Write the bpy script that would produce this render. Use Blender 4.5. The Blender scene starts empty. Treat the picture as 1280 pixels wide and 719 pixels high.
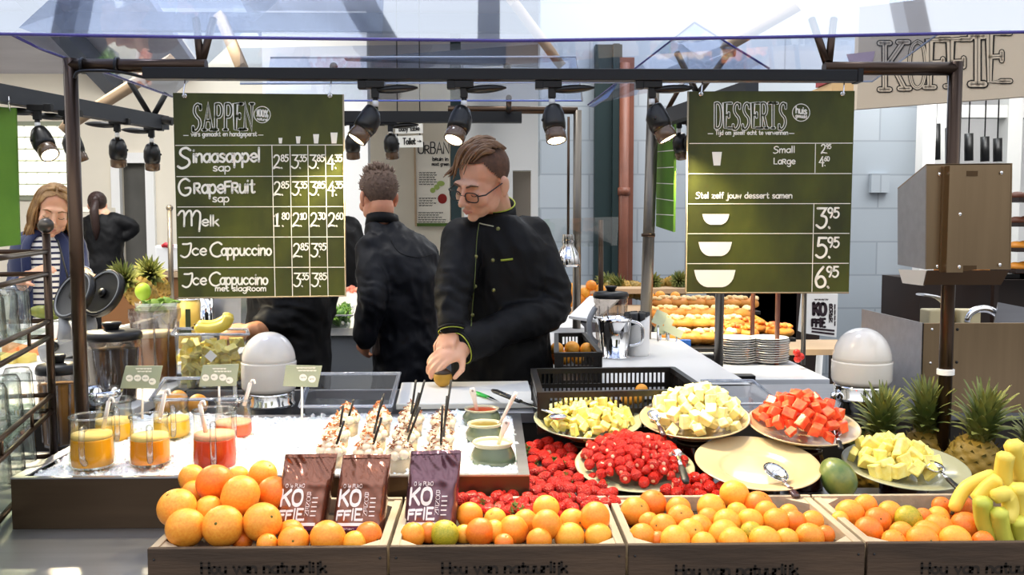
import bpy, bmesh, math, random
from math import sin, cos, pi, radians, sqrt, atan2
from mathutils import Vector, Matrix, Euler, noise

scene = bpy.context.scene
COL = scene.collection
# ------------------------------------------------------------------ camera
F = 1150.0                      # focal length in pixels of the 1280 px frame
CAM = Vector((0, 0, 1.5))
PITCH, YAW = radians(4.0), radians(1.25)
cam_data = bpy.data.cameras.new('camera')
cam = bpy.data.objects.new('camera', cam_data)
COL.objects.link(cam)
cam.location = CAM
cam.rotation_euler = (radians(90) - PITCH, 0, -YAW)
cam_data.sensor_width = 36.0
cam_data.lens = 36.0 * F / 1280.0
cam_data.clip_start = 0.05
scene.camera = cam
RM = cam.rotation_euler.to_matrix()
# ------------------------------------------------------------------ exposure
vs = scene.view_settings
vs.view_transform = 'Standard'
vs.look = 'None'
vs.gamma = 1.0
vs.exposure = 0.35
vs.use_curve_mapping = False
scene.cycles.max_bounces = 10
scene.cycles.transparent_max_bounces = 24
scene.cycles.sample_clamp_indirect = 6.0
scene.cycles.caustics_reflective = False
scene.cycles.caustics_refractive = False
# ------------------------------------------------------------------ daylight
SKY_UP, SKY_SIDE, SKY_LOW = 1.75, 0.32, 0.06
SUN_E = 1.3
SPOT_W = 42.0
world = bpy.data.worlds.new('daylight')
scene.world = world
world.use_nodes = True
wn = world.node_tree
wn.nodes.clear()
tc = wn.nodes.new('ShaderNodeTexCoord')
sx = wn.nodes.new('ShaderNodeSeparateXYZ')
mr = wn.nodes.new('ShaderNodeMapRange')
mr.inputs[1].default_value = -1
mr.inputs[2].default_value = 1
cr = wn.nodes.new('ShaderNodeValToRGB')
bg = wn.nodes.new('ShaderNodeBackground')
wo = wn.nodes.new('ShaderNodeOutputWorld')
wn.links.new(tc.outputs['Generated'], sx.inputs[0])
wn.links.new(sx.outputs[2], mr.inputs[0])
wn.links.new(mr.outputs[0], cr.inputs[0])
wn.links.new(cr.outputs[0], bg.inputs[0])
wn.links.new(bg.outputs[0], wo.inputs[0])
e = cr.color_ramp.elements
e[0].position = 0.40; e[0].color = (SKY_LOW, SKY_LOW * .9, SKY_LOW * .8, 1)
e[1].position = 0.78; e[1].color = (SKY_UP * .98, SKY_UP, SKY_UP * 1.04, 1)
k = e.new(0.52); k.color = (SKY_SIDE, SKY_SIDE * .98, SKY_SIDE * .96, 1)
sun = bpy.data.lights.new('skylight_sun', 'SUN')
sun.energy = SUN_E; sun.angle = radians(12); sun.color = (1, .96, .9)
so = bpy.data.objects.new('skylight_sun', sun); COL.objects.link(so)
so.rotation_euler = Vector((0.18, -0.16, -1.0)).to_track_quat('-Z', 'Y').to_euler()

# area lights added below the roof to brighten the hall's back walls
for loc, size, w, aim in (((-3.0, 7.6, 4.0), (2.2, 3.4), 150, (-.15, .6, -1)), ((1.6, 7.0, 4.2), (2.0, 2.6), 110, (0, .35, -1)), ((4.2, 7.6, 4.0), (2.0, 3.4), 150, (0, .6, -1)), ((-6, 5.5, 4.6), (3, 3), 140, (.1, .7, -1))):
    ld = bpy.data.lights.new('hall_fill_light', 'AREA'); ld.shape = 'RECTANGLE'; ld.size, ld.size_y = size; ld.energy = w; ld.color = (1, .985, .96)
    lo = bpy.data.objects.new('hall_fill_light', ld); COL.objects.link(lo); lo.location = loc; lo.rotation_euler = Vector(aim).to_track_quat('-Z', 'Y').to_euler()

# ------------------------------------------------------------------ helpers
random.seed(7)
def ray(px, py):
    return RM @ Vector(((px - 640) / F, -(py - 359.5) / F, -1))
def P(px, py, Y):               # point of the place seen at (px, py) at distance Y
    d = ray(px, py); return CAM + d * (Y / d.y)
def PZ(px, py, z):              # same, on the horizontal plane z
    d = ray(px, py); return CAM + d * ((z - CAM.z) / d.z)
def S(n, Y): return n * Y / F
def V(*a): return Vector(a)

def lin(h):
    h = h.lstrip('#')
    out = []
    for i in (0, 2, 4):
        c = int(h[i:i + 2], 16) / 255
        out.append(c / 12.92 if c <= .04045 else ((c + .055) / 1.055) ** 2.4)
    return (*out, 1)

MATS = {}
def mat(name, col, rough=.5, metal=0, var=0, scale=8, bump=0, bscale=40, col2=None, spec=.5, trans=0, ior=1.45, emit=None, estr=0, sss=0, coat=0, stretch=None, sheen=0, wave=None):
    if name in MATS: return MATS[name]
    m = bpy.data.materials.new(name); m.use_nodes = True
    nt = m.node_tree; b = nt.nodes['Principled BSDF']
    c = lin(col)
    b.inputs['Base Color'].default_value = c
    b.inputs['Roughness'].default_value = rough
    b.inputs['Metallic'].default_value = metal
    b.inputs['Specular IOR Level'].default_value = spec
    b.inputs['Transmission Weight'].default_value = trans
    b.inputs['IOR'].default_value = ior
    b.inputs['Coat Weight'].default_value = coat
    b.inputs['Sheen Weight'].default_value = sheen
    if sss:
        b.inputs['Subsurface Weight'].default_value = sss
        b.inputs['Subsurface Radius'].default_value = (.02, .008, .004)
        b.inputs['Subsurface Scale'].default_value = .3
    if emit:
        b.inputs['Emission Color'].default_value = lin(emit)
        b.inputs['Emission Strength'].default_value = estr
    if var or col2 or bump:
        t = nt.nodes.new('ShaderNodeTexCoord')
        mp = nt.nodes.new('ShaderNodeMapping')
        if stretch: mp.inputs['Scale'].default_value = stretch
        nt.links.new(t.outputs['Object'], mp.inputs[0])
    if var or col2:
        n = nt.nodes.new('ShaderNodeTexNoise'); n.inputs['Scale'].default_value = scale; n.inputs['Detail'].default_value = 5
        nt.links.new(mp.outputs[0], n.inputs['Vector'])
        r = nt.nodes.new('ShaderNodeValToRGB')
        d = lin(col2) if col2 else tuple(x * (1 - var) for x in c[:3]) + (1,)
        r.color_ramp.elements[0].position = .32; r.color_ramp.elements[1].position = .68
        r.color_ramp.elements[0].color = d; r.color_ramp.elements[1].color = c
        nt.links.new(n.outputs[0], r.inputs[0]); nt.links.new(r.outputs[0], b.inputs['Base Color'])
    if bump:
        n2 = nt.nodes.new('ShaderNodeTexNoise'); n2.inputs['Scale'].default_value = bscale; n2.inputs['Detail'].default_value = 3
        nt.links.new(mp.outputs[0], n2.inputs['Vector'])
        bp = nt.nodes.new('ShaderNodeBump'); bp.inputs['Strength'].default_value = bump; bp.inputs['Distance'].default_value = .01
        nt.links.new(n2.outputs[0], bp.inputs['Height']); nt.links.new(bp.outputs[0], b.inputs['Normal'])
    MATS[name] = m
    return m
def clear_mat(name, tint, gloss=.12, rough=.02, body=0, bcol='#ffffff', edge=None):
    """thin clear sheet: transparent tint, fresnel gloss, a little milky body"""
    if name in MATS: return MATS[name]
    m = bpy.data.materials.new(name); m.use_nodes = True
    nt = m.node_tree; nt.nodes.clear()
    o = nt.nodes.new('ShaderNodeOutputMaterial'); t = nt.nodes.new('ShaderNodeBsdfTransparent'); g = nt.nodes.new('ShaderNodeBsdfGlossy')
    t.inputs[0].default_value = lin(tint); g.inputs['Roughness'].default_value = rough; g.inputs[0].default_value = (.84, .91, 1, 1) if 'canopy' in name else (1, 1, 1, 1)
    lw = nt.nodes.new('ShaderNodeLayerWeight'); lw.inputs[0].default_value = .35
    mul = nt.nodes.new('ShaderNodeMath'); mul.operation = 'MULTIPLY_ADD'; mul.inputs[1].default_value = .27; mul.inputs[2].default_value = gloss
    mul.use_clamp = True
    mx = nt.nodes.new('ShaderNodeMixShader')
    nt.links.new(lw.outputs['Fresnel'], mul.inputs[0]); nt.links.new(mul.outputs[0], mx.inputs[0])
    if edge:                    # thick glass reads darker where it is seen edge on
        fw = nt.nodes.new('ShaderNodeLayerWeight'); fw.inputs[0].default_value = .45
        pw = nt.nodes.new('ShaderNodeMath'); pw.operation = 'POWER'; pw.inputs[1].default_value = 2.2
        cm = nt.nodes.new('ShaderNodeMix'); cm.data_type = 'RGBA'; cm.inputs[6].default_value = lin(tint); cm.inputs[7].default_value = lin(edge)
        nt.links.new(fw.outputs['Facing'], pw.inputs[0]); nt.links.new(pw.outputs[0], cm.inputs[0]); nt.links.new(cm.outputs[2], t.inputs[0])
    src = t
    if body:
        df = nt.nodes.new('ShaderNodeBsdfDiffuse'); df.inputs[0].default_value = lin(bcol)
        m2 = nt.nodes.new('ShaderNodeMixShader'); m2.inputs[0].default_value = body
        nt.links.new(t.outputs[0], m2.inputs[1]); nt.links.new(df.outputs[0], m2.inputs[2]); src = m2
    nt.links.new(src.outputs[0], mx.inputs[1]); nt.links.new(g.outputs[0], mx.inputs[2])
    nt.links.new(mx.outputs[0], o.inputs[0])
    MATS[name] = m
    return m

class MB:
    """collects shapes into one mesh"""
    def __init__(s): s.v = []; s.f = []; s.mi = []; s.sm = []
    def add(s, vs, fs, mi=0, smooth=True):
        o = len(s.v); s.v += [tuple(x) for x in vs]
        for f in fs: s.f.append(tuple(i + o for i in f)); s.mi.append(mi); s.sm.append(smooth)
        return s
    def box(s, c, size, rot=None, mi=0, taper=1):
        c = Vector(c); hx, hy, hz = size[0] / 2, size[1] / 2, size[2] / 2
        R = rot.to_matrix() if isinstance(rot, Euler) else (rot or Matrix.Identity(3))
        vs = []
        for z in (-hz, hz):
            t = taper if z > 0 else 1
            for x, y in ((-hx, -hy), (hx, -hy), (hx, hy), (-hx, hy)): vs.append(c + R @ Vector((x * t, y * t, z)))
        return s.add(vs, [(0, 3, 2, 1), (4, 5, 6, 7), (0, 1, 5, 4), (1, 2, 6, 5), (2, 3, 7, 6), (3, 0, 4, 7)], mi, False)
    def hexa(s, p, mi=0):       # eight corners: bottom ring, top ring
        return s.add(p, [(0, 3, 2, 1), (4, 5, 6, 7), (0, 1, 5, 4), (1, 2, 6, 5), (2, 3, 7, 6), (3, 0, 4, 7)], mi, False)
    def slab(s, q, t, mi=0):    # quad thickened by vector t
        t = Vector(t); q = [Vector(x) for x in q]
        n = len(q)
        fs = [tuple(range(n)), tuple(range(2 * n - 1, n - 1, -1))] + [(i, i + n, (i + 1) % n + n, (i + 1) % n) for i in range(n)]
        return s.add(q + [x + t for x in q], fs, mi, False)
    def loft(s, rings, mi=0, caps=True, smooth=True, closed=False):
        n = len(rings[0]); o = []
        for r in rings: o += [Vector(x) for x in r]
        fs = []
        m = len(rings)
        for i in range(m - 1 if not closed else m):
            a = i * n; b = ((i + 1) % m) * n
            for j in range(n): fs.append((a + j, a + (j + 1) % n, b + (j + 1) % n, b + j))
        s.add(o, fs, mi, smooth)
        if caps and not closed:
            s.add(rings[0], [tuple(range(n - 1, -1, -1))], mi, False); s.add(rings[-1], [tuple(range(n))], mi, False)
        return s
    def path(s, pts, r, seg=8, mi=0, caps=True, flat=None, closed=False):
        pts = [Vector(p) for p in pts]; n = len(pts)
        rr = r if isinstance(r, (list, tuple)) else [r] * n
        rings = []; up = None
        for i in range(n):
            if closed: t = pts[(i + 1) % n] - pts[i - 1]
            else: t = pts[min(i + 1, n - 1)] - pts[max(i - 1, 0)]
            t = t.normalized() if t.length > 1e-9 else Vector((0, 0, 1))
            if up is None:
                up = Vector((0, 0, 1)) if abs(t.z) < .9 else Vector((0, 1, 0))
                if flat is not None: up = Vector(flat)
            a = up - t * up.dot(t)
            if a.length < 1e-6: a = t.orthogonal()
            a.normalize(); up = a; b = t.cross(a)
            k = rr[i]; ka, kb = (k, k) if not isinstance(k, (tuple, list)) else k
            rings.append([pts[i] + a * (ka * cos(2 * pi * j / seg)) + b * (kb * sin(2 * pi * j / seg)) for j in range(seg)])
        return s.loft(rings, mi, caps, True, closed)
    def tube(s, a, b, r0, r1=None, seg=12, mi=0): return s.path([a, b], [r0, r0 if r1 is None else r1], seg, mi)
    def lathe(s, prof, c=(0, 0, 0), seg=24, mi=0, rot=None, sx=1, sy=1, a0=0, caps=True):
        c = Vector(c); R = rot or Matrix.Identity(3); rings = []
        for r, z in prof: rings.append([c + R @ Vector((r * sx * cos(a0 + 2 * pi * j / seg), r * sy * sin(a0 + 2 * pi * j / seg), z)) for j in range(seg)])
        fs = []; o = []
        for q in rings: o += q
        for i in range(len(rings) - 1):
            for j in range(seg): fs.append((i * seg + j, i * seg + (j + 1) % seg, (i + 1) * seg + (j + 1) % seg, (i + 1) * seg + j))
        s.add(o, fs, mi, True)
        if caps and prof[0][0] > 1e-5: s.add(rings[0], [tuple(range(seg - 1, -1, -1))], mi, False)
        if caps and prof[-1][0] > 1e-5: s.add(rings[-1], [tuple(range(seg))], mi, False)
        return s
    def ball(s, c, r, seg=16, rings=10, mi=0, rot=None, fn=None):
        c = Vector(c); R = rot or Matrix.Identity(3)
        rx, ry, rz = r if isinstance(r, (tuple, list)) else (r, r, r)
        vs = [c + R @ Vector((0, 0, rz))]; fs = []
        for i in range(1, rings):
            a = pi * i / rings
            for j in range(seg):
                b = 2 * pi * j / seg
                vs.append(c + R @ Vector((rx * sin(a) * cos(b), ry * sin(a) * sin(b), rz * cos(a))))
        vs.append(c + R @ Vector((0, 0, -rz))); L = len(vs) - 1
        for j in range(seg): fs.append((0, 1 + j, 1 + (j + 1) % seg)); fs.append((L, L - seg + (j + 1) % seg, L - seg + j))
        for i in range(rings - 2):
            for j in range(seg):
                a = 1 + i * seg + j; b = 1 + i * seg + (j + 1) % seg
                fs.append((a, a + seg, b + seg, b))
        if fn: vs = [fn(v) for v in vs]
        return s.add(vs, fs, mi, True)
    def grid(s, fn, nu, nv, mi=0, smooth=True):
        vs = [fn(i / nu, j / nv) for j in range(nv + 1) for i in range(nu + 1)]
        fs = [(j * (nu + 1) + i, j * (nu + 1) + i + 1, (j + 1) * (nu + 1) + i + 1, (j + 1) * (nu + 1) + i) for j in range(nv) for i in range(nu)]
        return s.add(vs, fs, mi, smooth)
    def mesh(s, name, mats, xf=None, weld=True, bevel=0):
        me = bpy.data.meshes.new(name)
        vs = [xf @ Vector(v) for v in s.v] if xf is not None else s.v
        me.from_pydata(vs, [], s.f)
        me.polygons.foreach_set('material_index', s.mi); me.polygons.foreach_set('use_smooth', s.sm)
        for m in (mats if isinstance(mats, (list, tuple)) else [mats]): me.materials.append(m)
        bm = bmesh.new(); bm.from_mesh(me)
        if weld: bmesh.ops.remove_doubles(bm, verts=bm.verts, dist=1e-6)
        bmesh.ops.recalc_face_normals(bm, faces=bm.faces)
        bm.to_mesh(me); bm.free()
        return me
def WM(o):
    m = o.matrix_basis.copy()
    while o.parent: o = o.parent; m = o.matrix_basis @ m
    return m
def link(name, me, parent=None, loc=None):
    o = bpy.data.objects.new(name, me); COL.objects.link(o); o.parent = parent
    if loc is not None: o.location = loc
    return o
def part(name, mb, m, parent, bevel=0, local=False):
    """a part: mesh given in world coordinates (or in the parent's own when local)"""
    o = link(name, mb.mesh(name, m, None if local else WM(parent).inverted()), parent)
    if bevel: bev(o, bevel)
    return o
def bev(o, w, seg=2):
    b = o.modifiers.new('bevel', 'BEVEL'); b.width = w; b.segments = seg; b.limit_method = 'ANGLE'; b.angle_limit = radians(40)
def tag(o, label, cat, group=None, kind=None):
    o['label'] = label; o['category'] = cat
    if group: o['group'] = group
    if kind: o['kind'] = kind
    return o
def thing(name, label, cat, loc, group=None, rot=None):
    o = bpy.data.objects.new(name, None); COL.objects.link(o); o.location = loc; o.empty_display_size = .02
    if rot: o.rotation_euler = rot
    return tag(o, label, cat, group)
def solo(name, mb, m, label, cat, group=None, bevel=0, kind=None, loc=None):
    """a thing of one mesh, its origin at its base"""
    if loc is None:
        xs = [v[0] for v in mb.v]; ys = [v[1] for v in mb.v]; zs = [v[2] for v in mb.v]
        loc = Vector(((min(xs) + max(xs)) / 2, (min(ys) + max(ys)) / 2, min(zs)))
    o = link(name, mb.mesh(name, m, Matrix.Translation(-Vector(loc))), None, loc)
    if bevel: bev(o, bevel)
    return tag(o, label, cat, group, kind)
def struct(name, mb, m, bevel=0):
    o = link(name, mb.mesh(name, m)); o['kind'] = 'structure'
    if bevel: bev(o, bevel)
    return o
def dup(o, parent=None, loc=None, rot=None, scale=None, label=None, group=None):
    c = o.copy(); COL.objects.link(c); c.parent = parent
    if loc is not None: c.location = loc
    if rot is not None: c.rotation_euler = rot
    if scale is not None: c.scale = scale if isinstance(scale, (tuple, list, Vector)) else (scale,) * 3
    if label: c['label'] = label
    if group: c['group'] = group
    for ch in [x for x in KIDS.get(o.name, [])]:
        d = ch.copy(); COL.objects.link(d); d.parent = c
        for g in KIDS.get(ch.name, []):
            h = g.copy(); COL.objects.link(h); h.parent = d
    return c
KIDS = {}
def proto(o):                    # remember a finished thing's parts so that copies can be made
    for x in scene.objects:
        if x.parent is o:
            KIDS.setdefault(o.name, []).append(x)
            for y in scene.objects:
                if y.parent is x: KIDS.setdefault(x.name, []).append(y)
    return o
class Copies:                    # first call moves the original, later calls copy it
    def __init__(s, o): s.o = proto(o); s.used = False
    def __call__(s, label=None, loc=None, rot=None, scale=None, group=None):
        if not s.used:
            s.used = True; o = s.o
            if loc is not None: o.location = loc
            if rot is not None: o.rotation_euler = rot
            if scale is not None: o.scale = scale if isinstance(scale, (tuple, list, Vector)) else (scale,) * 3
            if label: o['label'] = label
            if group: o['group'] = group
            return o
        return dup(s.o, None, loc, rot, scale, label, group)
def smooth_line(pts, n=6, closed=False):
    pts = [Vector(p) for p in pts]
    if len(pts) < 3: return pts
    out = []; m = len(pts)
    for i in range(m - 1):
        p0 = pts[max(i - 1, 0)]; p1 = pts[i]; p2 = pts[i + 1]; p3 = pts[min(i + 2, m - 1)]
        for k in range(n):
            t = k / n
            out.append(.5 * ((2 * p1) + (p2 - p0) * t + (2 * p0 - 5 * p1 + 4 * p2 - p3) * t * t + (3 * p1 - p0 - 3 * p2 + p3) * t ** 3))
    out.append(pts[-1])
    return out
def ords(i):
    return ('first second third fourth fifth sixth seventh eighth ninth tenth eleventh twelfth'.split() + ['thirteenth'])[i]
# ------------------------------------------------------------------ hand lettering as painted strokes
GL = {
'a': (5, '5,5 3,6 1,5 0,3 1,.6 3,0 5,2', '5,6 5,0'), 'b': (5, '0,10 0,0', '0,4 2,6 4,5.6 5,3 4,.5 2,0 0,1.5'),
'c': (5, '5,5 3,6 1,5 0,3 1,1 3,0 5,1'), 'd': (5, '5,5 3,6 1,5 0,3 1,.6 3,0 5,2', '5,10 5,0'),
'e': (5, '.2,3 5,3.3 4.6,5.2 3,6 1,5 0,3 1,1 3,0 5,1'), 'f': (3.5, '4,9.3 2.6,10 1.6,8.5 1.5,0', '0,6 3.5,6'),
'g': (5, '5,5 3,6 1,5 0,3 1,.6 3,0 5,2', '5,6 5,-2 4,-3.8 2,-4 .5,-3'), 'h': (4.6, '0,10 0,0', '0,3.5 2,6 4,5.6 4.6,4 4.6,0'),
'i': (1, '.5,6 .5,0', '.5,8.4 .6,8.7'), 'j': (2, '1.6,6 1.6,-2 .8,-3.8 -1,-3.6', '1.6,8.4 1.7,8.7'),
'k': (4.5, '0,10 0,0', '!4,6 0,2.4', '!1.4,3.7 4.5,0'), 'l': (1, '.5,10 .5,0'),
'm': (7, '0,6 0,0', '0,3.5 1.6,6 3,5.6 3.4,4 3.4,0', '3.4,3.5 5,6 6.4,5.6 6.8,4 6.8,0'), 'n': (4.6, '0,6 0,0', '0,3.5 2,6 4,5.6 4.6,4 4.6,0'),
'o': (5, '2.5,6 .7,5 0,3 .7,1 2.5,0 4.3,1 5,3 4.3,5 2.5,6'), 'p': (5, '0,6 0,-4', '0,4 2,6 4,5.6 5,3 4,.5 2,0 0,1.5'),
'r': (3.5, '0,6 0,0', '0,3.5 1.5,5.7 3.5,5.8'), 's': (4, '4,5.3 2.5,6 .8,5.5 .7,4 2,3.2 3.6,2.3 4,1 2.5,0 .2,.7'),
't': (3.6, '1.6,9 1.6,1.5 2.5,0 4,.5', '0,6 3.6,6'), 'u': (4.6, '0,6 0,2 1,.2 2.6,0 4.6,2', '4.6,6 4.6,0'),
'v': (4.6, '!0,6 2.3,0 4.6,6'), 'w': (6.6, '!0,6 1.7,0 3.3,5 5,0 6.6,6'), 'z': (4.5, '!0,6 4.3,6 0,0 4.5,0'),
'y': (4.6, '!0,6 2.4,0', '!4.6,6 1.4,-4'), 'S': (6, '6,8.8 4,10 1.4,9.2 .8,7 2.6,5.3 5,4 5.6,2 4,.2 1.5,-.6 -.4,.4'),
'G': (7, '6.4,8.6 4,10 1.2,8.4 0,5 1.2,1.4 4,0 6.6,1.6 6.8,4.4 4,4.4'), 'M': (8, '-.8,7 .2,9.4 1.4,8.6 1.4,0', '1.4,5.5 2.8,9.3 4,8.8 4.2,.5', '4.2,5.5 5.6,9.5 7,9 7.4,6 7,-3'),
'J': (6, '.5,9.3 3,9.3 5,9.6 4.6,4 3.4,.8 1.4,-.4 -.6,.8'), 'C': (7, '6.6,8.6 4.4,10 1.4,8.4 0,5 1.2,1.4 4,0 6.6,1.4'),
'T': (6, '!0,10 6,10', '!3,10 3,0'), 'R': (5, '!0,7 0,0', '0,7 3.6,7 4.6,5.4 3.4,3.8 .2,3.4', '!1.6,3.4 5,0'), 'F': (4.6, '!0,8 0,0', '!0,8 5,8.4', '!0,4.6 4,4.8'),
'L': (4.5, '!0,9 0,0 4.5,0'), 'U': (6, '0,10 0,2.4 1.4,.3 3,0 4.6,.3 6,2.4 6,10'), 'A': (6.4, '!0,0 3.2,10 6.4,0', '!1.2,3.6 5.2,3.6'),
'B': (5.4, '!0,0 0,10', '0,10 3.4,10 4.8,8.6 4.4,6 2.8,5.4 0,5.4', '2.8,5.4 5,4.6 5.4,2.6 4.4,.4 2.6,0 0,0'),
'N': (6, '!0,0 0,10 6,0 6,10'), 'P': (5, '!0,0 0,10', '0,10 3.4,10 5,8.6 5,6.4 3.4,5 0,5'), 'E': (5, '!5,10 0,10 0,0 5,0', '!0,5.2 3.8,5.2'),
'D': (6, '!0,0 0,10', '0,10 3,10 5.2,8.6 6,5 5.2,1.4 3,0 0,0'), 'K': (5.6, '!0,0 0,10', '!5.4,10 0,4.4', '!1.7,6 5.8,0'),
'O': (6.4, '3.2,10 .9,8.8 0,5 .9,1.2 3.2,0 5.5,1.2 6.4,5 5.5,8.8 3.2,10'), 'I': (1.4, '!.7,10 .7,0'), 'H': (6, '!0,0 0,10', '!6,0 6,10', '!0,5.2 6,5.2'),
'0': (5, '2.5,10 .7,8.8 0,5 .7,1.2 2.5,0 4.3,1.2 5,5 4.3,8.8 2.5,10'), '1': (3.4, '!0,7.6 2,10 2,0', '!0,0 3.6,0'),
'2': (5, '.3,8.2 1.4,9.8 3.4,9.8 4.4,7.8 3.4,4.6 0,0 2.2,.5 5,0'), '3': (5, '!.4,10 4.8,10 2.4,6.2', '2.4,6.2 4.6,5.4 5,3 3.8,.6 1.8,-.2 -.2,1.2'),
'4': (5.4, '!3.8,10 0,3.2 5.2,3.2', '!3.9,7 3.7,-1'), '5': (5, '!5,10 1.2,10 .6,5.8', '.6,5.8 3,6.4 4.9,4.6 4.6,1.8 2.8,0 1,-.1 -.4,1'),
'6': (5, '4,10 1.6,7 .3,3.6 .9,.8 2.6,0 4.5,.9 5,3 3.9,5 2.2,5.2 .5,3.8'), '8': (5, '2.6,5.3 .8,6.6 .7,8.6 2.6,10 4.4,8.7 4.3,6.6 2.6,5.3 .4,3.6 .2,1.6 2.6,0 4.8,1.5 4.7,3.6 2.6,5.3'),
'9': (5, '4.6,7.6 3.4,5 1.4,5 .2,7 1,9.4 2.8,10 4.4,8.8 4.6,7 4.2,3.4 2.6,0'), '%': (7, '1.5,10 0,8.4 1.5,6.4 3,8.2 1.5,10', '5.5,4 4,2.2 5.5,0 7,2 5.5,4', '!6.4,10 .8,0'),
'-': (4, '!0,3.5 4,3.5'), '.': (1, '.4,0 .6,.2'), ' ': (3,), '>': (5, '!0,4 5,4', '!3.2,6 5,4 3.2,2'),
}
def strokes(text, gap=1.6):
    """list of polylines in letter units and the total width"""
    out = []; x = 0
    for ch in text:
        g = GL[ch]
        for st in g[1:]:
            sharp = st[0] == '!'
            pts = [Vector((float(a.split(',')[0]) + x, float(a.split(',')[1]), 0)) for a in st.lstrip('!').split()]
            out.append(pts if sharp or len(pts) < 3 else smooth_line(pts, 5))
        x += g[0] + gap
    return out, x - gap
def ribbon(mb, pts, hw, to3, mi=0):
    """one painted stroke, pts in drawing units, to3 maps a drawing point to the surface"""
    n = len(pts)
    hw = Vector((hw, 0, 0)).x; L = []; R = []
    for i in range(n):
        t = pts[min(i + 1, n - 1)] - pts[max(i - 1, 0)]
        t = t.normalized() if t.length > 1e-9 else Vector((1, 0, 0))
        t.z = 0; nn = Vector((-t.y, t.x, 0)) * hw
        if 0 < i < n - 1:
            a = (pts[i] - pts[i - 1]).normalized(); c = max(.55, a.dot(t)); nn = nn / c
        L.append(pts[i] + nn); R.append(pts[i] - nn)
    vs = [to3(p) for p in L] + [to3(p) for p in R]
    mb.add(vs, [(i, i + 1, n + i + 1, n + i) for i in range(n - 1)], mi, False)
    for p in (pts[0], pts[-1]):
        mb.add([to3(p + Vector((hw * cos(pi * k / 4), hw * sin(pi * k / 4), 0))) for k in range(8)], [tuple(range(8))], mi, False)
def write(mb, text, x, y, cap, to3, hw=.8, width=None, anchor='l', slant=0, rise=0, gap=1.6, mi=0, vy=-1):
    """text whose baseline starts at (x, y) in drawing units (y down when vy = -1); cap = height of a capital; hw in tenths of cap"""
    st, w = strokes(text, gap)
    s = cap / 10; sxx = width / w if width else s
    x0 = x - (w * sxx / 2 if anchor == 'c' else w * sxx if anchor == 'r' else 0)
    for k, pts in enumerate(st):
        q = [Vector((x0 + (p.x + slant * p.y) * sxx, y + vy * (p.y * s) + rise * p.x * sxx, k * 3e-5)) for p in pts]
        ribbon(mb, q, hw * s, to3, mi)
def serif_text(mb_out, mb_in, mb_line, text, x, y, cap, width, to3a, to3b, to3c, w_out=1.45, w_in=.70, w_line=.16, rise=0):
    """tall outlined slab letters: a broad stroke, its inside, and a thin centre line, as three layers of paint"""
    slab = {'S': [(6, 8.8), (-.4, .4)], 'A': [(0, 0), (6.4, 0)], 'P': [(0, 0)], 'E': [(5, 10), (5, 0), (3.8, 5.2)], 'N': [(0, 0), (6, 10)], 'D': [], 'R': [(0, 0), (5, 0)],
            'T': [(3, 0), (0, 10), (6, 10)], 'K': [(0, 0), (0, 10), (5.4, 10), (5.8, 0)], 'F': [(0, 0), (4.6, 10), (4, 5)], 'I': [(.7, 0), (.7, 10)], 'O': []}
    caps = {'R': (5, '!0,10 0,0', '0,10 3.4,10 5,8.6 5,6.6 3.4,5.2 0,5.2', '!2.4,5.2 5.2,0'), 'F': (4.8, '!5,10 0,10 0,0', '!0,5.2 3.8,5.2')}
    keep = {k: GL[k] for k in caps}
    GL.update(caps)
    gap = 3.4
    total = sum(GL[c][0] for c in text) + gap * (len(text) - 1)
    s = cap / 10; sw = width / total; xx = x
    for ch in text:
        st, w = strokes(ch)
        q = [[Vector((xx + p.x * sw, y - p.y * s + rise * (xx + p.x * sw - x), 0)) for p in pts] for pts in st]
        for (a, b) in slab.get(ch, []):
            cx = xx + a * sw; cy = y - b * s + rise * (cx - x)
            if b in (0, 10): q.append([Vector((cx - 1.5 * sw, cy, 0)), Vector((cx + 1.5 * sw, cy, 0))])
            else: q.append([Vector((cx, cy - .9 * s, 0)), Vector((cx, cy + .9 * s, 0))])
        for pts in q:
            k = min(s, sw)
            ribbon(mb_out, pts, w_out * k, to3a); ribbon(mb_in, pts, w_in * k, to3b)
            if mb_line is not None: ribbon(mb_line, pts, w_line * k, to3c)
        xx += (w + gap) * sw
    GL.update(keep)
def plane3(a, b, c):
    """pixel drawing plane through three points; returns to3(off) maker: drawing point in photo pixels -> point of that plane, lifted by off towards the viewer"""
    n = (b - a).cross(c - a).normalized()
    if n.y > 0: n = -n
    def mk(off=0.0):
        def to3(p):
            d = ray(p.x, p.y); return CAM + d * ((a - CAM).dot(n) / d.dot(n)) + n * (off + p.z)
        return to3
    mk.n = n
    return mk
def frame2(o, ux, uy, n):
    """drawing plane with origin o and unit axes ux, uy in metres"""
    def mk(off=0.0): return lambda p: o + ux * p.x + uy * p.y + n * off
    return mk
# ------------------------------------------------------------------ levels of the stall
ZC = P(300, 660, 1.80).z        # steel counter top
ZT = P(300, 597, 1.80).z        # rim of the ice tray, level with the worktop behind
ZW = ZT - .004                  # worktop
YB = 2.2                        # plane of the front posts, rail and menu boards

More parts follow.
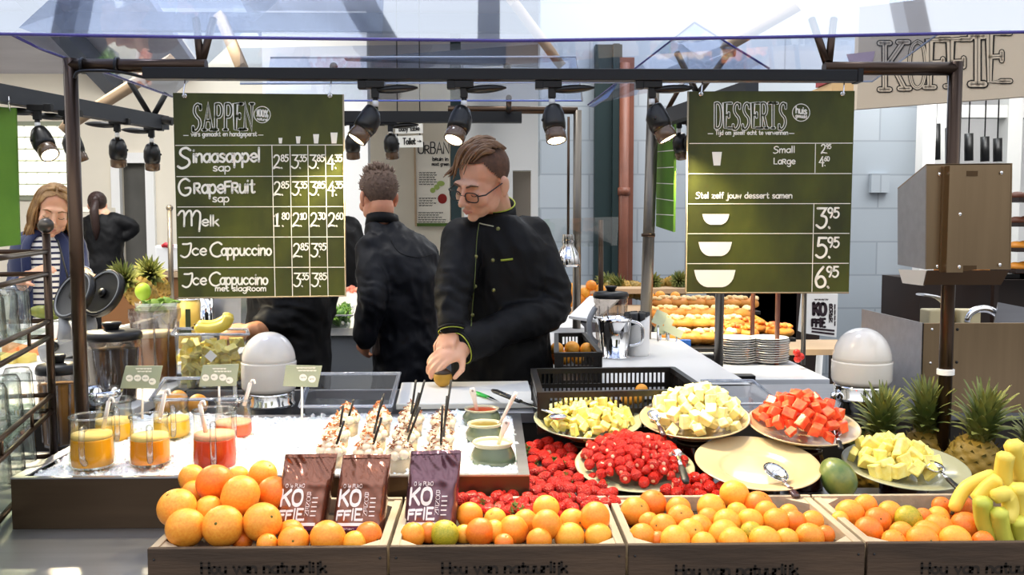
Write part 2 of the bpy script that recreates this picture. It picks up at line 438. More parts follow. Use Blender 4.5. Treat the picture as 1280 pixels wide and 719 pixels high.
# ------------------------------------------------------------------ setting: the hall
M_plaster = mat('cream_plaster', '#efe6d4', .8, var=.06, scale=2)
M_white = mat('white_paint', '#f4f3f0', .6)
M_floor = mat('polished_concrete', '#6d7076', .35, var=.25, scale=1.5)
M_ceil = mat('ceiling_boards', '#d9d6de', .8, var=.12, scale=1.2, stretch=(1, 6, 1))
M_beam = mat('painted_steel_beam', '#5b6270', .6)
M_tan = mat('tan_timber', '#c9ab88', .6, var=.2, scale=4)
M_teal = mat('dark_teal_paint', '#10282a', .5)
M_copper = mat('copper_paint', '#7c4a38', .45, var=.25, scale=5)
def block_mat():
    m = mat('grey_painted_blocks', '#a9b2ba', .75)
    nt = m.node_tree; b = nt.nodes['Principled BSDF']
    t = nt.nodes.new('ShaderNodeTexCoord'); mp = nt.nodes.new('ShaderNodeMapping'); mp.inputs['Rotation'].default_value = (radians(90), 0, 0)
    br = nt.nodes.new('ShaderNodeTexBrick'); br.inputs['Scale'].default_value = 1; br.inputs['Brick Width'].default_value = .78; br.inputs['Row Height'].default_value = .27
    br.inputs['Mortar Size'].default_value = .007; br.inputs['Color1'].default_value = lin('#aab3bb'); br.inputs['Color2'].default_value = lin('#a1abb4'); br.inputs['Mortar'].default_value = lin('#929ba3')
    nt.links.new(t.outputs['Object'], mp.inputs[0]); nt.links.new(mp.outputs[0], br.inputs[0]); nt.links.new(br.outputs[0], b.inputs['Base Color'])
    return m
M_block = block_mat()
def setting():
    m = MB().box((0, 6, -.05), (20, 16, .1)); struct('floor', m, M_floor)
    # cream back wall with a service door opening and a glass block window
    Yw = 11
    a = P(150, 203, Yw); b = P(188, 345, Yw); c = P(680, 200, Yw)
    m = MB()
    m.box(((-9 + a.x) / 2, Yw + .1, 2), (a.x + 9, .2, 4)); m.box(((a.x + b.x) / 2, Yw + .1, (a.z + 4) / 2), (b.x - a.x, .2, 4 - a.z)); m.box(((b.x + c.x + .3) / 2, Yw + .1, 2), (c.x + .3 - b.x, .2, 4))
    struct('wall_back', m, M_plaster)
    m = MB().box(((a.x + b.x) / 2, Yw + .12, a.z / 2), (b.x - a.x, .05, a.z)); struct('door_1', m, mat('grey_shutter', '#575550', .6, var=.2, scale=3))
    m = MB()
    for x in (a.x - .04, b.x + .04): m.box((x, Yw - .02, a.z / 2), (.1, .08, a.z))
    m.box(((a.x + b.x) / 2, Yw - .02, a.z + .05), (b.x - a.x + .18, .08, .12)); struct('trim_1', m, M_white)
    # glass block window
    g0 = P(20, 245, Yw - .05); g1 = P(86, 157, Yw - .05)
    m = MB(); n, k = 5, 6
    for i in range(n):
        for j in range(k):
            w = (g1.x - g0.x) / n; h = (g1.z - g0.z) / k
            m.box((g0.x + w * (i + .5), Yw - .03, g0.z + h * (j + .5)), (w * .9, .1, h * .9))
    w = struct('window_1', m, mat('glass_block', '#eef0e6', .15, emit='#fffbe8', estr=.55), bevel=.012)
    m = MB().box(((g0.x + g1.x) / 2, Yw, (g0.z + g1.z) / 2), (g1.x - g0.x + .1, .06, g1.z - g0.z + .1)); o = link('window_frame', m.mesh('window_frame', mat('window_putty', '#8f9380', .7)), w); o['kind'] = 'structure'
    # whiter partition left of the poster, and the white lobby right of it
    q = P(460, 200, 9.6); r = P(330, 200, 9.6)
    struct('wall_partition', MB().box(((q.x + r.x) / 2, 9.7, 2), (q.x - r.x, .2, 4)), M_white)
    q = P(580, 200, 10.4); r = P(676, 200, 10.4); d0 = P(641, 213, 10.4); d1 = P(664, 300, 10.4)
    m = MB(); m.box(((q.x + d0.x) / 2, 10.5, 1.9), (d0.x - q.x, .2, 3.8)); m.box(((r.x + d1.x) / 2, 10.5, 1.9), (r.x - d1.x, .2, 3.8)); m.box(((d0.x + d1.x) / 2, 10.5, (d0.z + 3.8) / 2), (d1.x - d0.x, .2, 3.8 - d0.z))
    struct('wall_lobby', m, M_white)
    struct('door_2', MB().box(((d0.x + d1.x) / 2 + .05, 10.7, d0.z / 2), (d1.x - d0.x + .3, .05, d0.z)), mat('taupe_door', '#b3a89a', .6))
    q = P(570, 200, 10)
    struct('column_1', MB().box((q.x, 10, 1.8), (.11, .14, 3.6)), M_teal)
    # grey block wall on the right, dark door and copper pipe in front of it
    Yg = 7.4
    a = P(675, 200, Yg); b = P(1153, 200, Yg)
    struct('wall_right', MB().box(((a.x + b.x) / 2, Yg + .15, 2.4), (b.x - a.x, .3, 4.8)), M_block)
    a = P(743, 200, Yg - .05); b = P(776, 200, Yg - .05)
    m = MB().box(((a.x + b.x) / 2, Yg - .04, 1.45), (b.x - a.x, .09, 2.9)); m.box((b.x - .05, Yg - .1, 1.45), (.05, .05, 2.9)); struct('door_3', m, M_teal)
    m = MB(); q = P(780, 200, Yg - .12)
    m.tube((q.x, Yg - .12, 0), (q.x, Yg - .12, 2.75), .04); m.tube((q.x, Yg - .12, 1.72), (q.x, Yg - .12, 1.78), .05); m.box((q.x + .02, Yg - .06, 1.4), (.12, .06, 2.8)); struct('trim_2', m, M_copper)
    a = P(1088, 217, Yg - .02); b = P(1110, 241, Yg - .02)
    struct('trim_3', MB().box(((a.x + b.x) / 2, Yg - .02, (a.z + b.z) / 2), (b.x - a.x, .05, a.z - b.z)), M_block)
    q = P(1156, 200, Yg - .1); struct('column_2', MB().box((q.x + .02, Yg, 1.5), (.1, .25, 3)), M_white)
    # bright room beyond, on the far right
    q = P(1160, 200, 10.5)
    m = MB().box((q.x + 3, 10.6, 2), (7, .2, 4)); struct('wall_far', m, M_white)
    m = MB()
    for px in (1168, 1262): p = P(px, 160, 9); m.box((p.x, 9, 2), (.14, .2, 4))
    p0 = P(1160, 140, 9); m.box((p0.x + 1.5, 9, p0.z), (4, .15, .12)); struct('trim_4', m, mat('pale_grey_steel', '#d8d8d4', .5))
    # left side wall
    struct('wall_left', MB().box((-9, 6, 2.6), (.2, 14, 5.2)), M_plaster)
    # pitched roof with skylight gaps
    zc = lambda Y: 3.15 + (11.3 - Y) * .30
    m = MB()
    for x0, x1 in ((-10, -3.4), (-2.5, 1.25), (1.95, 3.6), (4.3, 10)):
        m.slab([(x0, 5.2, zc(5.2)), (x1, 5.2, zc(5.2)), (x1, 11.3, zc(11.3)), (x0, 11.3, zc(11.3))], (0, 0, .08))
    struct('ceiling', m, M_ceil)
    for i, (x0, x1) in enumerate(((-3.4, -2.5), (1.25, 1.95), (3.6, 4.3))):
        m = MB().slab([(x0, 5.2, zc(5.2) + .1), (x1, 5.2, zc(5.2) + .1), (x1, 11.3, zc(11.3) + .1), (x0, 11.3, zc(11.3) + .1)], (0, 0, .02))
        struct('window_%d' % (i + 2), m, clear_mat('skylight_glass', '#f6fbff', .05))
    m = MB()
    for x in (-4.4, 2.6): m.box((x, 8.2, zc(8.2) - .16), (.18, 6.2, .2), Euler((-math.atan(.3), 0, 0)))
    for Y in (6.4, 8.0, 9.6): m.box((0, Y, zc(Y) - .12), (20, .12, .18))
    struct('beam_1', m, M_beam)
    m = MB()
    p, q = P(640, 60, 8.6), P(830, 90, 8.6)
    m.slab([P(430, 73, 9), P(715, 52, 9), P(830, 72, 9), P(830, 92, 9), P(640, 80, 9)], (0, .15, 0))
    m.box(P(697, 52, 8.8), (.36, .2, .36)); m.box(P(812, 68, 8.8), (.24, .2, .24)); struct('beam_2', m, M_beam)
    m = MB()
    for (x0, y0, x1, y1) in ((275, 20, 303, 86), (80, 160, 215, 75), (700, 80, 640, 0), (905, 60, 1000, 5)):
        m.path([P(x0, y0, 7.2), P(x1, y1, 6.6)], [.05, .05], 4)
    struct('beam_3', m, M_tan)
    # open steel roof trusses over the stall
    m = MB()
    for Y in (-.6, 1.2, 3.4, 5.1):
        z0, z1 = 5.1, 5.9
        m.tube((-8, Y, z0), (8, Y, z0), .05, seg=6); m.tube((-8, Y, z1), (8, Y, z1), .05, seg=6)
        for i in range(-8, 8): m.tube((i, Y, z0), (i + .5, Y, z1), .03, seg=5); m.tube((i + .5, Y, z1), (i + 1, Y, z0), .03, seg=5)
    for x in (-6, -3, 0, 3, 6): m.box((x, 2.2, 6), (.16, 7, .2))
    for k, (x, y, r) in enumerate(((-2.6, .8, 2.2), (-.6, 1.6, 1.9), (1.4, 1.0, 2.4), (3.2, 2.4, 2.0), (.4, 3.2, 2.6))):
        m.path([(x + r * cos(a) * (.8 if k % 2 else .55), y + r * .55 * cos(a) * (1 if k % 2 else -1), 4.0 + r * .8 * sin(a)) for a in [pi * i / 16 for i in range(17)]], .10, 8)  # unseen curved tubes added to show as bent reflections in the canopy
    struct('beam_4', m, mat('pale_truss', '#b9c0cc', .5))
setting()

# ------------------------------------------------------------------ counters of the stall
M_steel = mat('brushed_steel', '#a4a5ab', .34, .88, var=.12, scale=3, stretch=(1, 14, 14), bump=.03, bscale=60)
M_steel_warm = mat('warm_brushed_steel', '#9a8468', .34, 1, var=.12, scale=3, stretch=(14, 1, 1), bump=.03, bscale=50)
M_traysteel = mat('shaded_brown_steel', '#524334', .36, .85, var=.15, scale=4, stretch=(1, 14, 14))  # steel darkened to brown in colour for the tray front's dim reflections
M_chrome = mat('polished_chrome', '#e4e4e4', .06, 1)
M_dark = mat('black_plastic', '#131212', .4)
M_blackmetal = mat('black_metal', '#151515', .38)
M_brown = mat('brown_steel_tube', '#4a3a2e', .28, .8)
M_body = mat('counter_cladding', '#2d2823', .6)
def counters():
    t = thing('serving_counter', 'long steel-topped serving counter carrying the fruit crates and ice tray', 'counter', (0, 1.8, 0))
    part('counter_top', MB().box((-.55, 1.83, ZC - .015), (2.7, 1.2, .03)).box((1.6, 1.64, ZC - .015), (1.6, .82, .03)), M_steel, t, .002); part('lower_shelf', MB().box((1.6, 2.24, .815), (1.58, .38, .02)), M_dark, t)
    part('counter_body', MB().box((-.55, 1.86, (ZC - .03) / 2), (2.6, 1.1, ZC - .03)).box((1.6, 1.66, (ZC - .03) / 2), (1.55, .72, ZC - .03)).box((1.6, 2.2, .40), (1.5, .34, .80)), M_body, t)
    t = thing('worktop_counter', 'raised worktop behind the ice tray with the cutting board on it', 'counter', (0, 2.72, 0))
    part('worktop', MB().box((.715, 2.645, ZW - .015), (1.87, .41, .03)), M_steel, t, .003); part('well_deck', MB().box((-.585, 2.645, ZW - .115), (.72, .41, .03)), M_dark, t, .003); part('well_back', MB().box((-.585, 2.842, ZW - .055), (.72, .016, .09)), M_steel, t, .002)
    part('counter_body', MB().box((.35, 2.63, (ZW - .14) / 2), (2.5, .36, ZW - .14)).box((.72, 2.63, ZW - .085), (1.8, .36, .11)), M_body, t)
    t = thing('side_counter', 'left side counter with the blenders standing on it', 'counter', (-1.45, 3.5, 0))
    part('worktop', MB().box((-1.42, 3.56, ZW - .015), (.88, 2.1, .03)), M_white, t, .003)
    part('counter_body', MB().box((-1.42, 3.56, (ZW - .03) / 2), (.8, 2.0, ZW - .03)), M_body, t)
    t = thing('back_counter', 'rear counter behind the chefs with the salad tub', 'counter', (-.5, 4.75, 0))
    part('worktop', MB().box((-.25, 4.75, ZW - .02), (1.4, .6, .04)), M_white, t, .003)
    part('counter_body', MB().box((-.25, 4.75, (ZW - .04) / 2), (1.34, .54, ZW - .04)), mat('grey_panel', '#8d9298', .6), t)
    t = thing('right_worktop', 'pale worktop on the right carrying the pitcher and white crock', 'counter', (.5, 3.5, 0))
    part('worktop', MB().box((.515, 3.53, ZW - .015), (.60, 1.42, .03)), mat('pale_worktop', '#d9d8d6', .4), t, .003)
    part('counter_body', MB().box((.52, 3.55, (ZW - .03) / 2), (.52, 1.34, ZW - .03)), M_body, t)
counters()

# ------------------------------------------------------------------ stall frame, rails, canopy
def frame():
    t = thing('stall_gantry', 'brown tubular steel gantry with a post at each side of the counter', 'frame', (0, YB, ZC))
    l0, l1 = P(88, 82, YB), P(258, 82, YB)
    r0, r1 = P(1196, 77, YB), P(1030, 79, YB)
    lx, rx = P(92, 200, YB).x, P(1189, 250, YB).x
    zt = l0.z
    part('post', MB().tube((lx, YB, ZC), (lx, YB, zt + .016), .016), M_brown, t)
    part('post', MB().tube((rx, YB, .825), (rx, YB, zt + .016), .016), M_brown, t)
    part('top_pipe', MB().tube((lx, YB, zt), (l1.x, YB, zt), .016), M_brown, t)
    part('top_pipe', MB().tube((r1.x, YB, zt), (rx, YB, zt), .016), M_brown, t)
    for px in (104, 147): p = P(px, 82, YB); part('clamp', MB().tube((p.x - .004, YB, zt), (p.x + .004, YB, zt), .0195), M_dark, t)
    m = MB().path(smooth_line([P(93, 98, YB - .02), P(98, 90, YB - .02), P(120, 88.5, YB - .02), P(150, 90, YB - .01), P(181, 97, YB)]), .004, 6); part('power_cable', m, M_dark, t)
    # V struts up to the canopy
    for a, b in (((251, 80), (240, 20)), ((252, 80), (262, 20)), ((1036, 78), (1048, 20)), ((1033, 78), (1020, 20))):
        p = P(*a, YB); q = P(*b, YB + .02)
        part('strut', MB().tube(p, (q.x, YB + .05, q.z), .009), M_brown, t)
    m = MB()
    for i in range(5): m.path([Vector((rx + .0185 * cos(2 * pi * k / 14), YB + .0185 * sin(2 * pi * k / 14), P(1190, 462 + i * 1.4, YB).z)) for k in range(14)], .0022, 5, closed=True)
    part('string_tie', m, M_white, t)
    p = P(640, 94, YB); a = P(181, 95, YB); b = P(1072, 93, YB)
    t = thing('lighting_rail', 'black lighting rail across the front carrying four spotlights', 'rail', (p.x, YB, p.z))
    part('track', MB().box(((a.x + b.x) / 2, YB, p.z), (b.x - a.x, .036, .027)), M_blackmetal, t, .002)
    part('end_cap', MB().box((b.x, YB, p.z), (.012, .04, .031)), M_dark, t)
    # left rail, with its V bracket
    t = thing('lighting_rail', 'black lighting rail running back along the left side of the stall', 'rail', P(100, 140, 3.5))
    a, b = P(-60, 106, 3.0), P(205, 154, 4.15)
    m = MB(); d = (b - a).normalized(); n = d.cross(Vector((0, 0, 1))).normalized()
    m.hexa([a - n * .025 - V(0, 0, .03), a + n * .025 - V(0, 0, .03), b + n * .025 - V(0, 0, .03), b - n * .025 - V(0, 0, .03), a - n * .025 + V(0, 0, .03), a + n * .025 + V(0, 0, .03), b + n * .025 + V(0, 0, .03), b - n * .025 + V(0, 0, .03)])
    part('track', m, mat('charcoal_track', '#33363b', .45), t)
    m = MB().tube(P(190, 148, 4.1), P(162, 102, 4.0), .012); m.tube(P(190, 148, 4.1), P(208, 116, 4.1), .012); m.ball(P(190, 147, 4.1), .02)
    m.tube(P(190, 148, 4.1), P(216, 152, 4.1), .018); part('bracket', m, M_blackmetal, t)
    # back rail and back frame
    t = thing('lighting_rail', 'black lighting rail at the back of the stall behind the chefs', 'rail', P(530, 146, 4.3))
    a, b = P(330, 146, 4.3), P(652, 147, 4.3)
    part('track', MB().box((a + b) / 2, (b.x - a.x, .05, .05)), M_blackmetal, t)
    t = thing('rear_gantry', 'thin steel post and pipe at the back right of the stall', 'frame', P(722, 430, 4.4))
    a, b = P(560, 137, 4.4), P(722, 138, 4.4)
    part('top_pipe', MB().tube(a, b, .018), M_brown, t)
    part('post', MB().tube((b.x, b.y, ZW), b, .02), mat('grey_steel_tube', '#7a746c', .35, .8), t)
    t = thing('stall_post', 'tall grey-brown steel post beside the copper pipe', 'post', P(806, 440, 4.0))
    part('post', MB().tube(P(806, 440, 4.0), P(817, 110, 4.0), .026), mat('grey_steel_tube', '#7a746c', .35, .8), t)
    part('collar', MB().tube(P(810.3, 296, 4.0), P(810.4, 292, 4.0), .031), M_brown, t)
    t = thing('lighting_rail', 'short grey lighting rail at the right above the tall bench board', 'rail', P(850, 140, 4.0))
    a, b = P(818, 152, 4.0), P(940, 112, 3.2)
    m = MB(); d = (b - a).normalized(); n = d.cross(Vector((0, 0, 1))).normalized()
    m.hexa([a - n * .025 - V(0, 0, .03), a + n * .025 - V(0, 0, .03), b + n * .025 - V(0, 0, .03), b - n * .025 - V(0, 0, .03), a - n * .025 + V(0, 0, .03), a + n * .025 + V(0, 0, .03), b + n * .025 + V(0, 0, .03), b - n * .025 + V(0, 0, .03)])
    part('track', m, mat('charcoal_track', '#33363b', .45), t)
    m = MB().tube(P(830, 145, 3.95), P(815, 118, 3.9), .01); m.tube(P(830, 145, 3.95), P(855, 100, 3.9), .01); part('bracket', m, M_brown, t)
    # canopy of clear sheets
    M_sheet = clear_mat('clear_canopy_sheet', '#d9e2f6', .07, .03, .06, '#cfdaf2')
    M_edge = mat('violet_sheet_edge', '#4b459a', .2, trans=.2)
    M_pale = mat('pale_sheet_edge', '#dfe9fb', .2, trans=.3)
    def sheet(label, q, th, edges, em=M_edge, er=.004):
        c = sum(q, Vector()) / len(q)
        t = thing('canopy_sheet', label, 'canopy', q[0])
        n = (q[1] - q[0]).cross(q[-1] - q[0]).normalized() * th
        part('sheet', MB().add(q, [tuple(range(len(q)))], 0, False), M_sheet, t)
        for i, j in edges: part('edge', MB().path([q[i], q[j]] if isinstance(i, int) else [q[k] for k in i], er, 5), em, t)
        return t
    up = Vector((0, .85, .56)) * 1.0
    fe = [P(-160, 38.5, 1.95), P(0, 42.5, 1.95), P(240, 46.5, 1.95), P(640, 51, 1.95), P(960, 46.5, 1.95), P(1280, 40, 1.95), P(1440, 36, 1.95)]
    t = thing('canopy_sheet', 'large clear front canopy sheet with a violet lower edge spanning the stall', 'canopy', fe[3])
    m = MB(); n = len(fe); m.add(fe + [p + up for p in fe], [(i, i + 1, n + i + 1, n + i) for i in range(n - 1)], 0, False); part('sheet', m, M_sheet, t)
    part('edge', MB().path(fe, .0036, 6), M_edge, t)
    a, b, c0 = P(14, 43, 1.98), P(50, 61, 2.1), P(215, 121, 3.0)
    t = thing('canopy_sheet', 'clear side canopy sheet sloping up from a violet edge above the left rail', 'canopy', a)
    part('sheet', MB().add([a, b, c0, c0 + V(.7, 0, .62), a + V(.7, 0, .62)], [(0, 1, 2, 3, 4)], 0, False), M_sheet, t)
    part('edge', MB().path([a, b, c0], .0034, 6), M_edge, t)
    q = [P(330, 126, 3.9), P(728, 126, 3.9), P(720, 71, 3.6), P(338, 72, 3.6)]
    t = sheet('clear back canopy sheet with small fixing bolts behind the front rail', q, .01, [(0, 1)], mat('blue_sheet_edge', '#6f7fd0', .2))
    part('edge', MB().path([q[3], q[2], q[1]], .004, 5), M_pale, t)
    part('support_rod', MB().tube(P(636, 122, 3.9), P(636, 140, 4.3), .012), M_brown, t)
    for px in (417, 634): p = P(px, 83, 3.66); part('fixing_bolt', MB().ball(p, .016, 10, 6), M_dark, t)
    q = [P(300, 105, 2.9), P(1090, 102, 2.9), P(1172, 43, 2.5), P(300, 60, 2.5)]
    sheet('clear canopy sheet with a pale edge just behind the front rail', q, .01, [(0, 1), (1, 2)], M_pale, .0028)
    q = [P(735, 131, 4.3), P(868, 28, 3.3), P(962, 86, 3.3)]
    t = sheet('clear triangular canopy sheet with violet edges at the back right', q, .01, [(0, 1), (1, 2)], M_edge, .004)
    part('edge_band', MB().slab([P(736, 133, 4.25), P(770, 108, 4.0), P(760, 122, 4.0), P(742, 134, 4.2)], (0, .02, 0)), mat('blue_sheet_band', '#51689c', .2), t)
    for a, b in (((843, 100), (860, 65)), ((858, 86), (840, 60)), ((880, 96), (912, 64))):
        pass
    m = MB(); p, q = P(872, 118, 3.6), P(912, 65, 3.4)
    m.tube(p, q, .012); m.tube(P(846, 66, 3.5), p, .012); m.tube(q - V(.02, 0, 0), q + V(.02, 0, 0), .018)
    solo('canopy_strut', m, mat('grey_steel_tube', '#7a746c', .35, .8), 'grey V-shaped canopy strut above the right menu board', 'strut')
frame()

# ------------------------------------------------------------------ spotlights
M_head = mat('black_lamp_housing', '#141312', .3)
M_ring = mat('brown_lamp_ring', '#5a4430', .25, coat=.5)
M_lens = mat('lit_lamp_lens', '#fff2cf', .3, emit='#ffe9b8', estr=9)
def spotlight(px, py, Y, aim, label, watt, adapter=(1, 1), size=1.0, drop=None, hw=1.0, lit=True, rail_y=None, paddle=1, lens=None):
    """px, py: top of the stem at the rail; aim: direction the lens looks; drop: stem length"""
    top = P(px, py, Y); s = size
    t = thing('track_spotlight', label, 'spotlight', top)
    m = MB().box(top + V(0, 0, -.008 * s), (.045 * s, .03, .016 * s))
    m.box(top + V(-.03 * s * paddle, 0, -.008 * s), (.02 * s, .026, .02 * s)); m.box(top + V(0, 0, -.024 * s), (.018 * s, .016 * s, .03 * s))
    part('track_adapter', m, M_head, t, .002)
    # ballast: a long flattened leaf shape lying along the rail
    rings = []
    for i in range(9):
        u = i / 8; w = sin(pi * min(1, .12 + u * .86)) ** .55
        rings.append([top + V((.005 + u * .095) * s * paddle, .016 * s * w * cos(2 * pi * j / 12), -.014 * s + .010 * s * w * sin(2 * pi * j / 12) - .006 * s * (1 - u)) for j in range(12)])
    part('ballast', MB().loft(rings), M_head, t)
    L = drop or .055
    part('stem', MB().tube(top + V(0, 0, -.03 * s), top + V(0, 0, -L), .0065 * s), M_head, t)
    part('stem_sleeve', MB().tube(top + V(0, 0, -L * .62), top + V(0, 0, -L * .82), .0072 * s), M_white, t)
    aim = Vector(aim).normalized(); piv = top + V(0, 0, -L)
    R = aim.to_track_quat('Z', 'Y').to_matrix()
    # housing: slanted wedge that carries the lamp barrel
    c = piv + aim * .028 * s
    rings = []
    for z, r, sh in ((-.034, .012, .010), (-.030, .019, .008), (-.012, .0265, .002), (.012, .0275, 0), (.026, .025, 0)):
        rings.append([c + R @ V((r * cos(2 * pi * j / 20)) * s, (r * sin(2 * pi * j / 20) + sh) * s, z * s) for j in range(20)])
    part('housing', MB().loft(rings), M_head, t)
    b = part('barrel', MB().lathe([(.0225, .0), (.0235, .004), (.0225, .007), (.0245, .010), (.0245, .028), (.022, .030), (.020, .026), (.0, .026)], c + R @ V(0, 0, .024 * s), 24, rot=R @ Matrix.Scale(s, 3)), M_ring, t)
    part('lens', MB().lathe([(.0, .0275), (.0205, .0275), (.019, .024)], c + R @ V(0, 0, .024 * s), 20, caps=False, rot=R @ Matrix.Scale(s, 3)), M_lens, t)
    part('aim_screw', MB().ball(c + R @ V(-.027 * s, 0, .0), .004 * s, 8, 6), M_dark, t)
    if watt:
        ld = bpy.data.lights.new('lamp_light', 'SPOT'); ld.energy = watt; ld.color = (1, .83, .52); ld.spot_size = radians(78); ld.spot_blend = .7; ld.shadow_soft_size = .03
        lo = bpy.data.objects.new('lamp_light', ld); COL.objects.link(lo); lo.parent = t
        lo.location = (c + aim * .062 * s) - top; lo.rotation_euler = aim.to_track_quat('-Z', 'Y').to_euler()
    return t
F_Y = YB
spotlight(469, 102, F_Y, (-.5, -.22, -.75), 'front spotlight beside the right edge of the juice menu, aimed down left', SPOT_W * .62, drop=.072)
spotlight(580, 102, F_Y, (-.28, -.42, -.8), 'lit front spotlight just above the bespectacled chef\'s hair', SPOT_W * 1.0, drop=.072)
spotlight(690, 102, F_Y, (.10, -.30, -.8), 'front spotlight third along the rail, pointing nearly straight down', SPOT_W * 1.0, drop=.066)
spotlight(815, 102, F_Y, (.42, -.18, -.8), 'front spotlight beside the left edge of the desserts menu', SPOT_W * .7, drop=.066)
spotlight(46, 131, 3.3, (.62, -.45, -.8), 'spotlight with a glowing brown ring nearest on the left rail', SPOT_W * 2.2, size=1.35, drop=.10, paddle=-1)
spotlight(84, 138, 3.45, (.3, .2, -.9), 'spotlight on the left rail half hidden by the brown post', SPOT_W * .4, size=1.3, drop=.09, paddle=-1)
spotlight(146, 149, 3.85, (-.1, .3, -.9), 'dark spotlight on the left rail over the back kitchen', SPOT_W * .4, size=1.3, drop=.09, paddle=-1)
spotlight(189, 157, 4.1, (-.1, .3, -.9), 'dark spotlight at the far end of the left rail', SPOT_W * .4, size=1.3, drop=.09, paddle=-1)
spotlight(440, 151, 4.3, (0, .25, -.9), 'back rail spotlight hanging beside the juice menu', SPOT_W * .4, size=1.3, drop=.07)
spotlight(488, 151, 4.3, (.05, .25, -.9), 'back rail spotlight hanging behind the toilet sign', SPOT_W * .4, size=1.3, drop=.07)
spotlight(849, 146, 3.85, (.25, .35, -.9), 'small dark spotlight on the short right rail', SPOT_W * 1.0, size=1.2, drop=.08)
spotlight(861, 143, 3.8, (.45, .25, -.9), 'small dark spotlight tucked behind the desserts menu edge', SPOT_W * 1.0, size=1.2, drop=.09)
# ------------------------------------------------------------------ menu boards, banners, posters
def board_mat(name, a, b):
    return mat(name, a, .55, col2=b, scale=5, bump=.05, bscale=30, stretch=(1.6, 1, .8))
M_board = board_mat('olive_chalkboard', '#4a500e', '#272c06')
M_chalk = mat('white_paint_marker', '#f3f0e4', .7)
M_ink = mat('board_green_infill', '#2e340a', .6)
M_wood_edge = mat('board_edge', '#b9a98a', .6)
def price(mb, s, x, y, cap, to3, hw=.6):
    """4.60 written as a big 4, a dot and a raised 60"""
    write(mb, s[0], x, y, cap, to3, hw=hw)
    ribbon(mb, [Vector((x + cap * .62, y - cap * .02, 0)), Vector((x + cap * .66, y + cap * .03, 0))], cap * .055, to3)
    write(mb, s[2:], x + cap * .58, y - cap * .52, cap * .5, to3, hw=hw * 1.5, gap=1.2)
def hook(p, q, t):
    m = MB().path(smooth_line([p + V(0, 0, .014), p + V(.004, 0, .004), q + V(.0, -.006, .006), q + V(0, -.006, -.004), q + V(.002, .001, -.006)]), .0016, 6)
    m.lathe([(.003, -.001), (.006, -.001), (.006, .001), (.003, .001)], q, 12, rot=Matrix.Rotation(pi / 2, 3, 'X')); part('hook', m, M_chrome, t)
def circle_line(mb, c, r, hw, to3):
    pts = [Vector((c[0] + r * cos(2 * pi * k / 32), c[1] + r * sin(2 * pi * k / 32), 0)) for k in range(33)]; ribbon(mb, pts, hw, to3)
def poly(mb, pts, to3): mb.add([to3(Vector((x, y, 0))) for x, y in pts], [tuple(range(len(pts)))], 0, False)
def cup_icon(mb, x, y0, y1, w, to3): poly(mb, [(x - w / 2, y0), (x + w / 2, y0), (x + w * .34, y1), (x - w * .34, y1)], to3)
def bowl_icon(mb, x0, x1, y0, y1, to3):
    c = (x0 + x1) / 2; r = (x1 - x0) / 2
    poly(mb, [(c + r * cos(pi * k / 16) * (1 if k in (0, 16) else .96), y0 + (y1 - y0) * min(1, 1.12 * sin(pi * k / 16)) ** .8) for k in range(17)], to3)
